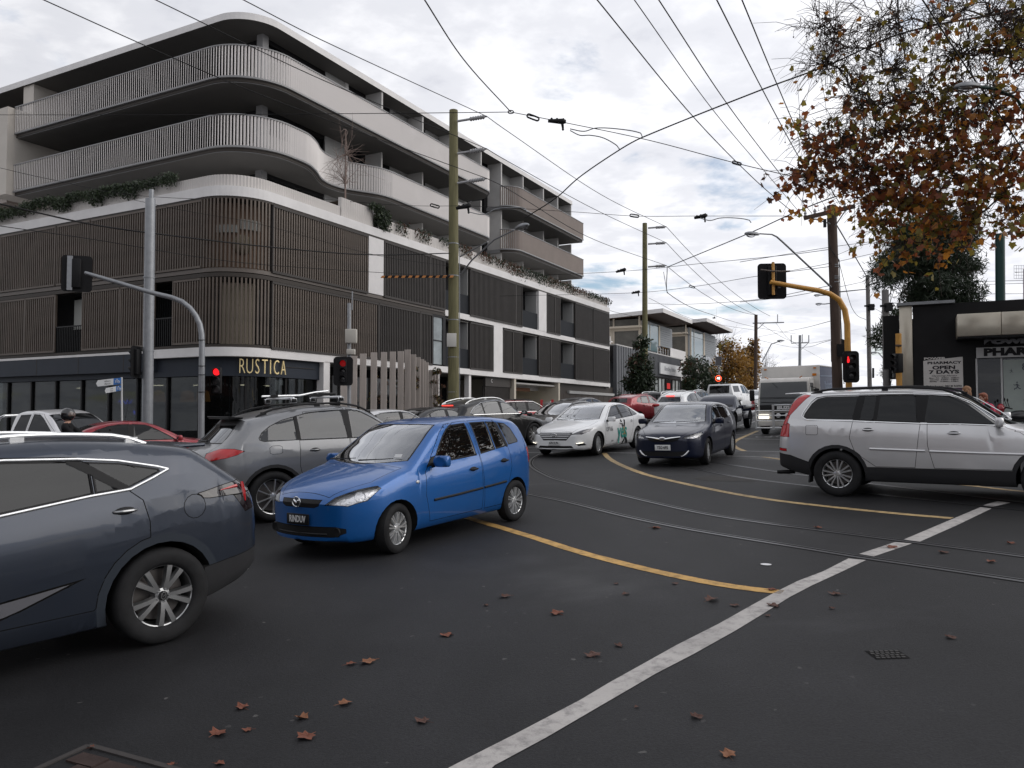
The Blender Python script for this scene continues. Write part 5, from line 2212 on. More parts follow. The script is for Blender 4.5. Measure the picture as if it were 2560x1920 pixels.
m = MB()
pts = [(503,1120),(504,960),(505,870),(504,835),(500,812),(490,790),(475,770),(455,754),(430,744),(380,732),(300,708),(213,682)]
m.tube([P(x,y,22.5) - g5 for x,y in pts],[.088,.086,.083,.08,.078,.076,.074,.072,.07,.066,.06,.052],12)
m.build('mast',M_GALV,mp_,True)
m = MB()
for y in (850,915,937,980):
 m.tube([P(496,y,22.4) - g5,P(515,y,22.4) - g5],.012,6)
m.build('clamp',M_SIG,mp_)
sgo,f_,x_ = signal('traffic_signal','black signal board seen from behind at the left mast tip',P(192,684,22.6),(-.35,1),.38,.98,True,None,.80,1.06)
m = MB()
m.box(-f_ * .06 - x_ * -.17,(.14,.05,1.0),(x_,f_,ZV))
m.build('mount_bar',M_GALV,sgo)
m = MB()
m.tube([-f_ * .05 + x_ * .02 + ZV * .12,-f_ * .06 + x_ * .15 + ZV * .36],.018,6)
m.build('bracket',M_GALV,sgo)
c_ = P(207,684,22.4) - P(192,684,22.6)
signal('traffic_signal','traffic light with red lamp lit in front of the bakery sign',P(543,951,22.3),(.05,-1),.34,.86,False,0)
signal('traffic_signal','dark side-on signal mounted left of the tall steel pole',P(341,905,23.3),(-1,.1),.40,.88,True,None,.55,.95)
sp2 = thing('signal_post','slim grey post with white boxes carrying the signal by the timber fins','signal post',ground_of(874,23.0))
g6 = ground_of(874,23.0)
m = MB()
m.tube([Vector((0,0,-.2)),P(873,758,23.0) - g6],[.062,.055],10)
m.tube([P(880,775,23.0) - g6,P(881,728,23.0) - g6],.018,6)
m.build('post',M_GALV,sp2,True)
for (x0,x1,y0,y1) in ((864,892,823,858),(867,888,873,887)):
 a,b = P(x0,y0,22.9) - g6,P(x1,y1,22.9) - g6
 m = MB()
 m.box((a + b) / 2,(abs(b.x - a.x),.16,abs(a.z - b.z)))
 bevel_obj(m.build('control_box',pbr('box_cream',(.42,.40,.36),.6),sp2),.02,2)
signal('traffic_signal','signal with dark board and red lamp on the slim grey post',P(858,928,22.7),(.1,-1),.34,.80,True,0,.56,.84,'dim')
ym = thing('signal_mast','yellow curved signal mast arching left in front of the brown pole','signal mast',ground_of(2123,22.0))
g7 = ground_of(2123,22.0)
m = MB()
pts = [(2124,1060),(2122,960),(2119,860),(2118,810),(2112,775),(2098,750),(2075,735),(2045,726),(2020,722),(1980,715),(1926,705)]
m.tube([P(x,y,22.0) - g7 for x,y in pts],[.088,.086,.084,.083,.081,.079,.077,.075,.072,.068,.06],12)
m.build('mast',M_YEL,ym,True)
m = MB()
m.tube([P(2108,738,22.0) - g7 + Vector((-.9,0,.13)),P(2024,723,22.0) - g7],.078,10)
sgo,f_,x_ = signal('traffic_signal','big black signal board seen from behind on the yellow mast arm',P(1930,703,22.25),(.1,1),.38,.98,True,None,.80,1.03)
m = MB()
m.tube([-f_ * .16 + ZV * .52,-f_ * .16 - ZV * .42],.042,8)
m.build('mount_bar',M_YEL,sgo)
m = MB()
m.box(-f_ * .10 + x_ * -.17 + ZV * -.12,(.07,.05,.2),(x_,f_,ZV))
m.build('terminal_box',CM['alloyd'],sgo)
m = MB()
m.tube([-f_ * .22 + x_ * .36 + ZV * .30,-f_ * .22 + x_ * .1 + ZV * .26,-f_ * .22 - x_ * .2 + ZV * .24,-f_ * .22 - x_ * .45 + ZV * .245],.022,6)
m.build('twisted_cable',pbr('cable_striped',(.12,.10,.09),.7,var=.8,vscale=30),sgo)
sgo2,f2_,x2_ = signal('traffic_signal','signal with a small red figure lit on the yellow mast',P(2127,917,21.6),(-.1,-1),.36,.84,True,None,.44,.88)
m = MB()
q0 = P(2120.5,900,21.45)
m.tube([Vector((0,0,-.07)),Vector((.005,0,.0)),Vector((0,0,.05))],[.028,.035,.02],8)
m.ball((0,0,.075),.022,8,6)
m.v = [v + q0 - P(2127,917,21.6) for v in m.v]
m.build('red_figure',M_REDL,sgo2,True)
signal('traffic_signal','dark signal board half hidden behind the brown pole',P(2095,878,27.3),(.1,1),.36,.84,True,None,.48,.86)
yp = thing('signal_post','yellow signal post beside the pharmacy corner panel','signal post',ground_of(2248,21.0))
g8 = ground_of(2248,21.0)
m = MB()
m.tube([Vector((0,0,-.2)),P(2246,834,21.0) - g8],.075,12)
m.build('post',M_YEL,yp,True)
m = MB()
m.tube([P(2239,864,20.9) - g8,P(2253,864,20.9) - g8],.03,8)
m.build('band',M_WOODB,yp)
signal('traffic_signal','two stacked black visors on the yellow post by the pharmacy',P(2243,908,20.7),(-.9,-.25),.36,.60,False,None)
ne = thing('road_sign','white NO EXIT sign on grey pole beside the pharmacy','road sign',P(2222,932,30.0))
m = MB()
m.box((0,0,0),(.26 * 30 / 22,.01,.36))
m.build('sign_plate',pbr('sign_white',(.62,.63,.64),.5),ne)
text_obj('lettering','NO\nEXIT',.17,frame(Vector((0,-.008,.0)),(1,0,0),ZV),CM['ink'],ne,extrude=.001,sx=.95,bold=.003)
m = MB()
m.box((.25,.05,-.05),(.9,.01,.40))
m.build('sign_back',M_GALV,ne)
for (px,D,ty,r,lb,lean) in ((2175,38,690,.11,'slim grey pole with fittings between brown pole and dark tree',-6),(2218,30,725,.15,'grey pole behind the dark tree carrying the NO EXIT sign',-5)):
 o,g_,t_ = wood_pole('power_pole',lb,px,D,ty,r,r * .85,pbr('pole_weathered',(.16,.15,.145),.8,var=.2,vscale=4,stretch=(3,3,.3)),lean)
 m = MB()
 m.box(P(px - 1,765,D - .2) - g_,(.5,.06,.08))
 m.box(P(px + 3,768,D - .2) - g_,(.24,.2,.3))
 m.tube([P(px + 8,920,D - .2) - g_,P(px + 8,945,D - .2) - g_],.05,6)
 m.build('pole_fitting',M_SIG,o)
gp,g9,t9 = wood_pole('banner_pole','tall dark green pole standing behind the pharmacy canopy',2500,29,585,.17,.16,pbr('pole_green',(.018,.045,.040),.4))
an = thing('roof_antenna','grid antenna on a thin mast at the right edge above the pharmacy roof','antenna',P(2559,775,30))
m = MB()
bz = P(2559,775,30)
m.tube([Vector((0,0,0)),P(2559,673,30) - bz],.02,6)
m.tube([P(2538,681,30) - bz,P(2560,680,30) - bz],.012,6)
for k in range(5):
 m.tube([P(2535 + k * 6,663,30) - bz,P(2535 + k * 6,697,30) - bz],.006,4)
 m.tube([P(2535,664 + k * 8,30) - bz,P(2560,664 + k * 8,30) - bz],.006,4)
m.build('grid',M_GALV,an)
for (px,D,ty,xa,xb,ya,lb) in ((1888,88,787,1882,1960,806,'far tram pole with a single crossarm above the autumn trees'),(1998,105,838,1978,2022,856,'furthest tram pole with double crossarm above the truck')):
 o,g_,t_ = wood_pole('tram_pole',lb,px,D,ty,.22,.18,M_WOODB if D < 90 else M_GALV,2,'far tram poles')
 m = MB()
 m.tube([P(xa,ya + 2,D) - g_,P(xb,ya,D) - g_],.07,6)
 m.tube([P(xb - 16,ya,D) - g_,P(xb - 16,ya - 20,D) - g_],.05,6)
 m.tube([P(px,ya + 22,D) - g_,P(px + 22,ya + 2,D) - g_],.04,6)
 if D > 90:
  m.tube([P(xa,ya,D) - g_,P(xa,ya - 18,D) - g_],.07,6)
  m.tube([P(xb,ya,D) - g_,P(xb,ya - 18,D) - g_],.07,6)
 m.build('crossarm',M_GALV,o)
for (px,py,D,bx_,by,lb) in ((1952,852,80,1905,905,'far street lamp over the autumn trees left of the truck'),(2048,760,42,2078,758,'small street lamp head just left of the brown pole'),(2044,738,42,2076,738,'upper small lamp head just left of the brown pole'),(2185,882,62,2208,895,'tiny far street lamp left of the NO EXIT sign')):
 l_ = thing('street_lamp',lb,'street lamp',P(px,py,D),None,'street lamps')
 m = MB()
 m.tube([Vector((0,0,0)),P((px + bx_) / 2,py if abs(px - bx_) < 40 else py + 8,D) - P(px,py,D),P(bx_,by,D) - P(px,py,D)],.03 * D / 40,6)
 m.build('arm',M_GALV,l_)
 lamp_head(l_,Vector((0,0,0)),Vector((-1,0,0)),.6 * D / 40)
lm = thing('street_lamp','pale street lamp head hanging among the plane tree branches','street lamp',P(2560,265,13.5),None,'street lamps')
base = P(2560,265,13.5)
m = MB()
m.tube([P(2620,420,13.6) - base,P(2590,320,13.6) - base,P(2540,245,13.5) - base,P(2490,222,13.3) - base,P(2450,217,13.2) - base],.028,8)
m.build('arm',pbr('pole_green',(.018,.045,.040),.4),lm,True)
lamp_head(lm,P(2418,216,13.1) - base,Vector((-1,-.15,-.08)),.72)
ls = thing('speed_sign','lit 40 speed sign under a small solar panel on a post','road sign',ground_of(1796,64))
g_ = ground_of(1796,64)
m = MB()
m.tube([Vector((0,0,-.2)),P(1797,915,64) - g_],.06,8)
m.build('post',M_GALV,ls)
m = MB()
m.box(P(1796,903,63.8) - g_,(.50,.06,.74))
m.build('solar_panel',pbr('solar_cell',(.06,.055,.06),.3),ls)
m = MB()
for s in (-1,1):
 m.box(P(1796,903,63.7) - g_ + Vector((s * .24,0,0)),(.03,.03,.76))
 m.box(P(1796,903,63.7) - g_ + Vector((0,0,s * .37)),(.5,.03,.03))
m.build('panel_frame',M_GALV,ls)
m = MB()
m.box(P(1796,946,63.8) - g_,(.62,.08,.62))
m.build('sign_plate',M_SIG,ls)
m = MB()
c_ = P(1796,946,63.7) - g_
m.tube([c_ + Vector((.235 * cos(2 * pi * k / 24),0,.235 * sin(2 * pi * k / 24))) for k in range(25)],.026,6)
m.build('lit_ring',emit_mat('ring_red',(1,.10,.03),2.5),ls)
text_obj('lettering','40',.28,frame(P(1796,946,63.72) - g_,(1,0,0),ZV),emit_mat('digits_white',(1,.95,.9),2.0),ls,extrude=.005,sx=1.0,bold=.008)
cs = thing('direction_sign','white post with two blue and white cycle route fingers','road sign',ground_of(309,26.0))
g_ = ground_of(309,26.0)
m = MB()
m.tube([Vector((0,0,-.1)),P(304,943,26.0) - g_],.03,8)
m.build('post',pbr('post_white',(.5,.5,.5),.5),cs,True)
CB = pbr('sign_blue',(.03,.14,.42),.5)
CW = pbr('sign_white',(.62,.63,.64),.5)
for (x0,x1,y,hh,a) in ((240,302,954,.21,-.05),(262,302,972,.17,-.04)):
 l,r_ = P(x0,y + 5,25.7) - g_,P(x1,y - 2,25.9) - g_
 d = (r_ - l)
 up = ZV * (hh / 2)
 n = Vector((0,-.012,0))
 m = MB()
 m.prism([l,l + d * .07 - up,r_ - d * .30 - up,r_ - d * .30 + up,l + d * .07 + up],(0,.02,0))
 fg = m.build('finger',CW,cs)
 m = MB()
 m.prism([r_ - d * .30 - up,r_ - up,r_ + up,r_ - d * .30 + up],(0,.02,0))
 bl = m.build('blue_end',CB,cs)
 m = MB()
 for k in (-.055,.055):
  cc = r_ - d * .15 + Vector((k,-.012,-.02))
  m.tube([cc + Vector((.035 * cos(t),0,.035 * sin(t))) for t in [2 * pi * q / 12 for q in range(13)]],.008,5)
 cc = r_ - d * .15 + Vector((0,-.012,0))
 m.tube([cc + Vector((-.055,0,-.02)),cc + Vector((-.02,0,.03)),cc + Vector((.04,0,.03)),cc + Vector((.055,0,-.02))],.007,5)
 m.ball(cc + Vector((.0,0,.06)),.016,8,6)
 m.build('cycle_symbol',CW,bl)
 for q,tx in enumerate(('Hawthorn' if hh > .2 else 'Kew','Glenferrie' if hh > .2 else 'River')):
  text_obj('lettering',tx,hh * .36,frame(l + d * .40 + Vector((0,-.012,hh * (.2 - .42 * q))),(1,0,.06),ZV),CM['ink'],fg,extrude=.001,sx=1.0)
FG = 'tall timber posts along the footpath'
M_POST = pbr('post_timber',(.40,.355,.325),.75,var=.15,vscale=3,stretch=(3,3,.3))
POS = [(908,884),(935,881),(960,880),(982,879),(1002,878),(1019,874),(1033,886),(1044,893),(1053,898),(1060,902),(1066,906),(1077,925),(1085,929),(1092,933)]
ordn = ['first','second','third','fourth','fifth','sixth','seventh','eighth','ninth','tenth','eleventh','twelfth','thirteenth','last']
n_ = -BV
for i,(px,py) in enumerate([(860,935),(885,890)] + POS):
 r = ray(px,py)
 off = 1.5 if i < 9 else 1.5 - .12 * (i - 8)
 k = (BC - Vector((0,0,EYE))).dot(n_) + off
 t = k / r.dot(n_)
 top = Vector((0,0,EYE)) + r * t
 z0 = gsurf(top.x,top.y) + .12
 a = atan2(top.x,top.y) + radians(12)
 lb = ('tall timber post left of the fan, half behind the signal board' if i == 0 else 'tall timber post just right of the signal board' if i == 1 else '%s tall timber post from the left in the fan before the flats' % ordn[i - 2])
 m = MB()
 h = top.z - z0
 ax = (Vector((sin(a),cos(a),0)),Vector((cos(a),-sin(a),0)),ZV)
 m.box((0,0,h / 2),(.07,.27 if i < 11 else .2,h),ax)
 o = m.build('timber_post',M_POST)
 o.location = (top.x,top.y,z0)
 tag(o,lb,'post',FG)
 m = MB()
 for zz in (h * .25,h * .55,h * .86):
  m.box((0,0,zz),(.066,.268 if i < 11 else .206,.012),ax)
 m.build('joint_line',M_CONCW,o)
def wire(label,pts,r=.013,sag=0.0,cat='wire',name='overhead_wire',group='overhead wires',mat=None):
 ps = [p if isinstance(p,Vector) else P(*p) for p in pts]
 out = []
 for i in range(len(ps) - 1):
  n = 10
  p0,p1,p2,p3 = ps[max(i - 1,0)],ps[i],ps[i + 1],ps[min(i + 2,len(ps) - 1)]
  m1,m2 = (p2 - p0) * .5,(p3 - p1) * .5
  L_ = (p2 - p1).length
  m1,m2 = m1.normalized() * L_,m2.normalized() * L_
  for k in range(n):
   t = k / n
   q = p1 * (2 * t ** 3 - 3 * t * t + 1) + m1 * (t ** 3 - 2 * t * t + t) + p2 * (3 * t * t - 2 * t ** 3) + m2 * (t ** 3 - t * t)
   q.z -= sag * 4 * t * (1 - t)
   out.append(q)
 out.append(ps[-1])
 o0 = out[0].copy()
 m = MB()
 m.tube([q - o0 for q in out],r,5,False)
 o = m.build(name,mat or M_WIRE,None,True,0)
 o.location = o0
 tag(o,label,cat,group)
 return o
wire('high wire crossing the roof corner from the top left to the upper insulator',[(500,-55,21),(609,0,22.3),(800,98,25.6),tips1[0]],.016)
wire('high wire crossing the top balcony from the top left to the middle insulator',[(270,-58,20),(390,0,21.5),(800,197,27.5),tips1[1]],.016)
wire('high wire from the far top left down to the lowest insulator',[(-20,-62,19),(110,0,20.3),(542,192,25.5),(800,293,29),tips1[2]],.016)
wire('wire from the upper insulator down right to the second timber pole',[tips1[0],(1260,322,37),(1500,485,48),tips2[0]],.018)
wire('wire from the middle insulator down right to the second timber pole',[tips1[1],(1255,395,37),(1480,520,48),tips2[1]],.018)
wire('wire from the lowest insulator down right to the second timber pole',[tips1[2],(1262,468,37),(1470,592,48),tips2[2]],.018)
for i,(e,lb) in enumerate((((1925,790,88),'wire from the second timber pole top to the far tram pole'),((1893,788,88),'wire from the second timber pole middle arm to the far tram pole'),((1890,787,88),'wire from the second timber pole low arm to the far tram pole'))):
 wire(lb,[tips2[i],e],.022,.8)
RING = P(1277,280,23.5)
wire('level span wire from the left building to the ring above the junction',[(-20,287,34),(400,287,30),(1000,283,25),RING],.012)
wire('guy wire dropping from the top edge to the ring above the junction',[(1050,-18,15),(1160,150,19),RING],.016)
wire('span wire from the ring right to the plane tree clamp',[RING,(1400,304,23.2),(1620,350,22.4),(1837,407,21.6),(1985,442,21)],.012)
def strain(label,a,b,D,group='strain insulators'):
 """oblong loop insulator in a span wire"""
 A,B_ = P(*a,D),P(*b,D)
 c = (A + B_) / 2
 d = (B_ - A).normalized()
 u = Vector((0,-1,0)).cross(d).normalized()
 L_ = (B_ - A).length
 w = L_ * .15
 pts = []
 for k in range(17):
  t = 2 * pi * k / 16
  x = cos(t)
  y = sin(t)
  pts.append(d * ((L_ / 2 - w) * (1 if x > 0 else -1) * (1 if abs(x) > .01 else 0) + w * x) + u * (w * y))
 m = MB()
 m.tube(pts,L_ * .07,6)
 o = m.build('strain_insulator',M_SIG,None,True,0)
 o.location = c
 tag(o,label,'insulator',group)
def clamp(label,a,b,D):
 A,B_ = P(*a,D),P(*b,D)
 c = (A + B_) / 2
 d = (B_ - A).normalized()
 L_ = (B_ - A).length
 m = MB()
 m.tube([-d * L_ / 2,-d * L_ * .1,d * L_ * .3,d * L_ / 2],[L_ * .10,L_ * .13,L_ * .17,L_ * .10],8)
 for k in (-.3,0,.35):
  m.ball(d * (k * L_) + ZV * (L_ * .12),L_ * .07,8,6)
 m.tube([d * L_ * .28,d * L_ * .33 - ZV * (L_ * .4)],[L_ * .09,L_ * .06],8)
 m.ball(d * L_ * .33 - ZV * (L_ * .45),L_ * .07,8,6)
 o = m.build('wire_clamp',M_SIG,None,True,0)
 o.location = c
 tag(o,label,'wire clamp','overhead wire clamps')
strain('black oblong insulator just right of the ring above the junction',(1318,288),(1347,299),23.3)
strain('oblong insulator on the span wire at mid right of the sky',(1831,405),(1853,411),21.6)
strain('oblong insulator over the lower balcony left of the timber pole',(1076,512),(1098,518),34.5)
strain('oblong insulator on the low span right of the flats',(1575,538),(1597,541),30)
strain('oblong insulator above the townhouse roofs',(1723,715),(1737,719),40)
m = MB()
m.tube([Vector((.09 * cos(t),0,.05 * sin(t))) for t in [2 * pi * k / 12 for k in range(13)]],.016,6)
o = m.build('wire_ring',M_SIG,None,True,0)
o.location = RING
tag(o,'steel ring where the guy wire meets the span above the junction','ring')
clamp('black clamp hanging on the span wire top centre',(1370,302),(1415,304),23.0)
clamp('black clamp on the span wire crossing the timber pole',(1140,521),(1178,513),34.6)
clamp('black clamp on the span left of the second timber pole',(1540,680),(1565,673),40)
clamp('black clamp on the mid height span in the centre of the sky',(1736,545),(1768,538),27)
clamp('black clamp under the left tip of the plane tree',(1990,445),(2022,436),20.8)
clamp('lower black clamp on the span left of the second timber pole',(1579,733),(1600,729),42)
TRW = 'thick trolley wire sweeping from the plane tree down to the flats'
wire(TRW,[(2600,-10,13),(2560,20,14),(2250,85,17),(2070,163,18.5),(1900,226,20),(1605,344,22.3),(1550,374,22.8),(1450,442,24),(1390,515 - 20,25.5),(1312,545,27.5)],.020)
wire('lower trolley wire from the plane tree down to mid street',[(2600,340,14.5),(2420,400,16.5),(2097,489,21),(1990,530,23),(1880,580,26),(1668,668,33)],.018)
for k,(a,b,c_,d_,e_,D) in enumerate((((1425,322),(1460,328),(1490,320),(1600,332),(1606,342),22.6),((1425,326),(1450,338),(1475,338),(1540,362),(1549,373),22.8),
 ((1750,545),(1775,551),(1800,545),(1872,550),(1878,557),26),((1172,530),(1210,536),(1240,522),(1310,520),(1318,530),29))):
 wire(('upper','lower','right hand','left hand')[k] + ' curved pull-off arm holding the trolley wire',[(*a,D),(*b,D),(*c_,D),((c_[0] + d_[0]) / 2,c_[1] - 2 + (d_[1] - c_[1]) * .35,D),(*d_,D),(*e_,D)],.017,0,'pull-off arm','pull_off_arm','pull-off arms',M_GALV)
for lb,pts,r in (
 ('first long wire from the top edge down to the power pole',[(1475,-25,12),(1493,0,12.4),(1733,292,17.5),(1890,452,22),(1993,540,25.8)],.012),
 ('second long wire from the top edge down to the power pole',[(1570,-25,12),(1586,0,12.3),(1780,272,17),(1930,450,22),(2003,536,26)],.009),
 ('third long wire from the top edge down to the power pole',[(1632,-25,12),(1647,0,12.3),(1818,260,17),(1962,450,22),(2030,534,26)],.011),
 ('fourth long wire from the top edge into the plane tree',[(1780,-25,12),(1792,0,12.4),(1905,222,16.5),(2000,398,21),(2060,492,25.5)],.012),
 ('fifth long wire from the top edge into the plane tree',[(1845,-25,12),(1855,0,12.4),(1940,205,16.5),(2005,350,20),(2100,510,25.5)],.012),
 ('level span wire crossing the lower balconies to the brown pole',[(740,492,36),(980,512,35.2),(1075,515,34.6),(1178,515,34),(1440,530,31),(1586,540,30),(1745,540,27.5),(2010,540,26.4)],.010),
 ('sloping wire across the slatted floors from the left edge',[(-20,415,31),(120,447,30.5),(360,490,29.5),(720,500,34),(760,505,35)],.010),
 ('thick cable across the slatted floors from the left to the timber pole',[(-20,505,20),(225,560,22.5),(390,584,24.5),(700,620,29),(930,637,33),(1125,633,35.4)],.024),
 ('thin wire across the upper slatted floor from the left edge',[(-20,562,20),(230,598,22.5),(520,646,27),(700,665,30),(1125,692,35.4)],.011),
 ('thin wire from the steel pole across the curved screen',[(335,0 + 500,25),(480,530,27),(640,558,29),(950,640,33.5),(1125,665,35.4)],.008),
 ('span wire from the flats to the signal board beyond',[(1310,690,40),(1560,678,38),(1730,661,34),(1980,636,28),(2085,622,26.6)],.011),
 ('lower span wire crossing the second timber pole',[(1250,740,46),(1585,732,42),(1730,717,38),(1895,690,31),(2085,665,26.7)],.011),
 ('span wire from the second timber pole to the signal board',[(1620,758,60),(1700,761,50),(1890,749,36),(2085,712,26.8)],.012),
 ('trolley wire descending from mid street to the far tram pole',[(1668,668,33),(1670,733,36),(1790,790,60),(1890,818,84),(1990,835,104)],.017),
 ('dropper wire linking the two trolley wires',[(1659,680,34),(1668,733,36)],.012),
 ('low wire from the flats across the townhouse roofs',[(1440,742,60),(1520,775,66),(1620,800,72),(1760,850,82),(1890,880,88)],.016),
 ('wire fanning from the second timber pole over the townhouse roof',[(1622,745,60),(1740,800,76),(1890,826,88)],.015),
 ('slack wire between the far tram poles, upper',[(1895,806,88),(1960,845,97),(1998,858,105),(2100,845,60)],.018),
 ('slack wire between the far tram poles, lower',[(1895,850,88),(1980,868,97),(2090,848,45)],.016),
 ('thin wire right of the far tram poles',[(1940,808,88),(1975,850,100),(2060,900,120)],.016),
 ('wire rising right from the far tram pole to the brown pole',[(1895,842,88),(2000,822,50),(2086,800,28)],.012),
 ('stay wire from the brown pole down to the grey pole',[(2090,560,26.6),(2166,690,38)],.022),
 ('wire from the brown pole over the dark tree',[(1850,655,24),(2075,618,26.5),(2190,602,28),(2330,575,30)],.009),
 ('second wire from the brown pole over the dark tree',[(1960,680,25),(2075,658,26.5),(2200,630,29),(2340,600,31)],.009),
 ('thick bar wire between brown and grey poles',[(2096,730,26.7),(2166,723,37.5)],.022),
 ('wire crossing behind the yellow mast',[(1850,755,24),(1970,742,25),(2075,722,26.5),(2165,703,37)],.009),
 ('falling wire from brown pole to the grey pole foot',[(2096,650,26.7),(2130,770,30),(2165,800,37)],.010),
 ('wire from the grey pole down right into the tree',[(2180,715,37),(2215,755,31),(2300,760,31)],.014),
 ('horizontal wire above the pharmacy roof, upper',[(2400,705,32),(2600,700,30)],.009),
 ('horizontal wire above the pharmacy roof, lower',[(2400,713,32),(2600,707,30)],.009),
 ('wire low over the pharmacy roof at right',[(2420,735,32),(2600,734,30)],.009),
 ('vertical dropper rod in the plane tree',[(2244,-20,15.5),(2246,40,16),(2248,78,16.6)],.018),
 ('wire slanting through the plane tree to the lamp',[(2300,-10,12),(2430,190,13),(2470,245,13.3),(2600,440,14)],.013),
 ('span wire low through the plane tree leaves',[(2022,440,20.8),(2220,470,19),(2560,500,17)],.010),
 ):
 wire(lb,pts,r)
P_BLUE = paint_mat('paint_blue',(.006,.095,.33),.30,.32)
P_SLATE = paint_mat('paint_slate_blue',(.030,.038,.056),.5,.30)
P_GREY = paint_mat('paint_mid_grey',(.20,.205,.215),.5,.32)
P_SILVER = paint_mat('paint_silver',(.60,.60,.61),.5,.34)
P_WHITE = paint_mat('paint_white',(.74,.75,.76),0,.35)
P_NAVY = paint_mat('paint_navy',(.005,.009,.028),.3,.30)
P_BLACK = paint_mat('paint_black',(.010,.010,.011),.2,.3)
P_RED = paint_mat('paint_red',(.26,.012,.022),.3,.32)
P_DKGREY = paint_mat('paint_dark_grey',(.045,.047,.052),.5,.32)
SP = {}
SP['hatch'] = dict(L=3.925,W=1.68,fo=.78,wb=2.49,Rw=.293,Ra=.345,rim=.202,tw=.185,
 top=[(0,.655),(.03,.70),(.10,.765),(.25,.835),(.5,.915),(.8,.985),(.96,1.02),(1.02,1.045),(1.40,1.25),(1.74,1.44),(1.84,1.482),(2.0,1.508),(2.4,1.53),(2.9,1.527),(3.35,1.495),(3.58,1.455),(3.66,1.41),(3.80,1.13),(3.87,.98),(3.91,.80),(3.925,.62)],
 bot=[(0,.235),(.15,.20),(.8,.20),(3.2,.20),(3.6,.24),(3.85,.30),(3.925,.36)],
 wid=[(0,.70),(.02,.78),(.06,.85),(.14,.905),(.3,.96),(.6,.995),(.9,1),(3.1,1),(3.5,.975),(3.75,.935),(3.87,.89),(3.925,.80)],
 belt=[(0,.74),(.8,.915),(1.3,.94),(2.4,.985),(3.3,1.055),(3.925,1.06)],lean=[(0,.5),(1.2,.42),(2.0,.34),(3.2,.33),(3.925,.42)],
 bowf=.26,bowr=.10,paint=P_BLUE,glass=glass_mat('car_glass_tinted',(.5,.53,.52),.16,boost=1.3),wsglass=CM['glassc'],
 ws=(.66,1.045,.53,1.455),rw=(.60,1.09,.47,1.40),
 wins=[[(1.50,.985),(1.66,1.15),(1.84,1.31),(1.96,1.395),(2.06,1.435),(2.37,1.447),(2.40,1.02)],
 [(2.50,1.03),(2.485,1.448),(2.80,1.445),(2.83,1.065)],
 [(2.86,1.07),(2.83,1.444),(2.99,1.435),(3.10,1.09)],
 [(3.17,1.10),(3.07,1.428),(3.25,1.405),(3.37,1.33),(3.47,1.15),(3.45,1.12)]],
 pillars=[[(1.36,.955),(1.49,.98),(1.60,1.075),(1.50,1.06)],[(3.11,1.08),(3.0,1.432),(3.06,1.428),(3.16,1.09)]],
 doors=[[(1.36,.285),(1.27,.62),(1.30,.90),(1.44,1.03),(1.80,1.36),(1.97,1.462),(2.06,1.478),(2.43,1.487),(2.455,1.0),(2.455,.285)],
 [(2.462,.285),(2.462,1.0),(2.437,1.487),(2.80,1.48),(3.02,1.462),(3.15,1.06),(3.17,.80),(2.95,.285)]],
 panels=[('bonnet',[(.98,.70,1.02),(.98,-.70,1.02),(.5,-.66,.9),(.10,-.40,.74),(.10,.40,.74),(.5,.66,.9)],(.25,0,1),.5)],
 skin=[('headlight',CM['lens'],[(.07,.36,.625),(.20,.60,.605),(.37,.74,.66),(.54,.79,.79),(.51,.76,.825),(.31,.64,.80),(.14,.46,.715)],(.72,.55,.35),True),
 ('grille',CM['trim'],[(0,-.33,.705),(0,.33,.705),(0,.30,.63),(0,.24,.605),(0,-.24,.605),(0,-.30,.63)],(1,0,.15),False),
 ('lower_grille',CM['trim'],[(0,-.50,.395),(0,.50,.395),(0,.60,.37),(0,.60,.32),(0,.48,.275),(0,-.48,.275),(0,-.60,.32),(0,-.60,.37)],(1,0,0),False),
 ('tail_light',CM['red'],[(3.80,.76,1.06),(3.68,.8,1.02),(3.70,.8,.80),(3.85,.76,.78)],(-.6,.8,0),True)],
 handles=[(2.18,.845),(2.90,.895)],handlemat=CM['trim'],mirror=(1.47,.985),strips=[([(1.42,.545),(1.9,.555),(2.44,.575)],.017,CM['trim']),([(2.48,.577),(2.8,.59),(3.0,.60)],.017,CM['trim'])],
 wipers=(.97,1.045),seats=(.42,[(2.05,(-.36,.36)),(2.85,(-.42,.08,.44))]),dash=(1.42,.98),rimstyle='vee',nsp=9,spw=1.35,steer=radians(9),nst=92)
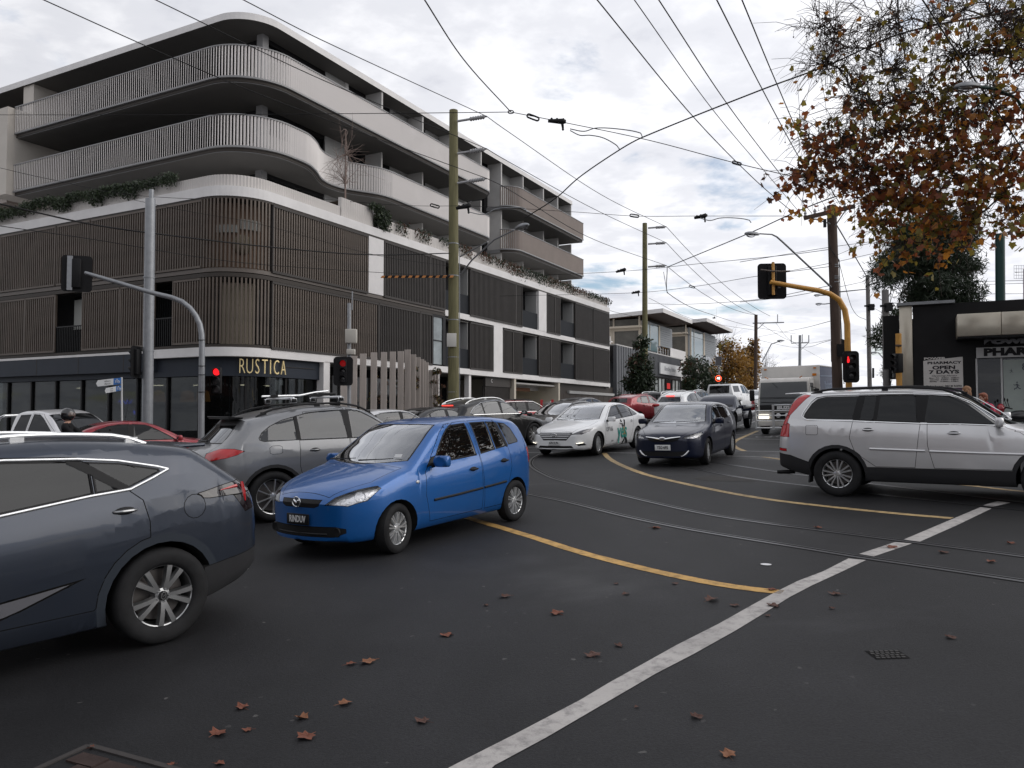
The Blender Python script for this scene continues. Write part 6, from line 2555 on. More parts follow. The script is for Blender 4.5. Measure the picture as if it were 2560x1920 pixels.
SP['lexus'] = dict(L=4.63,W=1.86,fo=.94,wb=2.66,Rw=.365,Ra=.425,rim=.243,tw=.225,
 top=[(0,.72),(.04,.82),(.2,.92),(.6,1.02),(1.1,1.09),(1.22,1.11),(1.95,1.52),(2.1,1.575),(2.4,1.61),(2.8,1.622),(3.3,1.595),(3.7,1.545),(4.02,1.485),(4.07,1.455),(4.34,1.27),(4.46,1.185),(4.54,1.12),(4.585,1.02),(4.61,.88),(4.63,.60)],
 bot=[(0,.28),(.3,.22),(1,.21),(3.5,.21),(4.0,.24),(4.4,.33),(4.63,.44)],
 wid=[(0,.70),(.03,.80),(.2,.91),(.6,.985),(1,1),(3.3,1),(3.75,1.0),(4.15,.965),(4.4,.92),(4.55,.865),(4.63,.78)],
 prof=[(0,.90),(.06,.93),(.2,.955),(.42,.985),(.62,1.0),(.8,.99),(.92,.968),(1.0,.935)],
 belt=[(0,.82),(1.2,1.02),(2.2,1.075),(3.3,1.18),(3.9,1.28),(4.3,1.2),(4.63,1.15)],lean=[(0,.45),(1.8,.36),(3.2,.36),(4.0,.46),(4.63,.45)],
 bowf=.22,bowr=.20,paint=P_SLATE,glass=CM['glass'],ws=(.70,1.13,.56,1.53),rw=(.56,1.13,.44,1.42),
 wins=[[(1.58,1.07),(1.80,1.26),(1.98,1.38),(2.12,1.445),(2.20,1.455),(2.20,1.095)],
 [(2.25,1.10),(2.25,1.46),(2.6,1.470),(2.98,1.445),(3.12,1.348),(3.12,1.198)],
 [(3.14,1.20),(3.14,1.33),(3.31,1.215),(3.30,1.21)],
 [(3.07,1.435),(3.37,1.22),(3.385,1.222),(3.62,1.315),(3.61,1.338),(3.33,1.405)]],
 pillars=[[(2.20,1.095),(2.20,1.46),(2.25,1.46),(2.25,1.10)],[(2.98,1.445),(3.07,1.435),(3.38,1.22),(3.31,1.205)]],
 doors=[[(1.45,.36),(1.35,.7),(1.40,1.0),(2.0,1.46),(2.20,1.49),(2.23,1.1),(2.23,.36)],
 [(2.235,.36),(2.235,1.1),(2.22,1.492),(2.6,1.50),(3.05,1.47),(3.36,1.21),(3.46,1.12),(3.50,.95),(3.50,.80),(3.1,.36)]],
 skin=[('door_moulding',pbr('moulding_grey',(.30,.30,.33),.25,.7),[(1.5,.93,.285),(1.5,.93,.37),(2.1,.93,.505),(2.98,.93,.60),(2.62,.93,.47),(2.4,.93,.41)],(0,1,0),True),
 ('fuel_flap',P_SLATE,[(d_,.9,z_) for d_,z_ in circ(3.86,1.02,.098,14)],(0,1,.1),True),
 ('tail_light',pbr('smoked_lamp',(.012,.008,.010),.06,0,.6),[(3.84,.9,1.085),(3.90,.9,1.12),(4.16,.87,1.165),(4.42,.80,1.20),(4.52,.7,1.09),(4.30,.85,1.065),(4.0,.9,1.065)],(-.45,.85,.1),True),
 ('tail_light',pbr('smoked_lamp',(.012,.008,.010),.06,0,.6),[(4.22,.86,1.066),(4.50,.78,1.09),(4.46,.8,.93),(4.34,.85,.91)],(-.45,.85,.1),True),
 ('lower_bumper',CM['plastic'],[(4.0,.9,.20),(3.95,.9,.52),(4.3,.9,.56),(4.66,.8,.60),(4.66,.8,.2)],(-.4,.8,0),True)],
 panels=[('tailgate',[(4.10,.62,1.42),(4.10,-.62,1.42),(4.62,-.70,.75),(4.62,.70,.75)],(-1,0,.3),.3)],
 strips=[([(1.5,1.04),(2.2,1.082),(3.1,1.185),(3.38,1.205),(3.55,1.272),(3.68,1.328)],.011,CM['alloy']),([(3.68,1.328),(3.60,1.355),(3.33,1.420),(3.05,1.455),(2.6,1.482),(2.2,1.472),(2.0,1.41)],.010,CM['alloy'])],
 rails=(1.85,3.62,.80,.050,CM['alloy'],.017),handles=[(2.12,1.02),(3.24,1.055)],handlemat=CM['alloyd'],mirror=(1.55,1.06),
 rimstyle='vee',nsp=5,spw=3.4,rimmat=CM['alloyd'],clad=.062,cladmat=pbr('arch_slate',(.030,.036,.046),.45),nst=84)
SP['volvo'] = dict(L=4.807,W=1.90,fo=.93,wb=2.857,Rw=.370,Ra=.425,rim=.240,tw=.235,
 top=[(0,.74),(.04,.84),(.2,.93),(.7,1.04),(1.25,1.11),(1.36,1.14),(2.02,1.58),(2.2,1.65),(2.5,1.69),(3.0,1.715),(3.8,1.712),(4.30,1.69),(4.46,1.655),(4.52,1.60),(4.66,1.32),(4.74,1.14),(4.78,.98),(4.80,.80),(4.807,.62)],
 bot=[(0,.30),(.3,.25),(1,.25),(3.6,.26),(4.2,.31),(4.6,.39),(4.807,.46)],
 wid=[(0,.72),(.03,.82),(.15,.91),(.5,.985),(.9,1),(3.9,1),(4.3,.985),(4.6,.95),(4.72,.915),(4.807,.84)],
 prof=[(0,.92),(.06,.95),(.2,.98),(.42,1.0),(.62,.995),(.80,.985),(.87,.975),(.90,.955),(1.0,.925)],
 belt=[(0,.85),(1.2,1.10),(2.0,1.15),(3.5,1.22),(4.3,1.25),(4.807,1.25)],lean=[(0,.45),(1.8,.34),(3.0,.28),(4.4,.30),(4.807,.3)],
 rad=[(0,.05),(.4,.08),(2,.08),(3,.11),(4.4,.11),(4.807,.06)],bowf=.20,bowr=.09,paint=P_SILVER,glass=CM['glass'],ws=(.72,1.16,.60,1.60),rw=(.66,1.16,.56,1.56),
 wins=[[(3.53,1.24),(3.45,1.615),(3.95,1.612),(4.08,1.585),(4.17,1.51),(4.28,1.345),(4.295,1.29),(4.25,1.258)],
 [(2.60,1.195),(2.62,1.615),(3.14,1.617),(3.19,1.222)],[(3.22,1.222),(3.17,1.617),(3.36,1.617),(3.44,1.235)],
 [(1.50,1.16),(1.66,1.30),(1.90,1.47),(2.06,1.555),(2.18,1.592),(2.46,1.612),(2.52,1.192)]],
 pillars=[[(3.19,1.222),(3.14,1.617),(3.17,1.617),(3.22,1.222)],[(2.52,1.192),(2.46,1.612),(2.62,1.615),(2.60,1.195)],[(3.44,1.235),(3.36,1.617),(3.45,1.617),(3.53,1.24)],[(1.40,1.145),(1.49,1.158),(1.60,1.25),(1.53,1.22)]],
 doors=[[(1.20,.50),(1.14,.85),(1.25,1.12),(1.46,1.18),(1.9,1.50),(2.12,1.635),(2.49,1.66),(2.55,1.18),(2.47,.85),(2.47,.50)],
 [(2.478,.50),(2.478,.85),(2.557,1.18),(2.497,1.662),(3.44,1.665),(3.53,1.22),(3.58,.95),(3.50,.72),(3.2,.50)]],
 sills=[[(1.25,.20),(1.25,.495),(3.55,.495),(3.55,.20)]],
 skin=[('tail_light',CM['red'],[(4.23,.78,1.66),(4.36,.74,1.69),(4.68,.76,1.36),(4.52,.8,1.30)],(-.35,.9,.2),True),
 ('tail_light',CM['red'],[(4.52,.82,1.31),(4.72,.75,1.36),(4.80,.75,1.16),(4.58,.85,1.16)],(-.5,.85,.1),True),
 ('tail_light',CM['red'],[(4.53,.9,1.17),(4.58,.9,1.20),(4.80,.75,1.19),(4.80,.75,.96),(4.53,.9,.955)],(-.5,.85,.1),True),
 ('fuel_flap',P_SILVER,[(4.06,.9,1.01),(4.06,.9,1.14),(4.08,.9,1.155),(4.24,.9,1.155),(4.255,.9,1.14),(4.255,.9,1.01),(4.24,.9,.995),(4.08,.9,.995)],(0,1,0),True),
 ('bumper_reflector',CM['red'],[(4.56,.85,.715),(4.56,.85,.765),(4.80,.75,.775),(4.80,.75,.72)],(-.5,.8,0),True),
 ('lower_bumper',CM['plastic'],[(4.20,.9,.25),(4.20,.9,.55),(4.52,.9,.66),(4.85,.8,.69),(4.85,.8,.25)],(-.4,.8,0),True),
 ('headlight',CM['white_lens'],[(.10,.5,.78),(.2,.72,.78),(.5,.86,.85),(.55,.86,.95),(.2,.7,.92)],(.7,.6,.2),True)],
 strips=[([(1.48,1.142),(2.0,1.165),(2.55,1.175),(3.5,1.215),(4.2,1.235),(4.27,1.25),(4.325,1.30),(4.30,1.37),(4.19,1.535),(4.10,1.61),(3.95,1.636),(3.4,1.642),(2.5,1.636),(2.15,1.612),(1.9,1.50),(1.6,1.29),(1.45,1.16)],.010,CM['chrome']),
 ([(1.16,.735),(1.8,.745),(2.44,.76)],.019,P_SILVER),([(2.50,.765),(2.9,.775),(3.28,.785)],.019,P_SILVER)],
 rails=(1.95,4.22,.84,.060,CM['trim'],.020),handles=[(2.03,1.035),(3.22,1.085)],mirror=(1.53,1.165),
 rimstyle='double',nsp=7,spw=1.5,clad=.055,nst=88)
SP['cayenne'] = dict(L=4.846,W=1.94,fo=.93,wb=2.895,Rw=.385,Ra=.445,rim=.275,tw=.275,
 top=[(0,.70),(.04,.80),(.2,.90),(.7,1.02),(1.3,1.13),(1.42,1.17),(2.1,1.62),(2.3,1.69),(2.7,1.74),(3.1,1.738),(3.6,1.685),(4.0,1.605),(4.20,1.555),(4.24,1.51),(4.45,1.31),(4.60,1.19),(4.74,1.11),(4.80,1.01),(4.83,.80),(4.846,.62)],
 bot=[(0,.27),(.3,.23),(1,.23),(3.6,.24),(4.3,.28),(4.846,.40)],
 wid=[(0,.70),(.03,.80),(.2,.91),(.6,.985),(1,1),(3.9,1),(4.3,.97),(4.6,.92),(4.74,.87),(4.846,.78)],
 belt=[(0,.80),(1.2,1.08),(2.5,1.175),(3.9,1.205),(4.846,1.18)],lean=[(0,.45),(1.8,.38),(3.0,.36),(4.1,.48),(4.846,.4)],
 rad=[(0,.05),(.4,.08),(2,.08),(3,.13),(4.2,.14),(4.846,.07)],bowf=.20,bowr=.18,paint=P_GREY,ws=(.72,1.19,.58,1.62),rw=(.62,1.21,.50,1.48),
 glass=glass_mat('car_glass_mid',(.55,.6,.6),.22,boost=1.6),
 wins=[[(3.42,1.210),(3.42,1.575),(3.62,1.530),(3.82,1.450),(3.96,1.355),(4.02,1.275),(4.01,1.240),(3.95,1.215)],
 [(2.58,1.195),(2.60,1.650),(2.95,1.643),(3.22,1.620),(3.38,1.587),(3.38,1.210)],
 [(1.62,1.175),(1.85,1.355),(2.08,1.505),(2.25,1.600),(2.38,1.640),(2.50,1.650),(2.52,1.195)]],
 pillars=[[(2.52,1.195),(2.50,1.650),(2.60,1.650),(2.58,1.195)],[(3.38,1.210),(3.38,1.587),(3.42,1.575),(3.42,1.210)]],
 doors=[[(1.38,0.360),(1.30,0.700),(1.38,1.125),(2.2,1.635),(2.52,1.685),(2.55,1.195),(2.55,0.360)],
 [(2.557,0.360),(2.557,1.195),(2.53,1.687),(3.38,1.635),(3.40,1.215),(3.46,1.035),(3.40,0.720),(3.1,0.360)]],
 skin=[('tail_light',CM['red'],[(4.23,.9,1.095),(4.40,.9,1.145),(4.62,.85,1.165),(4.78,.7,1.100),(4.80,.68,1.000),(4.70,.8,0.975),(4.50,.9,1.010),(4.34,.9,1.045)],(-.5,.8,.15),True),
 ('fuel_flap',P_GREY,[(3.68,.9,1.040),(3.68,.9,1.130),(3.72,.9,1.150),(3.84,.9,1.150),(3.88,.9,1.120),(3.88,.9,1.040),(3.84,.9,1.020),(3.72,.9,1.020)],(0,1,0),True)],
 panels=[('tailgate',[(4.25,.60,1.500),(4.25,-.60,1.42),(4.83,-.60,.72),(4.83,.60,0.800)],(-1,0,.3),.3)],
 rails=(1.95,3.95,.80,.055,CM['trim'],.017),handles=[(2.1,1.02),(3.08,1.05)],mirror=(1.60,1.16),
 rimstyle='double',nsp=5,rimmat=CM['alloy'],clad=.05,nst=84)
SP['sedan'] = dict(L=4.855,W=1.865,fo=.96,wb=2.805,Rw=.328,Ra=.372,rim=.226,tw=.21,
 top=[(0,.60),(.03,.68),(.1,.735),(.3,.805),(.8,.90),(1.2,.965),(1.30,.99),(1.7,1.18),(2.1,1.36),(2.25,1.405),(2.5,1.447),(2.85,1.465),(3.2,1.445),(3.6,1.36),(4.0,1.21),(4.25,1.115),(4.4,1.085),(4.65,1.065),(4.76,1.04),(4.82,.94),(4.855,.62)],
 bot=[(0,.235),(.2,.19),(1,.185),(3.8,.19),(4.3,.23),(4.855,.36)],
 wid=[(0,.72),(.02,.79),(.07,.86),(.15,.905),(.35,.955),(.7,.99),(1,1),(3.8,1),(4.3,.97),(4.6,.93),(4.77,.89),(4.855,.80)],
 belt=[(0,.68),(.8,.86),(1.4,.91),(2.5,.955),(3.6,1.0),(4.4,1.02),(4.855,1.0)],lean=[(0,.5),(1.5,.48),(2.2,.42),(3.2,.42),(3.9,.55),(4.855,.5)],
 bowf=.25,bowr=.16,paint=P_WHITE,glass=glass_mat('car_glass_tinted',(.5,.53,.52),.16,boost=1.3),wsglass=CM['glassc'],ws=(.71,1.0,.56,1.385),rw=(.64,1.125,.50,1.385),rwz=.6,
 wins=[[(1.66,.955),(1.86,1.09),(2.06,1.21),(2.24,1.305),(2.36,1.345),(2.62,1.372),(2.68,.985)],
 [(2.78,.99),(2.74,1.378),(2.98,1.378),(3.22,1.35),(3.46,1.275),(3.48,1.02)],
 [(3.52,1.02),(3.50,1.262),(3.66,1.195),(3.86,1.085),(3.88,1.06),(3.84,1.045)]],
 pillars=[[(2.68,.985),(2.62,1.372),(2.74,1.378),(2.78,.99)],[(3.48,1.02),(3.46,1.275),(3.50,1.262),(3.52,1.02)]],
 doors=[[(1.42,.26),(1.36,.6),(1.44,.92),(2.2,1.345),(2.65,1.408),(2.72,.98),(2.72,.26)],[(2.727,.26),(2.727,.98),(2.67,1.41),(3.2,1.39),(3.50,1.29),(3.58,1.02),(3.55,.8),(3.3,.5),(3.2,.26)]],
 panels=[('bonnet',[(1.28,.74,.98),(1.28,-.74,.98),(.7,-.76,.9),(.12,-.52,.72),(.12,.52,.72),(.7,.76,.9)],(.25,0,1),.5)],
 skin=[('headlight',pbr('dark_lamp',(.10,.10,.11),.10,.3,.6),[(.10,.48,.615),(.25,.74,.625),(.50,.86,.70),(.70,.9,.80),(.60,.86,.805),(.34,.74,.75),(.16,.56,.69)],(.75,.55,.3),True),
 ('grille',pbr('grille_grey',(.10,.10,.105),.35,.5),[(0,-.50,.70),(0,.50,.70),(0,.53,.66),(0,.36,.475),(0,-.36,.475),(0,-.53,.66)],(1,0,.1),False),
 ('lower_grille',CM['trim'],[(0,-.50,.325),(0,.50,.325),(0,.56,.26),(0,-.56,.26)],(1,0,0),False),
 ('fog_recess',CM['trim'],[(.1,.60,.375),(.2,.82,.415),(.3,.86,.33),(.15,.68,.315)],(.8,.5,0),True),
 ('tail_light',CM['red'],[(4.42,.85,.95),(4.55,.85,.985),(4.80,.7,1.0),(4.84,.7,.84),(4.62,.85,.82)],(-.5,.8,.1),True)],
 handles=[(2.40,.845),(3.22,.875)],mirror=(1.62,.955),wipers=(1.2,.985),seats=(.38,[(2.25,(-.38,.38)),(3.15,(-.42,.42))]),dash=(1.7,.93),
 rimstyle='double',nsp=6,nst=80,steer=radians(6))
SP['impreza'] = dict(L=4.415,W=1.74,fo=.88,wb=2.62,Rw=.318,Ra=.365,rim=.218,tw=.205,
 top=[(0,.64),(.03,.71),(.1,.77),(.3,.83),(.8,.915),(1.10,.965),(1.20,.995),(1.6,1.19),(1.95,1.37),(2.1,1.42),(2.35,1.455),(2.7,1.465),(3.2,1.44),(3.7,1.38),(3.92,1.33),(4.0,1.28),(4.22,1.06),(4.33,.96),(4.39,.85),(4.415,.62)],
 bot=[(0,.23),(.2,.19),(1,.19),(3.5,.20),(4.0,.24),(4.415,.36)],
 wid=[(0,.72),(.02,.80),(.07,.865),(.15,.91),(.35,.96),(.7,.995),(1,1),(3.5,1),(3.9,.97),(4.2,.93),(4.415,.82)],
 belt=[(0,.70),(.8,.875),(1.4,.925),(2.5,.97),(3.6,1.03),(4.415,1.02)],lean=[(0,.5),(1.5,.46),(2.2,.38),(3.2,.38),(4.415,.45)],
 bowf=.22,bowr=.14,paint=P_NAVY,glass=glass_mat('car_glass_tinted',(.5,.53,.52),.16,boost=1.3),wsglass=CM['glassc'],ws=(.68,1.0,.54,1.395),rw=(.58,1.08,.46,1.30),
 wins=[[(1.56,.965),(1.78,1.13),(1.98,1.26),(2.14,1.335),(2.42,1.372),(2.46,.995)],[(2.53,1.0),(2.50,1.378),(2.85,1.375),(3.12,1.35),(3.18,1.03)],[(3.22,1.035),(3.16,1.342),(3.40,1.29),(3.60,1.15),(3.58,1.07)]],
 doors=[[(1.36,.26),(1.28,.6),(1.36,.93),(2.1,1.37),(2.45,1.408),(2.495,.99),(2.495,.26)],[(2.502,.26),(2.502,.99),(2.46,1.41),(3.14,1.38),(3.22,1.03),(3.28,.8),(3.05,.5),(3.0,.26)]],
 panels=[('bonnet',[(1.18,.70,.98),(1.18,-.70,.98),(.7,-.72,.9),(.11,-.46,.75),(.11,.46,.75),(.7,.72,.9)],(.25,0,1),.5)],
 skin=[('headlight',CM['lens'],[(.08,.44,.655),(.20,.66,.645),(.36,.78,.68),(.55,.82,.77),(.52,.81,.80),(.3,.70,.775),(.13,.50,.715)],(.75,.52,.3),True),
 ('grille',CM['trim'],[(0,-.40,.705),(0,.40,.705),(0,.34,.625),(0,.20,.585),(0,-.20,.585),(0,-.34,.625)],(1,0,.1),False),
 ('lower_grille',CM['trim'],[(0,-.56,.37),(0,.56,.37),(0,.44,.255),(0,-.44,.255)],(1,0,0),False),
 ('tail_light',CM['red'],[(4.1,.8,.9),(4.2,.8,1.02),(4.36,.7,1.0),(4.38,.7,.86)],(-.6,.8,0),True)],
 handles=[(2.15,.86),(2.92,.90)],mirror=(1.54,.975),wipers=(1.1,.99),seats=(.38,[(2.1,(-.36,.36)),(2.95,(-.42,.42))]),dash=(1.55,.94),
 rimstyle='double',nsp=7,nst=80,steer=radians(4))
def variant(base,**k):
 """a sister shape: the same outline stretched to another length, width and height"""
 b = dict(SP[base])
 fl = k.pop('L',b['L']) / b['L']
 fh = k.pop('Hf',1.0)
 b['L'] *= fl
 b['fo'] *= fl
 b['wb'] *= fl
 b['W'] = k.pop('W',b['W'])
 z2 = lambda pts: [(d * fl,z * fh) for d,z in pts]
 for n in ('top','bot','belt'):
  b[n] = z2(b[n])
 for n in ('wid','rad','crown'):
  if n in b:
   b[n] = [(d * fl,v) for d,v in b[n]]
 if isinstance(b['lean'],list):
  b['lean'] = [(d * fl,v) for d,v in b['lean']]
 for n in ('wins','pillars','doors','sills'):
  if n in b:
   b[n] = [z2(p) for p in b[n]]
 b['skin'] = [(n,m,[(d * fl,y,z * fh) for d,y,z in p],dv,bo) for n,m,p,dv,bo in b.get('skin',[])]
 b['panels'] = [(n,[(d * fl,y,z * fh) for d,y,z in p],dv,t) for n,p,dv,t in b.get('panels',[])]
 for n in ('ws','rw'):
  if n in b:
   yb,zb,yt,zt = b[n]
   b[n] = (yb,zb * fh,yt,zt * fh)
 b['handles'] = [(d * fl,z * fh) for d,z in b.get('handles',[])]
 if 'mirror' in b:
  b['mirror'] = (b['mirror'][0] * fl,b['mirror'][1] * fh)
 b['strips'] = [(z2(p),r,m) for p,r,m in b.get('strips',[])]
 if 'rails' in b:
  r = b['rails']
  b['rails'] = (r[0] * fl,r[1] * fl) + r[2:]
 for n in ('seats','dash','wipers'):
  b.pop(n,None)
 b['nst'] = 52
 b['ncap'] = 8
 op,np_ = SP[base]['paint'],k.get('paint')
 if np_ is not None:
  b['skin'] = [(n,np_ if m is op else m,p,dv,bo) for n,m,p,dv,bo in b['skin']]
  b['strips'] = [(p,r,np_ if m is op else m) for p,r,m in b['strips']]
  if 'arch' not in k and base == 'lexus':
   b['cladmat'] = CM['plastic']
 for n in k.pop('drop',()):
  b.pop(n,None)
 nos = k.pop('noskin',())
 b['skin'] = [t for t in b['skin'] if t[0] not in nos]
 b.update(k)
 return b
def near_pos(contact,heading,side,wb,W,wheel):
 """car centre from the ground contact of one wheel; side +1 left, -1 right; wheel 'f' or 'r'"""
 h = Vector((sin(heading),cos(heading)))
 l = Vector((-h.y,h.x))
 c = Vector((contact[0],contact[1])) - l * (side * (W / 2 - .11)) + h * (wb / 2 if wheel == 'r' else -wb / 2)
 return c
def car_at(key,label,cat,px,py,hd,side,wheel,spec=None,group='vehicles waiting and turning at the junction',name='car'):
 sp = spec or SP[key]
 r,C,o = build_car(sp,label,cat,group,name)
 p = at(px,py)
 a = radians(hd)
 place_car(r,near_pos(p,a,side,sp['wb'],sp['W'],wheel),a)
 return r,C,o
def car_xy(sp,label,cat,px,D,hd,group='vehicles waiting and turning at the junction',name='car'):
 """px: picture column of the car's middle, D its distance"""
 r,C,o = build_car(sp,label,cat,group,name)
 place_car(r,((px - PCX) / FPX * D,D),radians(hd))
 return r,C,o
def nose(C,y,z,out=.0):
 """point of the front face"""
 return Vector((C.xo - C.bow(0,y) + out,y,z))
r,C,o = car_at('hatch','small bright blue hatchback with silver ten-spoke wheels and a black number plate','car',984,1382,-146,1,'f')
plate(r,'RINDUV',nose(C,0,.47,.012),(1,0,.02),.37,.125,CM['plate_k'],CM['inkw'],.105,sx=.70)
m = MB()
ec = nose(C,0,.668,.028)
ring = []
for k in range(25):
 t = 2 * pi * k / 24
 ring.append(ec + Vector((0,cos(t) * .066,sin(t) * .056)))
m.tube(ring,.0075,6)
for s in (1,-1):
 m.tube([ec + Vector((0,0,-.022)),ec + Vector((0,s * .022,.012)),ec + Vector((0,s * .040,.022)),ec + Vector((0,s * .058,.014))],[.010,.009,.007,.005],6)
m.build('emblem',CM['chrome'],r,True)
m = MB()
m.tube([nose(C,-.40,.312,.004),nose(C,-.2,.312,.006),nose(C,.2,.312,.006),nose(C,.40,.312,.004)],.010,6)
m.build('intake_bar',CM['plastic'],r,True)
for s in (1,-1):
 m = MB()
 p = C.side(1.13,.80,.004)
 p.y *= s
 m.ball(p,(.032,.010,.020),12,8)
 m.build('side_indicator',CM['white_lens'],r,True)
 m = MB()
 q = nose(C,s * .52,.335,.004)
 m.lathe([(.056,0),(.05,.012),(.0001,.006)],o=q,ax='X',seg=16)
 m.build('fog_lamp_cover',CM['trim'],r,True)
m = MB()
m.tube([(C.xo - 1.98,-.0,1.51),(C.xo - 2.12,0,1.60)],[.006,.003],6)
m.build('aerial',CM['trim'],r,True)
m = MB()
m.box((C.xo - 1.16,.50,1.105),(.002,.10,.045),(Vector((.8,.15,.6)).normalized(),Vector((-.15,1,0)).normalized(),Vector((-.6,0,.8)).normalized()))
m.build('registration_label',CM['plate_w'],r)
r,C,o = car_at('lexus','dark slate SUV cut by the left frame edge, silver roof rail, five twin-spoke wheels','car',402,1604,-139,1,'r')
for s in (1,-1):
 m = MB()
 p0,p1,p2,p3 = C.side(4.10,1.118,.004),C.side(4.26,1.135,.004),C.side(4.325,1.16,.004),C.side(4.34,1.00,.004)
 pts = [Vector((p.x,p.y * s,p.z)) for p in (p0,p1,p2,p3)]
 m.tube([pts[0],pts[1]],[.003,.015],6)
 m.tube([pts[2],(pts[2] + pts[3]) / 2,pts[3]],[.012,.017,.005],6)
 m.build('lamp_strip',CM['red'],r,True)
 m = MB()
 m.tube([(C.xo - 4.30,s * .70,.365),(C.xo - 4.46,s * .62,.385)],[.015,.018],8)
 m.build('exhaust_tip',CM['alloy'],r,True)
m = MB()
m.box((C.xo - 4.02,0,1.478),(.30,1.02,.03))
bevel_obj(m.build('roof_spoiler',P_SLATE,r),.012,2)
for w in [c for c in r.children if c.name.startswith('wheel')]:
 m = MB()
 m.lathe([(.0001,.084),(.034,.083),(.036,.078)],ax='Y',seg=18)
 m.mi = 1
 ringp = [Vector((cos(t) * .026,.087,sin(t) * .018)) for t in [2 * pi * k / 16 for k in range(17)]]
 m.tube(ringp,.003,5)
 m.tube([(.010,.087,.012),(-.010,.087,-.004),(.012,.087,-.010)],.003,5)
 m.build('hub_cap',[CM['trim'],CM['chrome']],w,True)
r,C,o = car_at('cayenne','mid grey SUV with red wraparound tail lamps and silver roof bars','car',683,1304,53,-1,'r')
m = MB()
m.box((C.xo - 4.24,0,1.58),(.20,1.10,.035))
m.prism([(C.xo - 4.14,-.58,1.57),(C.xo - 4.36,-.55,1.59),(C.xo - 4.36,.55,1.59),(C.xo - 4.14,.58,1.57)],(0,0,.022))
bevel_obj(m.build('roof_spoiler',CM['trim'],r),.012,2)
m = MB()
m.tube([(C.xo - 4.58,-.22,1.25),(C.xo - 4.60,.18,1.245)],[.014,.008],6)
m.build('rear_wiper',CM['trim'],r,True)
for d in (2.55,3.35):
 m = MB()
 m.tube([(C.xo - d,-.60,1.86),(C.xo - d,.60,1.86)],.021,8)
 m.mi = 1
 for s in (1,-1):
  m.box((C.xo - d,s * .58,1.822),(.10,.07,.075))
 bevel_obj(m.build('roof_bar',[CM['alloy'],CM['trim']],r,True),.008,1)
m = MB()
m.tube([(C.xo - 3.55,.28,1.905),(C.xo - 2.9,.28,1.905),(C.xo - 2.62,.28,1.95),(C.xo - 2.38,.28,1.97)],.017,8)
m.mi = 1
m.tube([(C.xo - 2.55,.28,1.915),(C.xo - 2.25,.28,1.915)],[.03,.022],8)
m.box((C.xo - 3.35,.28,1.90),(.12,.08,.05))
m.box((C.xo - 2.62,.28,1.90),(.2,.09,.05))
m.build('bike_carrier',[CM['alloy'],CM['trim']],r,True)
r,C,o = car_at('volvo','silver SUV crossing at right with tall red tail lamps and black roof rails','car',2097,1240,125,-1,'r')
for s in (1,-1):
 m = MB()
 p = C.side(4.22,.36,-.01)
 p.y *= s
 m.prism([p + Vector((.02,0,.12)),p + Vector((-.01,0,.12)),p + Vector((-.03,0,-.15)),p + Vector((-.01,0,-.16))],(0,-s * .24,0))
 m.build('mud_flap',CM['plastic'],r)
m = MB()
m.prism([(C.xo - 4.40,-.62,1.665),(C.xo - 4.66,-.58,1.66),(C.xo - 4.66,.58,1.66),(C.xo - 4.40,.62,1.665)],(0,0,.025))
bevel_obj(m.build('roof_spoiler',P_SILVER,r),.01,2)
m = MB()
m.tube([(C.xo - 4.55,-.55,.34),(C.xo - 4.84,-.55,.33)],.035,10)
m.build('exhaust_tip',CM['trim'],r,True)
r,C,o = car_at('sedan','white sedan with green lettering painted along its side','car',1491,1138,-148,1,'f')
for k in range(4):
 m = MB()
 z = .675 - k * .048
 w = .50 - abs(k - .6) * .045
 m.tube([nose(C,-w,z,.006),nose(C,-w * .5,z,.010),nose(C,w * .5,z,.010),nose(C,w,z,.006)],.008,6)
 m.build('grille_bar',CM['chrome'],r,True)
m = MB()
rg = []
ec = nose(C,0,.625,.022)
for k in range(21):
 t = 2 * pi * k / 20
 rg.append(ec + Vector((0,cos(t) * .085,sin(t) * .045)))
m.tube(rg,.007,6)
m.tube([ec + Vector((0,-.042,-.028)),ec + Vector((0,-.030,.028))],.006,6)
m.tube([ec + Vector((0,.030,-.028)),ec + Vector((0,.042,.028))],.006,6)
m.tube([ec + Vector((0,-.035,-.004)),ec + Vector((0,.035,.004))],.006,6)
m.build('emblem',CM['chrome'],r,True)
plate(r,'670·XUN',nose(C,0,.405,.012),(1,0,0),.37,.13,CM['plate_w'],CM['ink'],.10,sx=.72)
for s in (1,-1):
 m = MB()
 m.tube([nose(C,s * .64,.385,.02) + Vector((.0,0,0)),Vector((C.xo - C.bow(.02,.80) - .012,s * .80,.405))],.010,6)
 m.build('daytime_lamp',CM['lampwarm'],r,True)
TEAL = pbr('vinyl_teal',(.02,.24,.20),.4)
VGREY = pbr('vinyl_grey',(.22,.22,.23),.4)
VTAN = pbr('vinyl_tan',(.42,.22,.06),.4)
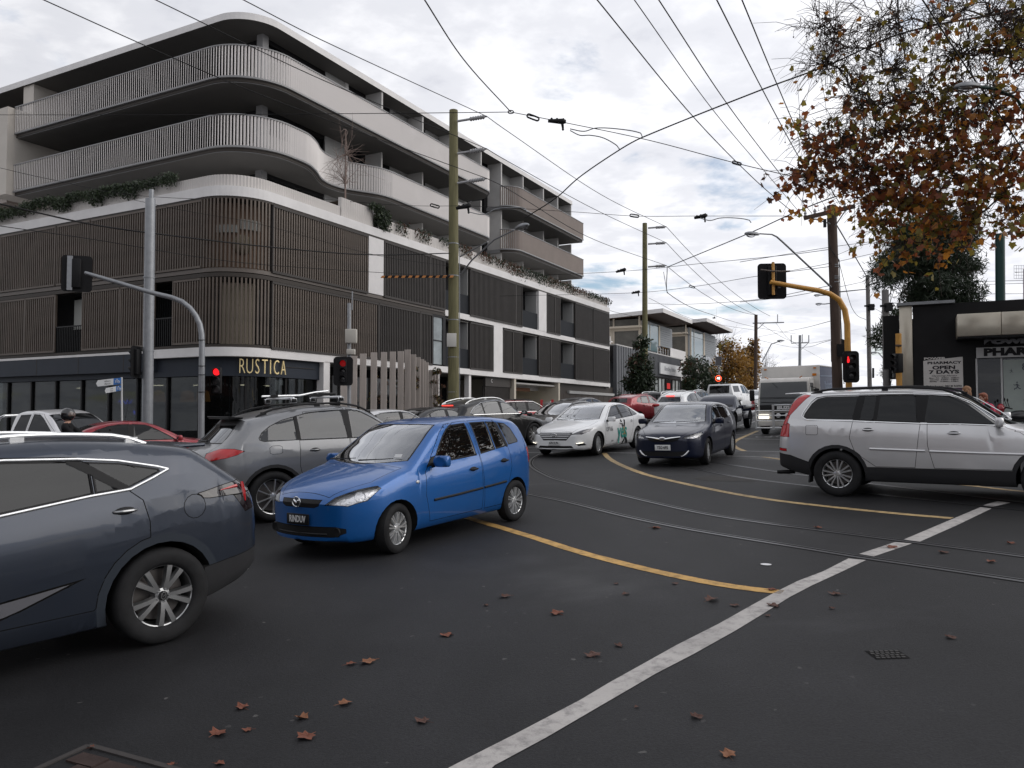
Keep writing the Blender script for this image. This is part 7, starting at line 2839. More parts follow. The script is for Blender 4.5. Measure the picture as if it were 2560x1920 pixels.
for s in (1,):
 def decal(txt,d,z,size,mat,**k):
  p = C.side(d,z,.007)
  q = C.side(d,z + .2,.007)
  text_obj('lettering',txt,size,frame(p,(-s,0,0),q - p),mat,r,extrude=.0015,**k)
 decal('OPTUS',1.66,.70,.17,VGREY,sx=.85,bold=.004)
 decal('yes',2.52,.60,.62,TEAL,sx=.85,bold=.012,shear=.15)
 decal('uber',1.85,.36,.085,VGREY,sx=1.0)
 for (pts,mt,rr_) in [([(2.52,.94),(2.56,.80),(2.60,.72)],CM['ink'],.040),([(2.78,.93),(2.74,.82),(2.68,.72)],CM['ink'],.040),([(2.62,.70),(2.66,.55),(2.70,.44)],VTAN,.085),([(2.70,.42),(2.84,.34),(2.95,.26),(2.98,.20)],CM['ink'],.055),([(2.68,.34),(2.62,.26),(2.62,.20)],CM['ink'],.035)]:
  m = MB()
  for i in range(len(pts) - 1):
   a,b = C.side(pts[i][0],pts[i][1],.005),C.side(pts[i + 1][0],pts[i + 1][1],.005)
   w_ = (b - a).normalized().cross(Vector((0,1,0))).normalized() * rr_
   m.prism([a - w_,b - w_,b + w_,a + w_],(0,.002 + .0007 * i,0))
  m.build('side_graphic',mt,r)
r,C,o = car_at('impreza','navy blue car facing the camera with a chrome-winged grille','car',1764,1161,-152,1,'f')
plate(r,'YSG·695',nose(C,0,.46,.014),(1,0,0),.37,.13,CM['plate_w'],CM['ink'],.10,sx=.74)
m = MB()
m.tube([nose(C,-.41,.705,.008),nose(C,-.2,.68,.016),nose(C,-.09,.662,.018),nose(C,.09,.662,.018),nose(C,.2,.68,.016),nose(C,.41,.705,.008)],[.012,.02,.022,.022,.02,.012],8)
m.ball(nose(C,0,.665,.028),(.012,.085,.045),14,8)
m.build('emblem',CM['chrome'],r,True)
for s in (1,-1):
 m = MB()
 m.tube([nose(C,s * .585,.385,.010),nose(C,s * .52,.31,.010),nose(C,s * .45,.265,.008)],[.018,.022,.008],6)
 m.build('bumper_blade',CM['alloy'],r,True)
m = MB()
m.tube([nose(C,-.45,.262,.006),nose(C,.45,.262,.006)],.006,6)
m.build('bumper_edge',CM['alloy'],r,True)
m = MB()
m.box((C.xo - 1.34,.50,1.075),(.002,.11,.05),(Vector((.8,.1,.6)).normalized(),Vector((-.1,1,0)).normalized(),Vector((-.6,0,.8)).normalized()))
m.build('registration_label',CM['plate_w'],r)
SUVC = dict(noskin=('door_moulding','lower_bumper','fuel_flap','bumper_reflector'))
QG = 'cars queueing beyond the junction'
r,C,o = car_xy(variant('sedan',L=4.6,W=1.80,Hf=.99,paint=P_RED,glass=CM['glass'],noskin=('fog_recess',)),'red sedan between the motorcyclist and the grey SUV','car',352,19.6,52,QG)
r,C,o = car_xy(variant('sedan',L=4.7,W=1.80,Hf=1.13,paint=P_SILVER,noskin=('fog_recess',)),'pale silver car at the left frame edge with its steering wheel in view','car',-115,13.8,98,QG)
r,C,o = car_xy(variant('cayenne',L=4.5,W=1.80,Hf=.86,paint=P_SILVER,drop=('rails',),noskin=('fuel_flap',)),'silver car whose roof shows between grey SUV and blue hatchback','car',985,22.0,50,QG)
r,C,o = car_xy(variant('sedan',L=4.6,W=1.80,Hf=1.0,paint=P_BLACK,noskin=('fog_recess',)),'black sedan showing a lit brake lamp behind the blue hatchback roof','car',1098,25.3,40,QG)
m = MB()
m.box((C.xo - 3.95,0,1.20),(.03,.40,.03))
m.build('brake_light',CM['redlit'],r)
r,C,o = car_at('cayenne','black SUV with silver roof rails and window frames, brake lamp lit','car',1333,1112,43,-1,'f',variant('cayenne',L=4.66,W=1.89,Hf=.965,paint=P_BLACK,noskin=('fuel_flap',),rails=(1.95,3.85,.80,.055,CM['alloy'],.017),strips=[([(1.55,1.12),(2.5,1.145),(3.8,1.165),(3.90,1.22),(3.7,1.38),(3.3,1.54),(2.6,1.60),(2.1,1.50)],.013,CM['chrome'])]),QG)
m = MB()
m.box((C.xo - 4.11,0,1.485),(.03,.52,.035))
m.build('brake_light',CM['redlit'],r)
m = MB()
m.box((C.xo - 4.35,-.45,1.32),(.03,.12,.05))
m.build('sticker',pbr('sticker_yellow',(.55,.38,.05),.5),r)
plate(r,'',(C.xo - 4.66,0,.85),(-1,0,.1))
r,C,o = car_xy(variant('volvo',L=4.5,W=1.80,Hf=.90,paint=P_RED,noskin=('door_moulding','lower_bumper','fuel_flap','bumper_reflector')),'red wagon with roof rails beside the car park entry','car',1300,32.5,52,QG)
r,C,o = car_xy(variant('sedan',L=4.7,W=1.82,Hf=1.0,paint=P_BLACK,noskin=('fog_recess',)),'black sedan facing the camera behind the white sedan','car',1408,29.8,-140,QG)
plate(r,'XQR',nose(C,0,.46,.012),(1,0,0))
r,C,o = car_xy(variant('sedan',L=4.9,W=1.86,Hf=1.04,paint=P_DKGREY,noskin=('fog_recess',)),'dark grey car roof rising behind the black sedan','car',1462,37.5,40,QG)
r,C,o = car_at('hatch','dark red hatchback seen from behind, right of the white sedan','car',1596,1060,44,-1,'r',variant('impreza',L=4.45,W=1.80,Hf=1.06,paint=P_RED,rw=(.56,1.14,.46,1.37)),QG)
for s in (1,-1):
 m = MB()
 m.tube([(C.xo - 3.2,s * .52,1.535),(C.xo - 2.9,s * .54,1.555),(C.xo - 2.2,s * .54,1.55)],.012,6)
 m.build('roof_rail',P_RED,r,True)
r,C,o = car_xy(variant('volvo',L=4.45,W=1.82,Hf=.95,paint=P_BLACK,noskin=('door_moulding','lower_bumper','fuel_flap','bumper_reflector','tail_light'),rails=(1.95,4.22,.84,.060,CM['alloy'],.020)),'black boxy SUV with red tail lamps near the columnar tree','car',1664,45.5,34,QG)
for s in (1,-1):
 m = MB()
 m.box((C.xo - 4.40,s * .70,1.02),(.10,.34,.20))
 bevel_obj(m.build('tail_light',CM['redlit'] if s < 0 else CM['red'],r),.03,2)
m = MB()
m.lathe([(.07,0),(.05,-.02),(.0001,-.02)],o=(C.xo - 4.44,0,1.02),ax='X',seg=16)
m.build('emblem',CM['chrome'],r,True)
plate(r,'',(C.xo - 4.46,0,.78),(-1,0,.0))
r,C,o = car_xy(variant('cayenne',L=4.4,W=1.80,Hf=.93,paint=P_WHITE,noskin=('fuel_flap','tail_light'),rails=(1.95,3.85,.80,.05,CM['alloy'],.017)),'white SUV from behind with a red lamp above its rear window','car',1712,41.0,36,QG)
for s in (1,-1):
 m = MB()
 m.ball((C.xo - 4.26,s * .62,.98),(.10,.22,.085),14,8)
 m.build('tail_light',CM['red'],r,True)
m = MB()
m.box((C.xo - 3.89,0,1.435),(.05,.45,.04))
m.build('brake_light',CM['redlit'],r)
r,C,o = car_xy(variant('volvo',L=4.6,W=1.85,Hf=.95,paint=P_DKGREY,noskin=('door_moulding','lower_bumper','fuel_flap','bumper_reflector'),rails=(1.95,4.22,.84,.060,CM['alloy'],.020)),'dark grey wagon just left of the white pickup','car',1738,51.0,33,QG)
r,C,o = car_xy(variant('sedan',L=4.5,W=1.8,Hf=1.0,paint=P_WHITE,noskin=('fog_recess',)),'distant white car facing the camera left of the truck','car',1886,66.0,-151,QG)
def box_car(name,label,cat,group=None):
 return thing(name,label,cat,group=group)
def add_wheels(root,xs,hw,R,rim,tw,mat,n=6,style='plain',double_rear=False):
 tm,rm = wheel_meshes(R,rim,tw,style,n,mat)
 for x in xs:
  for s in (1,-1):
   w = bpy.data.objects.new('wheel',None)
   w.empty_display_size = .1
   link(w)
   w.parent = root
   w.location = (x,s * (hw - tw / 2),R)
   w.rotation_euler = (0,random.uniform(0,6),0 if s > 0 else pi)
   new_obj('tyre',tm,w)
   new_obj('rim',rm,w)
def pickup(label,paint,px,D,hd,L=5.2,W=1.9,H=1.80,canopy=None,name='pickup',sport=False,dual=True):
 ce = .63 * L if dual else .50 * L
 k = H / 1.80
 sp = dict(L=ce,W=W,fo=.92,wb=L * .60,Rw=.375,Ra=.43,rim=.235,tw=.24,paint=paint,
 top=[(0,.75),(.04,.88),(.2,1.0),(.6,1.08 * k),(1.15,1.13 * k),(1.28,1.17 * k),(1.9,1.64 * k),(2.1,1.73 * k),(2.5,1.79 * k),(ce - .5,1.79 * k),(ce - .22,1.74 * k),(ce - .10,1.55 * k),(ce - .02,1.15 * k),(ce,1.0)],
 bot=[(0,.38),(.3,.33),(ce,.36)],wid=[(0,.76),(.04,.85),(.2,.93),(.6,.985),(1,1),(ce - .1,1),(ce,.97)],
 belt=[(0,.9),(1.2,1.10 * k),(ce,1.15 * k)],lean=[(0,.45),(1.6,.36),(2.2,.32),(ce,.32)],bowf=.18,bowr=.02,nst=46,ncap=8,
 glass=CM['glass'],ws=(.72,1.19 * k,.60,1.66 * k),rw=(.60,1.22 * k,.52,1.62 * k),clad=.05,
 wins=([[(1.50,1.13 * k),(1.80,1.38 * k),(2.02,1.56 * k),(2.2,1.66 * k),(2.42,1.68 * k),(2.46,1.15 * k)],[(2.54,1.15 * k),(2.52,1.68 * k),(ce - .38,1.67 * k),(ce - .26,1.18 * k)]] if dual else [[(1.50,1.13 * k),(1.80,1.38 * k),(2.02,1.56 * k),(2.2,1.66 * k),(ce - .3,1.67 * k),(ce - .22,1.16 * k)]]),
 doors=[[(1.25,.42),(1.22,.9),(1.36,1.13 * k),(2.1,1.68 * k),(2.47,1.72 * k),(2.50,1.14 * k),(2.50,.42)]],
 skin=[('headlight',CM['white_lens'],[(.06,.5,.86),(.15,.76,.86),(.40,.9,.93),(.40,.9,1.02),(.10,.5,1.0)],(.75,.5,.1),True),
 ('grille',CM['trim'],[(0,-.46,.98),(0,.46,.98),(0,.42,.70),(0,-.42,.70)],(1,0,0),False)],
 mirror=(1.52,1.14 * k),mirmat=CM['chrome'] if sport else paint,handles=[(2.2,1.02 * k)])
 sp['wb_'] = sp['wb']
 root,C,o = build_car(sp,label,'pickup',None,name)
 x0 = C.xo - ce + .01
 x1 = C.xo - L
 m = MB()
 hw = W / 2 * .985
 zt = 1.14 * k
 m.box(((x0 + x1) / 2,0,.60),(x0 - x1,hw * 1.9,.10))
 for s in (1,-1):
  m.box(((x0 + x1) / 2,s * (hw - .035),(zt + .78) / 2 + .08),(x0 - x1,.07,zt - .78))
  m.box(((x0 + x1) / 2 + .0,s * (hw - .02),.60),(.0 + (x0 - x1),.04,.30))
 m.box((x0 - .035,0,(zt + .66) / 2),(.05,hw * 1.9,zt - .66))
 tub = bevel_obj(m.build('tub',paint,root),.02,2)
 wr = C.xo - (.92 + sp['wb'])
 m = MB()
 for s in (1,-1):
  pts = [(wr + .43 * cos(t),s * (hw + .004),.375 + .43 * sin(t)) for t in [pi * q / 12 for q in range(13)]]
  m.prism(pts,(0,s * .012,0))
 m.build('wheel_arch',CM['wheelwell'],root)
 m = MB()
 m.box((x1 + .03,0,(zt + .68) / 2 + .02),(.06,hw * 1.84,zt - .70))
 bevel_obj(m.build('tailgate',paint,root),.02,2)
 m = MB()
 m.box((x1 + .01,0,zt - .14),(.03,.55,.09))
 m.build('handle',CM['trim'],root)
 m = MB()
 m.box((x1 - .05,0,.56),(.16,hw * 1.7,.16))
 bevel_obj(m.build('rear_bumper',CM['plastic'] if not sport else CM['chrome'],root),.03,2)
 for s in (1,-1):
  m = MB()
  m.box((x1 + .035,s * (hw - .06),.95),(.10,.15,.42))
  bevel_obj(m.build('tail_light',CM['red'],root),.02,2)
 plate(root,'',(x1 - .14,0,.58),(-1,0,0))
 if canopy:
  m = MB()
  zc = 1.80 * k
  pr = [(x0 - .02,zt),(x0 - .02,zc),(x1 + .18,zc - .02),(x1 + .03,zt)]
  for s in (1,-1):
   pass
  vs = []
  for x,z in pr:
   f = .80 if z > zt else .98
   vs += [(x,hw * f,z),(x,-hw * f,z)]
  m.add(vs,[(0,2,4,6),(1,7,5,3),(2,3,5,4),(0,1,3,2),(4,5,7,6),(0,6,7,1)])
  bevel_obj(m.build('canopy',canopy,root),.04,2)
  n = Vector((-(zc - zt),0,.15)).normalized()
  m = MB()
  cx_ = Vector((x1 + .105 - .012,0,(zc + zt) / 2 - .01))
  yx = Vector((0,1,0))
  up = yx.cross(n) * -1
  m.box(cx_,(.012,hw * 1.42,(zc - zt) * .72),(n,yx,Vector((.22,0,1)).normalized()))
  m.build('rear_window',CM['glass'],root)
  for s in (1,-1):
   m = MB()
   w_ = Vector((0,s * -.20 * hw,zc - zt)).normalized()
   m.box(((x0 + x1) / 2 + .02,s * (hw * .89 + .006),(zc + zt) / 2),(.010,(x0 - x1) * .62,(zc - zt) * .60),(Vector((0,s,.2)).normalized(),Vector((1,0,0)),w_))
   m.build('side_window',CM['glass'],root)
 if sport:
  m = MB()
  for s in (1,-1):
   m.tube([(x0 - .75,s * .72,zt),(x0 - .42,s * .68,1.62 * k),(x0 - .30,s * .66,1.66 * k)],.035,8)
  m.tube([(x0 - .30,-.66,1.66 * k),(x0 - .30,.66,1.66 * k)],.035,8)
  m.build('sports_bar',CM['alloy'],root,True)
  m = MB()
  m.tube([(C.xo - 1.0,.75,1.1),(C.xo - .75,.76,2.0)],.006,5)
  m.build('aerial',CM['trim'],root)
 place_car(root,((px - PCX) / FPX * D,D),radians(hd))
 return root
pickup('white pickup with a glazed canopy over its tub, seen from behind',P_WHITE,1832,56.5,33,5.6,2.0,2.0,P_WHITE)
pickup('silver dual cab pickup with sports bar and chrome mirror, behind the motorcyclist',P_SILVER,150,20.6,112,5.2,1.85,1.78,None,sport=True)
pickup('dark navy utility with open tub facing the camera behind the navy car',P_NAVY,1803,33.0,-152,5.0,1.84,1.50,None,dual=False)
tr = thing('truck','white cab-over truck with bull bar, one headlamp lit, blue curtain side','truck')
TW = pbr('truck_white',(.60,.58,.55),.45,var=.10,vscale=2)
TG = pbr('truck_grey',(.30,.28,.26),.5,var=.15,vscale=3)
W2 = 1.02
m = MB()
prof = [(2.55,.62),(2.60,.95),(2.58,1.18),(2.36,2.18),(2.22,2.30),(1.05,2.32),(.92,2.25),(.92,.62)]
vs = []
n = len(prof)
for s in (1,-1):
 for x,z in prof:
  f = 1.0 if z < 1.3 else .955
  vs.append((x,s * W2 * f,z))
m.add(vs,[list(range(n)),list(range(2 * n - 1,n - 1,-1))] + [(i,i + n,(i + 1) % n + n,(i + 1) % n) for i in range(n)])
bevel_obj(m.build('cab',TW,tr),.06,3)
m = MB()
m.add([(2.612,-.93,1.20),(2.612,.93,1.20),(2.402,.90,2.14),(2.402,-.90,2.14)],[(0,1,2,3)])
o_ = m.build('windshield',glass_mat('truck_glass',(.7,.78,.76),.30,boost=1.6),tr)
m = MB()
m.box((2.60,0,1.09),(.06,1.86,.27))
bevel_obj(m.build('front_panel',CM['trim'],tr),.02,2)
text_obj('lettering','ISUZU',.17,frame(Vector((2.635,.05,1.10)),(0,1,0),(0,0,1)),CM['inkw'],tr,extrude=.004,sx=1.25,bold=.012)
m = MB()
m.box((2.62,0,.78),(.05,.82,.26))
m.build('grille',CM['trim'],tr)
for y,lit in ((-.78,True),(.78,False)):
 m = MB()
 m.box((2.60,y,.75),(.06,.42,.17))
 bevel_obj(m.build('headlight',CM['lampwarm'] if lit else CM['white_lens'],tr),.02,2)
m = MB()
m.box((2.58,0,.46),(.16,2.0,.20))
bevel_obj(m.build('front_bumper',TW,tr),.03,2)
m = MB()
for z in (.30,.60,.80,1.00):
 m.tube([(2.78,-1.08,z),(2.84,-.6,z),(2.84,.6,z),(2.78,1.08,z)],.022,8)
for y in (-1.06,1.06):
 m.tube([(2.78,y,.26),(2.78,y,1.02)],.035,8)
for y in (-.36,.36):
 m.box((2.84,y,.74),(.05,.085,1.00))
m.tube([(2.84,-.36,1.22),(2.84,.36,1.22)],.022,8)
m.build('bull_bar',CM['alloy'],tr,True)
for y in (-.17,.17):
 m = MB()
 m.lathe([(.0001,-.05),(.07,-.04),(.095,.0),(.095,.015),(.0001,.03)],o=(2.80,y,.80),ax='X',seg=18)
 m.build('driving_lamp',CM['white_lens'],tr,True)
plate(tr,'1AX',(2.87,.30,.46),(1,0,0))
for s in (1,-1):
 m = MB()
 m.box((2.42,s * 1.26,1.62),(.10,.20,.46))
 bevel_obj(m.build('wing_mirror',CM['trim'],tr),.04,2)
 m = MB()
 m.tube([(2.36,s * 1.0,1.95),(2.42,s * 1.26,1.86)],.014,6)
 m.tube([(2.46,s * 1.0,1.25),(2.42,s * 1.26,1.36)],.014,6)
 m.build('mirror_arm',CM['trim'],tr)
 m = MB()
 m.add([(2.35,s * 1.022,1.35),(1.25,s * 1.022,1.35),(1.25,s * .984,2.08),(2.18,s * .984,2.08)],[(0,1,2,3)])
 m.build('side_window',CM['glass'],tr)
 m = MB()
 m.tube([(2.30,s * .62,2.30),(2.42,s * .72,2.36)],.02,6)
 m.build('marker_lamp',CM['amber'],tr)
m = MB()
m.tube([(2.615,-.86,1.34),(2.60,-.05,1.30)],.012,5)
m.tube([(2.615,-.06,1.34),(2.60,.80,1.30)],.012,5)
m.tube([(2.58,-.95,1.50),(2.66,-.9,1.52),(2.66,.9,1.52),(2.58,.95,1.50)],.012,5)
m.build('wiper',CM['trim'],tr)
m = MB()
m.box((1.7,0,1.30),(1.0,1.6,.5))
m.build('cabin_interior',CM['seat'],tr)
m = MB()
rg = [(2.25 + .05 * sin(t),-.45 + .21 * cos(t),1.45 + .12 * sin(t)) for t in [2 * pi * k / 18 for k in range(19)]]
m.tube(rg,.014,5)
m.build('steering_wheel',CM['trim'],tr)
m = MB()
m.box((.76,0,1.88),(.10,2.36,1.86))
m.box((-2.2,0,2.785),(6.0,2.36,.06))
m.box((-5.2,0,1.88),(.06,2.36,1.86))
m.box((-2.2,0,.92),(6.0,2.34,.12))
bevel_obj(m.build('cargo_box',TW,tr),.02,2)
BLU = pbr('curtain_blue',(.018,.035,.10),.55,bump=.3,bscale=5)
for s in (1,-1):
 m = MB()
 m.box((-2.2,s * 1.16,1.87),(5.86,.02,1.76))
 cu = m.build('curtain',BLU,tr)
 if s > 0:
  t0 = pbr('curtain_print',(.26,.33,.45),.6)
  text_obj('lettering','Youfoodz',.52,frame(Vector((-1.9,1.173,1.95)),(-1,0,0),(0,0,1)),t0,cu,extrude=.001,sx=1.1)
  text_obj('lettering','KITCHENS',.52,frame(Vector((-1.9,1.173,1.42)),(-1,0,0),(0,0,1)),t0,cu,extrude=.001,sx=1.0)
  m = MB()
  m.box((-2.2,1.174,2.36),(5.4,.004,.03))
  m.build('print_line',t0,cu)
m = MB()
m.box((-1.5,0,.66),(7.2,.8,.28))
m.build('chassis',CM['trim'],tr)
m = MB()
for y in (-1.0,1.0):
 m.box((.825,y,2.70),(.03,.10,.05))
m.box((.825,.98,2.42),(.02,.16,.10))
m.build('box_lamp',CM['amber'],tr)
add_wheels(tr,(1.75,-2.6),1.02,.40,.235,.26,CM['alloyd'],6,'wide')
place_car(tr,(11.05,30.5),radians(-151))
tr.scale = (.9,.9,.9)
def motorbike(label,x,y,hd,rider=None,red=False,name='motorcycle'):
 r = thing(name,label,'motorcycle',group='motorcycles')
 BK = pbr('bike_black',(.012,.012,.013),.3,coat=.6)
 m = MB()
 m.ball((.12,0,.86),(.28,.15,.15),16,10)
 m.build('fuel_tank',BK,r,True)
 m = MB()
 m.ball((-.38,0,.82),(.36,.14,.07),14,8)
 m.ball((-.72,0,.86),(.20,.11,.07),12,8)
 m.build('seat',CM['seat'],r,True)
 m = MB()
 m.box((.02,0,.50),(.46,.30,.36))
 m.tube([(.15,.16,.42),(-.1,.20,.28),(-.9,.22,.38)],[.03,.035,.05],8)
 bevel_obj(m.build('engine',CM['alloyd'],r),.03,2)
 m = MB()
 for s in (1,-1):
  m.tube([(.72,s * .09,.30),(.50,s * .09,.95)],.024,8)
  m.tube([(-.68,s * .10,.30),(-.1,s * .10,.42)],.022,8)
 m.tube([(.50,0,.92),(-.15,0,.70),(-.65,0,.72)],.028,8)
 m.build('frame',BK,r,True)
 m = MB()
 m.tube([(.30,.36,1.06),(.42,.26,1.09),(.48,0,1.02),(.42,-.26,1.09),(.30,-.36,1.06)],.014,8)
 for s in (1,-1):
  m.tube([(.36,s * .30,1.10),(.40,s * .40,1.25)],.008,6)
  m.ball((.40,s * .42,1.28),(.02,.07,.045),10,6)
 m.build('handlebar',CM['trim'],r,True)
 m = MB()
 m.ball((.60,0,.93),(.12,.13,.13),14,10)
 m.ball((.52,0,1.06),(.09,.16,.13),14,10)
 m.build('front_fairing',pbr('bike_red',(.32,.01,.02),.25,coat=.8) if red else BK,r,True)
 m = MB()
 m.ball((-.86,0,.80),(.06,.07,.04),10,6)
 m.build('tail_light',CM['red'],r,True)
 tm,rm = wheel_meshes(.30,.215,.14,'plain',5,CM['alloyd'])
 for xx in (.72,-.68):
  w = bpy.data.objects.new('wheel',None)
  link(w)
  w.parent = r
  w.location = (xx,0,.30)
  new_obj('tyre',tm,w)
  new_obj('rim',rm,w)
 m = MB()
 m.tube([(-.1,.10,.35),(-.15,.30,.0)],.012,6)
 m.build('side_stand',CM['trim'],r)
 place_car(r,(x,y),radians(hd))
 return r
motorbike('black motorcycle under the rider, behind the red sedan',-9.55,17.6,78)
motorbike('black motorcycle with red trim parked outside the pharmacy',12.9,19.6,-62,red=True)
import numpy as np
def leaf_mat(name,col,trans=.35,var=.25):
 if name in MATS:
  return MATS[name]
 m = bpy.data.materials.new(name)
 m.use_nodes = True
 nt = m.node_tree
 N,L = nt.nodes.new,nt.links.new
 b = nt.nodes['Principled BSDF']
 out = nt.nodes['Material Output']
 tc = N('ShaderNodeTexCoord')
 n = N('ShaderNodeTexNoise')
 n.inputs['Scale'].default_value = 2.2
 n.inputs['Detail'].default_value = 4
 L(tc.outputs['Object'],n.inputs['Vector'])
 r = N('ShaderNodeMapRange')
 r.inputs['From Min'].default_value = .3
 r.inputs['From Max'].default_value = .7
 r.inputs['To Min'].default_value = 1 - var
 r.inputs['To Max'].default_value = 1 + var
 L(n.outputs['Fac'],r.inputs[0])
 s = N('ShaderNodeVectorMath')
 s.operation = 'SCALE'
 s.inputs[0].default_value = col
 L(r.outputs[0],s.inputs['Scale'])
 L(s.outputs[0],b.inputs['Base Color'])
 b.inputs['Roughness'].default_value = .55
 t = N('ShaderNodeBsdfTranslucent')
 s2 = N('ShaderNodeVectorMath')
 s2.operation = 'SCALE'
 s2.inputs['Scale'].default_value = 1.6
 L(s.outputs[0],s2.inputs[0])
 L(s2.outputs[0],t.inputs[0])
 mx = N('ShaderNodeMixShader')
 mx.inputs[0].default_value = trans
 L(b.outputs[0],mx.inputs[1])
 L(t.outputs[0],mx.inputs[2])
 L(mx.outputs[0],out.inputs[0])
 MATS[name] = m
 return m
LF_RED = leaf_mat('leaf_rust',(.20,.060,.022),.5)
LF_ORA = leaf_mat('leaf_orange',(.33,.135,.022),.5)
LF_OLI = leaf_mat('leaf_olive',(.17,.135,.026),.5)
LF_BRN = leaf_mat('leaf_brown',(.085,.038,.022),.3)
LF_GOLD = leaf_mat('leaf_gold',(.27,.15,.035),.4)
LF_GRN = leaf_mat('leaf_dark_green',(.018,.030,.014),.15)
LF_GR2 = leaf_mat('leaf_mid_green',(.032,.050,.020),.2)
LF_HED = leaf_mat('leaf_trailing',(.028,.042,.020),.15)
M_BARK = pbr('bark_grey',(.105,.090,.075),.9,var=.3,vscale=4,bump=.4,bscale=25)
M_TWIG = pbr('twig_brown',(.055,.042,.036),.9)
PLANE = [(0,-.10),(.20,-.16),(.45,-.16),(.40,.04),(.60,.26),(.36,.34),(.26,.46),(0,.76),(-.26,.46),(-.36,.34),(-.60,.26),(-.40,.04),(-.45,-.16),(-.20,-.16)]
def leaf_template(kind):
 if kind == 'plane':
  v = [(0,.1,0)] + [(x,y,-.16 * abs(x) ** 1.3 - .10 * max(y,0) ** 2) for x,y in PLANE]
  n = len(PLANE)
  f = [(0,1 + i,1 + (i + 1) % n) for i in range(n)]
 elif kind == 'blade':
  v = [(0,0,0),(.06,.35,-.02),(0,1,-.08),(-.06,.35,-.02)]
  f = [(0,1,2),(0,2,3)]
 else:
  v = [(0,0,0),(.22,.35,-.05),(.16,.75,-.08),(0,1,-.1),(-.16,.75,-.08),(-.22,.35,-.05)]
  f = [(0,1,2),(0,2,3),(0,3,4),(0,4,5)]
 return np.array(v,float),f
def rand_rot(n,rng,droop):
 """random frames; y axis (leaf tip) pulled downward by droop"""
 d = rng.normal(size=(n,3))
 d /= np.linalg.norm(d,axis=1)[:,None]
 d[:,2] -= droop
 d /= np.linalg.norm(d,axis=1)[:,None]
 q = rng.normal(size=(n,3))
 x = np.cross(d,q)
 x /= np.linalg.norm(x,axis=1)[:,None]
 z = np.cross(x,d)
 return x,d,z
def foliage(name,pts,kind,size,mats,parent,droop=.6,seed=1,o0=None,weights=None):
 """one mesh of leaves at the given points"""
 rng = np.random.default_rng(seed)
 pts = np.asarray(pts,float)
 if o0 is not None:
  pts = pts - np.asarray(o0,float)
 n = len(pts)
 tv,tf = leaf_template(kind)
 x,y,z = rand_rot(n,rng,droop)
 s = size * rng.uniform(.65,1.3,n)
 V = pts[:,None,:] + s[:,None,None] * (tv[None,:,0,None] * x[:,None,:] + tv[None,:,1,None] * y[:,None,:] + tv[None,:,2,None] * z[:,None,:])
 k = len(tv)
 F = (np.arange(n)[:,None,None] * k + np.array(tf)[None,:,:]).reshape(-1,3)
 me = bpy.data.meshes.new(name)
 me.vertices.add(n * k)
 me.vertices.foreach_set('co',V.reshape(-1))
 me.loops.add(len(F) * 3)
 me.loops.foreach_set('vertex_index',F.reshape(-1))
 me.polygons.add(len(F))
 me.polygons.foreach_set('loop_start',np.arange(len(F)) * 3)
 for m_ in mats:
  me.materials.append(m_)
 ph_ = np.sin(pts[:,0] * 1.1 + 3) + np.sin(pts[:,1] * 1.3) + np.sin(pts[:,2] * 1.7 + 1) + rng.normal(size=n) * 1.1
 if weights is None:
  weights = [1] * len(mats)
 cw = np.cumsum(weights) / sum(weights)
 rank = np.argsort(np.argsort(ph_)) / max(n - 1,1)
 mi = np.searchsorted(cw,rank,side='left').clip(0,len(mats) - 1)
 me.polygons.foreach_set('material_index',np.repeat(mi,len(tf)).astype(np.int32))
 me.update(calc_edges=True)
 me.validate()
 o = new_obj(name,me,parent)
 o['kind'] = 'stuff'
 return o
def in_ball(rng,c,r,n,hollow=.0):
 d = rng.normal(size=(n,3))
 d /= np.linalg.norm(d,axis=1)[:,None]
 q = (hollow ** 3 + (1 - hollow ** 3) * rng.uniform(size=n)) ** (1 / 3)
 return np.asarray(c,float) + d * q[:,None] * np.asarray(r,float)
def curve_pts(a,b,rise,n=7,rng=None,wob=0.0):
 out = []
 for i in range(n + 1):
  t = i / n
  p = a.lerp(b,t)
  p.z += rise * 4 * t * (1 - t)
  if rng is not None and 0 < i < n:
   p += Vector(rng.normal(size=3) * wob)
  out.append(p)
 return out
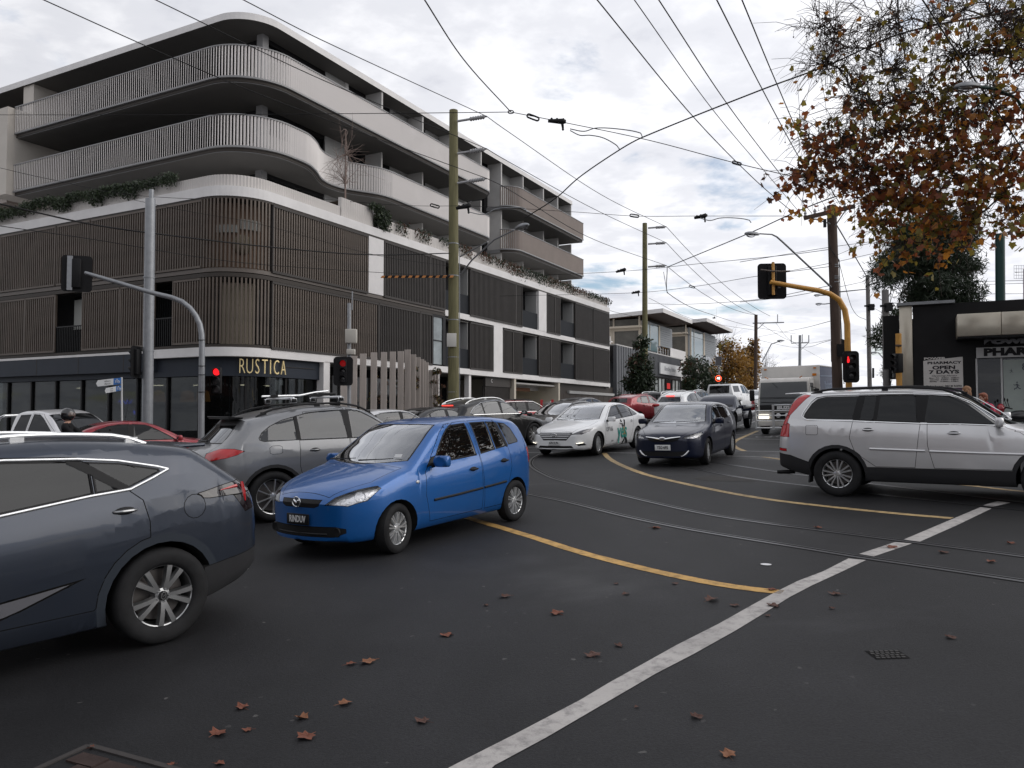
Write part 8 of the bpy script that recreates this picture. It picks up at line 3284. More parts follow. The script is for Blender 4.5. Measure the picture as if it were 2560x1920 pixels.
def plane_tree():
 rng = np.random.default_rng(11)
 base = Vector((14.2,16.6,gsurf(14.2,16.6)))
 T = thing('plane_tree','large plane tree with rust and olive autumn leaves hanging in from the top right','tree',base)
 fork = base + Vector((-.2,-.2,4.6))
 m = MB()
 m.tube([base - base - Vector((0,0,.4)),Vector((0,0,1.2)),Vector((-.1,-.1,3.0)),fork - base,fork - base + Vector((.1,.2,3.0)),fork - base + Vector((.4,.4,6.0))],[.42,.34,.31,.29,.20,.10],14)
 m.build('trunk',M_BARK,T,True,60)
 blobs = [(2050,70,15.5,75,8,44),(2120,120,15.0,80,10,52),(2200,60,15.5,80,8,52),(2060,160,15.0,65,18,36),(2230,170,15.0,75,14,44),(2320,60,15.0,90,22,60),(2120,215,15,50,8,20),
 (1992,318,16.5,38,20,12),(2030,350,16.2,46,34,16),(2150,275,15.6,62,44,34),(2210,260,15.0,60,30,34),(2060,400,16.0,62,110,22),(2012,452,16.0,34,52,10),(2110,345,15.6,60,48,30),(2170,350,15.4,70,70,34),
 (2130,440,15.6,70,120,24),(2200,420,15.2,85,130,30),(2250,330,14.8,85,70,40),(2300,230,14.6,85,90,44),(2380,150,14.4,95,50,56),(2330,320,14.4,90,90,40),(2420,280,14.0,105,110,50),(2330,420,14.6,95,150,30),
 (2240,505,15.2,75,150,24),(2320,520,14.8,85,170,26),(2200,560,15.4,42,40,12),(2410,440,14.2,100,170,32),(2500,380,13.8,105,170,36),(2540,230,13.6,110,140,46),(2490,130,14.0,105,60,60),(2460,40,14.2,110,36,70),(2550,60,13.8,100,50,50),
 (2490,500,14.0,75,110,22),(2550,520,13.8,60,80,16),(2300,600,15.0,55,60,12),(2255,620,15.2,36,26,8),(2440,545,14.2,55,40,12),(2400,590,14.6,50,30,10),(2160,500,15.6,46,55,12),(2700,300,13.5,170,260,60),(2680,60,14.0,170,80,60),(2800,150,16,220,300,60)]
 nodes = [(fork.copy(),0.0,.20),(fork + Vector((.1,.2,3.0)),3.0,.16),(fork + Vector((.3,.3,4.6)),4.6,.12)]
 limbs = []
 B_ = []
 for px,py,D,r,nl,nt in blobs:
  c = P(px,py,D)
  B_.append((c,r / FPX * D,nl,nt))
 order = sorted(range(len(B_)),key=lambda i: (B_[i][0] - fork).length)
 for i in order:
  c = B_[i][0]
  best = min(nodes,key=lambda q: (q[0] - c).length + .42 * q[1])
  L_ = (best[0] - c).length
  pts = curve_pts(best[0],c,.10 * L_,6,rng,.05 * min(L_,2.5))
  r0 = max(.018,best[2] * .70)
  r1 = max(.010,min(.03,r0 * .35))
  rs = [r0 + (r1 - r0) * k / 6 for k in range(7)]
  limbs.append((pts,rs))
  for k in (2,3,4,5,6):
   nodes.append((pts[k],best[1] + L_ * k / 6,rs[k]))
 m = MB()
 for pts,rs in limbs:
  m.tube([p - base for p in pts],rs,7,False)
 lo = m.build('limb',M_BARK,T,True,0)
 lo['kind'] = 'stuff'
 m = MB()
 m2 = MB()
 leaves = []
 NP = np.array([tuple(q[0]) for q in nodes])
 for c,r,nl,nt in B_:
  ends = in_ball(rng,c,(r * 1.15,r * 1.15,r * 1.05),nt)
  tips = []
  for e in ends:
   j = int(np.argmin(((NP - e) ** 2).sum(1) + rng.uniform(0,.5,len(NP))))
   a,b = Vector(NP[j]),Vector(e)
   if (a - b).length > 2.6 or (a - b).length < .08:
    continue
   pts = curve_pts(a,b,rng.uniform(.02,.16) * (a - b).length,6,rng,.035)
   m.tube([p - base for p in pts],[.0095 - .0062 * k / 6 for k in range(7)],4,False)
   tips.append(pts)
   for _ in range(rng.integers(2,5)):
    s_ = pts[rng.integers(2,6)]
    d = (b - a).normalized() + Vector(rng.normal(size=3) * .7)
    ln = rng.uniform(.15,.50)
    q = [s_,s_ + d * ln * .5 + Vector((0,0,.02)),s_ + d * ln - Vector((0,0,ln * .25))]
    m.tube([p - base for p in q],[.0058,.0046,.0032],4,False)
    tips.append(q)
   if rng.uniform() < .30:
    s_ = pts[-1]
    m2.tube([s_ - base,s_ - base - Vector((0,0,.10))],.003,3,False)
    m2.ball(s_ - base - Vector((0,0,.12)),.017,6,4)
  left = int(nl * 1.45)
  while left > 0 and tips:
   q = tips[rng.integers(0,len(tips))]
   p = q[rng.integers(len(q) // 2,len(q))]
   for _ in range(int(rng.integers(2,7)) if nl > 30 else 1):
    leaves.append(tuple(p + Vector(rng.normal(size=3) * .085) - Vector((0,0,.07))))
    left -= 1
 tw = m.build('twig',M_TWIG,T,False)
 tw['kind'] = 'stuff'
 sb_ = m2.build('seed_ball',M_TWIG,T,False)
 sb_['kind'] = 'stuff'
 leaves = np.array(leaves)
 d = np.linalg.norm(leaves - np.array([0,0,EYE]),axis=1)
 fwd = leaves[:,1]
 xx = PCX + FPX * leaves[:,0] / fwd
 yy = HOR - FPX * (leaves[:,2] - EYE) / fwd
 vis = (xx > 0) & (xx < 2560) & (yy > 0)
 key = np.where(vis,d,1e6)
 od = np.argsort(key)
 singles,rest_ = leaves[od[:300]],leaves[od[300:]]
 mats = [LF_BRN,LF_RED,LF_RED,LF_ORA,LF_OLI]
 wts = [1.0,1.8,1.2,2.6,2.2]
 foliage('foliage',rest_,'plane',.122,mats,T,.7,5,base,wts)
 tv,tf = leaf_template('plane')
 lm_ = []
 for mt in mats:
  me = bpy.data.meshes.new('leaf')
  me.from_pydata([tuple(q) for q in tv],[],tf)
  me.materials.append(mt)
  lm_.append(me)
 X,Y_,Z_ = rand_rot(300,rng,.7)
 for i,p in enumerate(singles):
  o = bpy.data.objects.new('leaf',lm_[int(rng.choice(5,p=np.array(wts) / sum(wts)))])
  link(o)
  o.parent = T
  s_ = .118 * rng.uniform(.7,1.3)
  q = Vector(p) - base
  o.matrix_local = Matrix(((X[i][0] * s_,Y_[i][0] * s_,Z_[i][0] * s_,q.x),(X[i][1] * s_,Y_[i][1] * s_,Z_[i][1] * s_,q.y),(X[i][2] * s_,Y_[i][2] * s_,Z_[i][2] * s_,q.z),(0,0,0,1)))
plane_tree()
def simple_tree(name,label,cat,base,trunk,blobs,kind,size,mats,n,droop=.5,seed=3,twigs=0,trunk_r=.12,bark=None,wts=None,tw_r=.02,hollow=.35,group=None):
 """trunk points and leaf blobs (centre, radii) in world space; n leaves per cubic metre-ish weight"""
 rng = np.random.default_rng(seed)
 base = Vector(base)
 T = thing(name,label,cat,base,None,group)
 trunk = [Vector(p) for p in trunk]
 m = MB()
 k = len(trunk)
 m.tube([p - base for p in trunk],[trunk_r * (1 - .65 * i / max(k - 1,1)) for i in range(k)],10)
 m.build('trunk',bark or M_BARK,T,True,60)
 m = MB()
 got = False
 pts = []
 tot = sum(b[1][0] * b[1][1] * b[1][2] for b in blobs)
 for c,r in blobs:
  c = Vector(c)
  a = min(trunk,key=lambda q: (q - c).length + .4 * max(0,q.z - c.z))
  for q in range(max(1,twigs)):
   e = Vector(in_ball(rng,c,(r[0] * .9,r[1] * .9,r[2] * .9),1)[0])
   s0 = trunk[rng.integers(max(0,k - 3),k)] if q % 2 else a
   cp = curve_pts(s0,e,.08 * (e - s0).length,5,rng,.03 * (e - s0).length)
   m.tube([p - base for p in cp],[tw_r * (1 - .7 * i / 5) for i in range(6)],4,False)
   got = True
   for _ in range(3 if twigs > 3 else 0):
    s_ = cp[rng.integers(2,6)]
    dd = (e - a).normalized() + Vector(rng.normal(size=3) * .6)
    ln = r[0] * rng.uniform(.25,.7)
    m.tube([s_ - base,s_ + dd * ln * .5 - base,s_ + dd * ln - base],[tw_r * .45,tw_r * .36,tw_r * .25],3,False)
  cnt = int(n * (r[0] * r[1] * r[2]) / tot)
  if cnt:
   nc = max(3,cnt // 26)
   cc = in_ball(rng,c,r,nc,hollow)
   w = rng.uniform(.3,1.5,nc)
   idx = rng.choice(nc,cnt,p=w / w.sum())
   pts.append(cc[idx] + rng.normal(size=(cnt,3)) * (min(r) * .20))
 if got:
  o = m.build('limb',bark or M_BARK,T,False)
  o['kind'] = 'stuff'
 if pts:
  foliage('crown',np.concatenate(pts),kind,size,mats,T,droop,seed + 50,base,wts)
 return T
def blob(px,py,D,rx,ry,rd=None):
 k = D / FPX
 return (P(px,py,D),(rx * k,(rd or rx) * k,ry * k))
b0 = ground_of(2296,31)
simple_tree('evergreen_tree','dark feathery evergreen rising behind the pharmacy beneath the autumn leaves','tree',b0,[b0,P(2298,900,31),P(2298,780,31),P(2302,650,31),P(2300,560,31)],
 [blob(2235,660,31,55,38),blob(2205,690,30.5,38,34),blob(2290,640,31,60,55),blob(2360,650,31,70,50),blob(2420,665,31,40,32),blob(2330,580,31,70,50),blob(2400,590,31,45,35),blob(2260,590,31,40,35),blob(2330,720,30.5,60,36),blob(2400,730,30.5,55,34),blob(2430,760,30.5,36,26),blob(2290,740,31,36,30),blob(2215,840,31,32,34),blob(2240,790,31,26,36),blob(2195,840,31,20,22),blob(2380,770,31,50,24),blob(2240,900,31.5,24,40)],
 'blade',.30,[LF_GRN,LF_GR2],30000,.35,21,6,.20,None,[2,1])
b0 = ground_of(1606,58)
simple_tree('columnar_tree','tall columnar evergreen beside the second timber pole before the grey shop','tree',b0,[b0,P(1604,960,58),P(1602,860,58)],
 [blob(1604,870,58,20,30),blob(1600,915,58,30,34),blob(1596,960,58,32,36),blob(1612,950,58,22,40),blob(1602,1000,58,28,22),blob(1606,848,58,10,14)],'oval',.26,[LF_GRN,LF_GR2,LF_BRN],5200,.3,22,2,.12,None,[6,2,1],.02,.2)
AG = 'autumn street trees'
for (cx_,D,bl,lb,sd) in ((1828,92,[(1828,900,40,42),(1800,925,34,32),(1852,925,36,34),(1815,870,24,26),(1838,950,44,26),(1790,955,26,26)],'golden brown street tree behind the lit speed sign',31),(1876,98,[(1876,880,20,30),(1872,925,26,34),(1884,860,14,20),(1868,960,30,26)],'narrow golden brown tree behind the far tram pole',32)):
 b0 = ground_of(cx_,D)
 simple_tree('autumn_tree',lb,'tree',b0,[b0,P(cx_,970,D),P(cx_,920,D)],[blob(a,b,D,c,d) for a,b,c,d in bl],'oval',.34,[LF_GOLD,LF_BRN,LF_OLI],4200,.4,sd,5,.16,M_TWIG,[4,1,1.4],.035,.2,AG)
for (cx_,cy_,D,rx,ry,lb,sd) in ((1742,925,80,36,34,'dark shrubby tree right of the shop doorway',41),(1780,960,84,24,28,'dark green shrub under the speed sign',42),(1722,965,78,14,20,'small dark shrub beside the shop doorway',43)):
 b0 = ground_of(cx_,D)
 simple_tree('shrub',lb,'shrub',b0,[b0,P(cx_,cy_ + 20,D)],[blob(cx_,cy_,D,rx,ry),blob(cx_ - rx * .5,cy_ + ry * .5,D,rx * .7,ry * .6),blob(cx_ + rx * .5,cy_ + ry * .4,D,rx * .6,ry * .7)],'oval',.32,[LF_GRN,LF_GR2,LF_BRN],1700,.3,sd,4,.08,M_TWIG,[4,2,1],.025,.2,'shrubs by the shop')
BG = 'bare winter trees'
for (cx_,top,D,rx,ry,lb,sd) in ((1800,850,120,45,34,'bare tree showing above the townhouse roofs',51),(1912,920,110,36,40,'bare reddish tree left of the truck box',52),(2215,915,70,14,26,'small bare tree left of the NO EXIT sign',53)):
 b0 = ground_of(cx_,D)
 simple_tree('bare_tree',lb,'tree',b0,[b0,P(cx_,top + 60,D),P(cx_,top + 20,D)],[blob(cx_,top,D,rx,ry),blob(cx_ - rx * .4,top + ry * .4,D,rx * .8,ry * .7),blob(cx_ + rx * .5,top + ry * .3,D,rx * .8,ry * .8)],'oval',.16,[LF_BRN],240,.3,sd,26,.14,M_TWIG,None,.030,.1,BG)
b0 = ground_of(1495,66)
simple_tree('conifer','tiny dark conifer before the grey cladding','tree',ground_of(1546,64),[ground_of(1546,64),P(1546,985,64)],[blob(1546,1000,64,7,9),blob(1546,985,64,4,8)],'blade',.3,[LF_GRN],260,.2,61,2,.03,M_TWIG)
def bworld(s,t,z):
 return bp(s,t,z)
def trailing(label,name,runs,n,seed,size=.13,mats=None,cat='plants',droop=1.2):
 """plants spilling over a parapet: runs of (s, t, z, along s?, half width, drop)"""
 rng = np.random.default_rng(seed)
 T = thing(name,label,cat,bp(*runs[0][:3]))
 pts = []
 w = np.array([r[4] * max(.15,r[5]) for r in runs])
 for r,c in zip(runs,(n * w / w.sum()).astype(int)):
  s,t,z,al,hw,dr = r
  k = rng.uniform(-1,1,c)
  d = rng.uniform(0,1,c) ** 1.3 * dr * (.45 + .55 * np.abs(np.sin(k * hw * 7 + s)))
  o_ = rng.uniform(-.22,.10,c)
  for a,b,q in zip(k * hw,d,o_):
   p = bp(s + (a if al else -.05 + q),t + (-.05 + q if al else a),z + .10 - b + rng.normal() * .05)
   pts.append(tuple(p))
 o = foliage('foliage',pts,'oval',size,mats or [LF_HED,LF_GR2,LF_GRN],T,droop,seed,bp(*runs[0][:3]),[3,1,2])
 m = MB()
 for r in runs:
  for q in range(3):
   k = rng.uniform(-1,1) * r[4]
   a = bp(r[0] + (k if r[3] else 0),r[1] + (0 if r[3] else k),r[2] + .05) - bp(*runs[0][:3])
   m.tube([a,a + Vector((0,0,-r[5] * .5))],.008,4)
 m.build('stem',M_TWIG,T)
 return T
runs = []
t_ = 3.3
rr = random.Random(3)
while t_ < 16.4:
 wd = rr.uniform(.35,.8)
 runs.append((.02,t_ + wd,9.62 + rr.uniform(-.1,.08),False,wd,rr.uniform(.35,.62)))
 t_ += wd * 2 + rr.choice((-.1,-.05,.0,.12))
trailing('dense trailing hedge along the terrace edge on the left front','hedge',runs,7800,71,.11,None,'hedge',.9)
trailing('dark green shrub cascading from the ribbed planter under the bare sapling','cascading_shrub',[(8.55,.05,9.95,True,.45,.35),(8.9,.0,9.8,True,.42,.75),(9.25,.15,9.75,True,.40,1.0),(9.35,.5,9.6,False,.5,.95)],2600,72,.14,[LF_GRN,LF_GR2],'shrub',.8)
runs = []
s_ = 10.2
while s_ < 39.8:
 wd = rr.uniform(.2,.7) if s_ < 18 else rr.uniform(.5,1.2)
 runs.append((s_ + wd,.10,9.58,True,wd,rr.uniform(.35,.75) if s_ < 18 else rr.uniform(.4,.9)))
 s_ += wd * 2 + (rr.uniform(.3,1.0) if s_ < 18 else rr.uniform(-.1,.25))
trailing('straggly plants hanging over the terrace edge on the right front','trailing_plants',runs,4200,73,.12,[LF_GRN,LF_HED,LF_BRN],'plants',1.3)
b0 = bp(7.2,.75,9.75)
simple_tree('sapling','bare little sapling in the round ribbed planter on the terrace','tree',b0,[b0,bp(7.2,.75,10.8),bp(7.22,.75,12.2),bp(7.2,.75,13.4)],[(bp(7.2,.75,12.6),(1.0,1.0,.9)),(bp(7.2,.75,11.8),(1.15,1.15,.8)),(bp(7.1,.75,11.2),(.9,.9,.5))],'oval',.1,[LF_BRN],0,.3,81,15,.05,pbr('bark_pale',(.20,.15,.13),.9),None,.016)
m = MB()
for i,(px,py,w,h,lb) in enumerate(((945,985,34,50,'straggly brown creeper low between the left timber posts'),(1000,975,22,62,'creeper climbing between the middle timber posts'),(1088,975,26,66,'creeper spilling past the right end of the timber posts'),(1030,940,16,44,'thin creeper high on the middle timber posts'))):
 D = 37.5 if i != 2 else 39.5
 b0 = ground_of(px,D)
 simple_tree('creeper',lb,'creeper',b0,[b0,P(px,py + h * .3,D),P(px + 4,py - h * .6,D)],[blob(px,py,D,w,h,10),blob(px + w * .4,py + h * .4,D,w * .6,h * .5,10)],'oval',.12,[LF_BRN,LF_GRN,LF_OLI],520,.5,90 + i,7,.02,M_TWIG,[2,2,1],.010,.1)
M_SKIN = pbr('skin',(.46,.27,.20),.55)
def body_mesh(J,E,name):
 """one continuous skin grown over a skeleton: J joint -> (pos, radius), E bones"""
 me = bpy.data.meshes.new(name)
 keys = list(J)
 me.from_pydata([J[k][0] for k in keys],[(keys.index(a),keys.index(b)) for a,b in E],[])
 o = bpy.data.objects.new(name,me)
 link(o)
 md = o.modifiers.new('skin','SKIN')
 sv = me.skin_vertices[0].data
 for i,k in enumerate(keys):
  r = J[k][1]
  sv[i].radius = r if isinstance(r,tuple) else (r,r)
  sv[i].use_root = (k == 'pelvis')
 o.modifiers.new('sub','SUBSURF').levels = 2
 dg = bpy.context.evaluated_depsgraph_get()
 dg.update()
 m2 = bpy.data.meshes.new_from_object(o.evaluated_get(dg))
 bpy.data.objects.remove(o)
 m2.name = name
 smooth(m2)
 return m2
def person(label,pos,heading,h,shirt,trousers,hair,hair_style='long',pose='stand',helmet=False,straps=None,group='people'):
 k = h / 1.70
 root = thing('person',label,'person',(pos[0],pos[1],pos[2]),(0,0,-heading),group)
 J = {'pelvis': ((0,0,.93),(.155,.115)),'waist': ((0,.005,1.08),(.140,.10)),'chest': ((0,0,1.28),(.165,.115)),'top': ((0,-.005,1.40),(.12,.085)),'neck': ((0,.005,1.47),.052),'chin': ((0,.03,1.535),(.060,.072)),'skull': ((0,.012,1.62),(.078,.095)),'crown': ((0,.0,1.675),(.050,.06))}
 E = [('pelvis','waist'),('waist','chest'),('chest','top'),('top','neck'),('neck','chin'),('chin','skull'),('skull','crown')]
 for s,n in ((1,'r'),(-1,'l')):
  J['sh' + n] = ((s * .175,-.005,1.375),.062)
  if pose == 'ride':
   J['el' + n] = ((s * .27,.22,1.18),.046)
   J['wr' + n] = ((s * .31,.46,1.14),.032)
  else:
   J['el' + n] = ((s * .225,-.02,1.11),.043)
   J['wr' + n] = ((s * .24,.09,.90),.030)
  w = Vector(J['wr' + n][0])
  d = (w - Vector(J['el' + n][0])).normalized()
  J['pa' + n] = (tuple(w + d * .06),(.036,.022))
  E += [('top','sh' + n),('sh' + n,'el' + n),('el' + n,'wr' + n),('wr' + n,'pa' + n)]
  for q,(off,ln) in enumerate(((-.026,.075),(-.009,.085),(.009,.080),(.024,.062))):
   sd_ = Vector((0,1,0)) if pose != 'ride' else Vector((1,0,0))
   b1 = w + d * .09 + sd_ * off
   dn = Vector((0,.25,0)) if pose != 'ride' else Vector((0,0,-.6))
   J['f%d%s' % (q,n)] = (tuple(b1 + d * ln * .5),.0095)
   J['g%d%s' % (q,n)] = (tuple(b1 + d * ln * .85 + dn * ln * .4),.008)
   E += [('pa' + n,'f%d%s' % (q,n)),('f%d%s' % (q,n),'g%d%s' % (q,n))]
  t = w + d * .04 + (Vector((0,.045,0)) if pose != 'ride' else Vector((-s * .045,0,0)))
  J['th' + n] = (tuple(t + d * .02),.011)
  J['ti' + n] = (tuple(t + d * .05),.009)
  E += [('pa' + n,'th' + n),('th' + n,'ti' + n)]
  J['hip' + n] = ((s * .085,0,.86),.098)
  if pose == 'ride':
   J['hip' + n] = ((s * .11,.06,.86),.098)
   J['kn' + n] = ((s * .22,.42,.72),.066)
   J['an' + n] = ((s * .20,.18,.36),.044)
   J['to' + n] = ((s * .20,.36,.30),(.042,.032))
  else:
   J['kn' + n] = ((s * .095,.015,.49),.062)
   J['an' + n] = ((s * .10,-.02,.085),.042)
   J['to' + n] = ((s * .115,.14,.040),(.042,.034))
  E += [('pelvis','hip' + n),('hip' + n,'kn' + n),('kn' + n,'an' + n),('an' + n,'to' + n)]
 me = body_mesh(J,E,'body')
 for v in me.vertices:
  v.co *= k
 mats = [M_SKIN,shirt,trousers,pbr('shoe_black',(.02,.02,.02),.6)]
 for m_ in mats:
  me.materials.append(m_)
 gl = pose == 'ride'
 for p in me.polygons:
  c = p.center / k
  arm = abs(c.x) > .20 and c.z > .6 and not (pose == 'ride' and c.z < 1.0)
  if c.z > 1.455:
   p.material_index = 0
  elif arm and (c.z < .91 and pose != 'ride'):
   p.material_index = 0
  elif pose == 'ride' and abs(c.x) > .2 and c.y > .44 and c.z > 1:
   p.material_index = 3
  elif c.z > .95 or arm:
   p.material_index = 1
  elif c.z > (.11 if pose != 'ride' else .40):
   p.material_index = 2
  else:
   p.material_index = 3
 new_obj('body',me,root)
 m = MB()
 for s in (1,-1):
  m.ball((s * .030 * k,.098 * k,1.615 * k),(.010 * k,.007 * k,.006 * k),8,6)
 m.build('eye',pbr('eye_dark',(.03,.02,.015),.2),root,True)
 m = MB()
 m.tube([(0,.100 * k,1.615 * k),(0,.122 * k,1.580 * k),(0,.108 * k,1.572 * k)],[.008 * k,.013 * k,.008 * k],8)
 m.build('nose',M_SKIN,root,True)
 m = MB()
 m.ball((0,.098 * k,1.545 * k),(.022 * k,.007 * k,.006 * k),10,6)
 m.build('mouth',pbr('lips',(.35,.12,.10),.5),root,True)
 m = MB()
 for s in (1,-1):
  m.ball((s * .080 * k,.005 * k,1.595 * k),(.010 * k,.020 * k,.030 * k),8,6)
 m.build('ear',M_SKIN,root,True)
 if helmet:
  m = MB()
  m.ball((0,.01 * k,1.635 * k),(.128 * k,.150 * k,.150 * k),20,14)
  m.build('helmet',pbr('helmet_black',(.012,.012,.013),.15,coat=.8),root,True)
  m = MB()
  vs,fs = [],[]
  for i in range(11):
   a = radians(-70 + 14 * i)
   for z in (-.035,.0,.045):
    rr_ = sqrt(max(.02,1 - (z / .15) ** 2))
    vs.append((sin(a) * .132 * k * rr_,.01 * k + cos(a) * .156 * k * rr_,(1.635 + z) * k))
  for i in range(10):
   for j in range(2):
    fs.append((i * 3 + j,(i + 1) * 3 + j,(i + 1) * 3 + j + 1,i * 3 + j + 1))
  m.add(vs,fs)
  m.build('visor',pbr('visor_clear',(.10,.07,.06),.05,0,.5,.6),root,True)
 else:
  m = MB()
  m.ball((0,-.012 * k,1.642 * k),(.096 * k,.108 * k,.098 * k),18,12)
  if hair_style == 'long':
   m.ball((0,-.055 * k,1.53 * k),(.105 * k,.065 * k,.135 * k),16,10)
   for s in (1,-1):
    m.ball((s * .085 * k,.005 * k,1.54 * k),(.035 * k,.055 * k,.12 * k),12,8)
  else:
   m.ball((0,-.045 * k,1.575 * k),(.098 * k,.07 * k,.095 * k),16,10)
   m.ball((0,.055 * k,1.685 * k),(.085 * k,.055 * k,.040 * k),14,8)
  m.v = [v if not (v.y > .074 * k and v.z < 1.665 * k) else Vector((v.x,.074 * k,v.z)) for v in m.v]
  o = m.build('hair',hair,root,True)
  md = o.data
  for v in md.vertices:
   q = noise.noise(v.co * 40) * .008 * k
   v.co += v.co.normalized() * 0 + Vector((v.normal.x,v.normal.y,v.normal.z)) * q
 if straps:
  for s in (1,-1):
   m = MB()
   pts = [(s * .10 * k,-.10 * k,1.40 * k),(s * .105 * k,-.03 * k,1.462 * k),(s * .105 * k,.06 * k,1.43 * k),(s * .11 * k,.125 * k,1.32 * k),(s * .13 * k,.13 * k,1.18 * k),(s * .15 * k,.05 * k,1.06 * k)]
   m.tube(pts,.026 * k,8)
   m.build('strap',straps,root,True)
  m = MB()
  m.ball((0,-.20 * k,1.22 * k),(.16 * k,.10 * k,.22 * k),16,10)
  m.build('backpack',straps,root,True)
 return root
def stand(px,D,dz=0.0):
 x = (px - PCX) / FPX * D
 return (x,D,gsurf(x,D) + dz)
DEN = pbr('denim_shirt',(.20,.30,.46),.85,var=.2,vscale=8)
BLK = pbr('cloth_black',(.012,.012,.013),.9)
person('person with long fair hair in a pale blue denim shirt beside the hours poster',stand(2416,18.6,.06),radians(-75),1.58,DEN,BLK,pbr('hair_fair',(.24,.12,.055),.6,var=.3,vscale=20,stretch=(4,4,.5)),'long')
person('child with short ginger hair wearing a bright pink backpack over black',stand(2458,18.0,.06),radians(-95),1.42,BLK,BLK,pbr('hair_ginger',(.22,.06,.025),.6,var=.3,vscale=20),'short',straps=pbr('pink_strap',(.60,.025,.09),.6))
pr_ = place_car(person('motorcyclist in black with a dark helmet and open visor',(0,0,0),0,1.74,BLK,BLK,BLK,'short','ride',True),(-9.6,17.6),radians(78))
f = Vector((sin(radians(78)),cos(radians(78)),0))
f = (f - GN * f.dot(GN)).normalized()
y_ = GN.cross(f)
pr_.matrix_world = Matrix(((-y_.x,f.x,GN.x,-9.60 - f.x * .32),(-y_.y,f.y,GN.y,17.6 - f.y * .32),(-y_.z,f.z,GN.z,gz(-9.6,17.6) - .03),(0,0,0,1)))
LG = 'fallen plane leaves on the asphalt'
LV = [pbr('fallen_leaf_tan',(.19,.075,.032),.7,var=.3,vscale=20),pbr('fallen_leaf_rust',(.15,.045,.022),.7,var=.3,vscale=20),pbr('fallen_leaf_dark',(.075,.032,.022),.75,var=.3,vscale=20)]
rl = random.Random(9)
def fallen(px,py,wpx,mat,label):
 c = at(px,py)
 D = c.y
 s = wpx / FPX * D
 n = len(PLANE)
 cur = rl.uniform(.1,.9)
 a0 = rl.uniform(0,2 * pi)
 vs,fs = [],[]
 for rr_ in (0,.5,1.0):
  if rr_ == 0:
   vs.append((0,.1,.02))
   continue
  for x,y in PLANE:
   xx,yy = x * rr_,.1 + (y - .1) * rr_
   vs.append((xx,yy,.03 + cur * (xx * xx * .55 + (yy - .2) ** 2 * .35) + .05 * sin(7 * xx + a0) * rr_ + .04 * sin(9 * yy + a0) * rr_))
 for i in range(n):
  j = (i + 1) % n
  fs.append((0,1 + i,1 + j))
  fs.append((1 + i,1 + n + i,1 + n + j,1 + j))
 m = MB()
 m.add(vs,fs)
 zmin = min(v[2] for v in vs)
 m.v = [v - Vector((0,0,zmin)) for v in m.v]
 m.tube([(0,-.06,.04),(.03,-.35,.05),(.08,-.60,.03)],[.018,.014,.012],4)
 s_ = s * .92
 ax_,ay_ = rl.uniform(.6,1.0),rl.uniform(.7,1.1)
 m.v = [Vector((v.x * ax_,v.y * ay_,v.z * rl.choice((1.0,1.0,1.0)))) * s_ for v in m.v]
 o = m.build('fallen_leaf',LV[mat],None,False)
 o.location = (c.x,c.y,gsurf(c.x,c.y) + .004)
 o.rotation_euler = (GB,-GA,a0)
 tag(o,label,'leaf',LG)
for px,py,w,mt,lb in (
 (926,1655,48,0,'flat tan star-shaped leaf, the clearest one left of centre'),(872,1663,30,1,'small rust leaf just left of the star-shaped tan leaf'),(1115,1588,42,1,'rust leaf below the blue hatchback, centre of the road'),(1395,1536,44,1,'rust leaf on the road right of centre, well left of the stop line'),
 (1483,1642,46,2,'dark crumpled leaf left of the stop line middle'),(1545,1614,34,2,'dark flat leaf just above the crumpled one by the stop line'),(855,1762,40,0,'tan leaf with a short stalk in the lower left road'),(752,1795,46,0,'tan leaf with a long stalk in the lower left road'),(608,1772,50,1,'broad rust leaf at the left of the lower left cluster'),
 (540,1838,54,1,'bright rust leaf low in the lower left cluster'),(770,1842,54,1,'crumpled rust leaf with dark stalk at the bottom left'),(623,1826,30,1,'small rust leaf between two larger ones at the bottom left'),(1062,1806,40,2,'dark leaf with long stalk at bottom centre'),(1822,1892,56,0,'big tan leaf at the very bottom right of the stop line'),
 (1745,1793,44,2,'dark leaf with stalk right of the stop line foot'),(1930,1514,44,2,'dark leaf lying on the white stop line'),(1925,1476,28,1,'small leaf on the tip of the near yellow line'),(1775,1503,44,2,'dark leaf with stalk under the near yellow line'),(1836,1514,26,2,'small dark leaf right of the stalked leaf below the yellow line'),
 (1562,1487,26,2,'small dark leaf beneath the middle of the near yellow line'),(1268,1492,36,2,'dark leaf below the rear wheel of the blue hatchback'),(1214,1514,18,2,'tiny leaf left of the one under the blue rear wheel'),(1635,1321,26,1,'rust leaf between the tram rails left of centre'),(2043,1320,26,1,'rust leaf between the tram rails towards the right'),
 (2232,1371,36,1,'rust leaf on the short white dash between the rails'),(2362,1382,26,2,'brown leaf right of the white dash beyond the rails'),(2478,1405,34,1,'brown leaf at far right beyond the rails'),(2380,1595,36,2,'brown leaf above right of the iron grate'),(2095,1487,36,2,'dark leaf right of the stop line middle'),
 (2082,1522,26,2,'faint small leaf just below the one right of the stop line'),(2530,1360,26,1,'small brown leaf at the right edge beyond the rails'),(1690,1460,22,2,'tiny leaf on the near yellow line'),(226,1872,24,1,'small red leaf on the corner of the paver patch'),(545,1910,30,1,'red leaf cut by the bottom edge near the pavers'),(432,1912,20,1,'small dark red leaf at the bottom edge near the pavers'),
 (1920,1540,20,2,'small scrap of leaf left of the stop line'),(1540,1460,18,2,'scrap of leaf under the yellow line bend'),(1590,1770,16,2,'twig-like scrap beside the stop line low down')):
 fallen(px,py,w,mt,lb)
P0 = P(1785,795,70)
b = MB()
b.ball((0,0,0),(.16,.07,.06),10,6)
b.add([(-.02,.05,.02),(.08,.05,.02),(.0,.34,.10),(-.05,.30,.10)],[(0,1,2,3)])
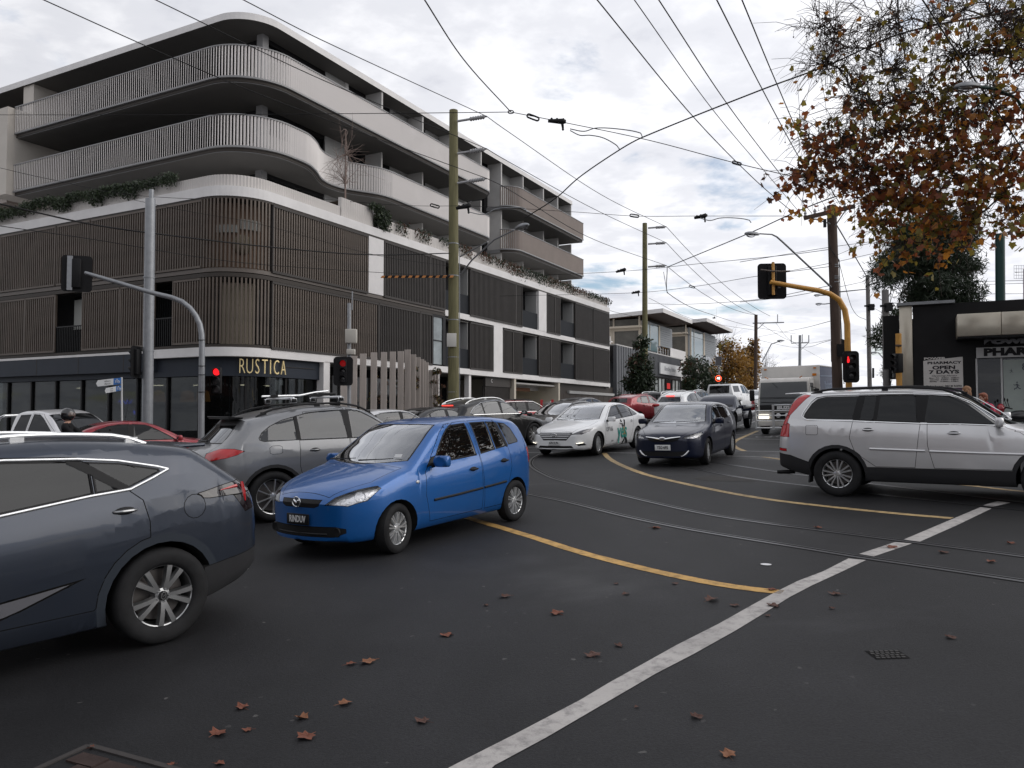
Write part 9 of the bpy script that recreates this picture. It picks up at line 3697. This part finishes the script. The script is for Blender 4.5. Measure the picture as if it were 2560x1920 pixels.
b.add([(-.02,-.05,.02),(.08,-.05,.02),(.0,-.34,.10),(-.05,-.30,.10)],[(0,1,2,3)])
o = b.build('bird',M_SIG)
o.location = P0
tag(o,'small dark bird flying over the townhouse roofs','bird')
g_ = ground_of(1366,49)
bt = thing('barrier','small red and white barrier at the car park entry','barrier',g_)
m = MB()
for px in (1354,1381):
 c = P(px,1014,49) - g_
 m.box(c,(.16,.08,.75))
m.build('red_post',pbr('barrier_red',(.45,.02,.03),.5),bt)
m = MB()
for px in (1354,1381):
 c = P(px,1030,49) - g_
 m.box(c - Vector((0,0,.12)),(.14,.07,.5))
m.build('white_foot',M_CONCW,bt)
m = MB()
for y in (1008,1014,1020):
 m.tube([P(1356,y,48.9) - g_,P(1380,y,48.9) - g_],.025,6)
m.build('rail',M_GALV,bt)
BK = thing('brick_building','two storey red brick building across the cross street, behind the viewer','building')
M_BRK = pbr('brick_red',(.17,.065,.045),.85,var=.25,vscale=2)
def kbox(name,mat,a0,a1,b0,b1,z0,z1):
 """a: along V, b: along U from the camera's foot"""
 m = MB()
 m.box(BV * ((a0 + a1) / 2) + BU * ((b0 + b1) / 2) + ZV * ((z0 + z1) / 2),(b1 - b0,a1 - a0,z1 - z0),BAX)
 return m.build(name,mat,BK)
kbox('wall',M_BRK,4,46,-16,-6,-1.5,7.5)
for q in range(8):
 kbox('window',M_WGL,6.5 + q * 5,8.3 + q * 5,-6.0,-5.95,4.2,6.2)
 kbox('window_frame',M_CONCW,6.3 + q * 5,8.5 + q * 5,-6.0,-5.93,4.0,4.2)
 kbox('shop_window',M_WGL,5.5 + q * 5,9.6 + q * 5,-6.0,-5.95,-.5,2.4)
kbox('awning',M_BAND,4,46,-6,-3.6,2.9,3.2)
kbox('parapet',M_CONCW,3.9,46.1,-6.1,-5.7,7.5,7.8)
for (x,y,h,sd,lb) in ((-9.5,-2.5,9,111,'bare street tree behind the viewer on the left'),(-22,6.5,9,112,'bare street tree on the left kerb outside the frame'),(6.5,-6,10,113,'bare street tree behind the viewer on the right'),(19,4,10,114,'bare street tree outside the frame on the right')):
 b0 = Vector((x,y,gsurf(x,y)))
 simple_tree('street_tree',lb,'tree',b0,[b0,b0 + ZV * 2.4,b0 + ZV * 4.5 + BU * .3,b0 + ZV * (h * .8)],[(b0 + ZV * (h * .72),(3.2,3.2,2.3)),(b0 + ZV * (h * .55) + BV * 2,(2.2,2.2,1.6)),(b0 + ZV * (h * .55) - BV * 2,(2.2,2.2,1.6))],'plane',.17,[LF_BRN,LF_ORA],700,.6,sd,30,.2,M_BARK,None,.035,.1,'bare street trees')
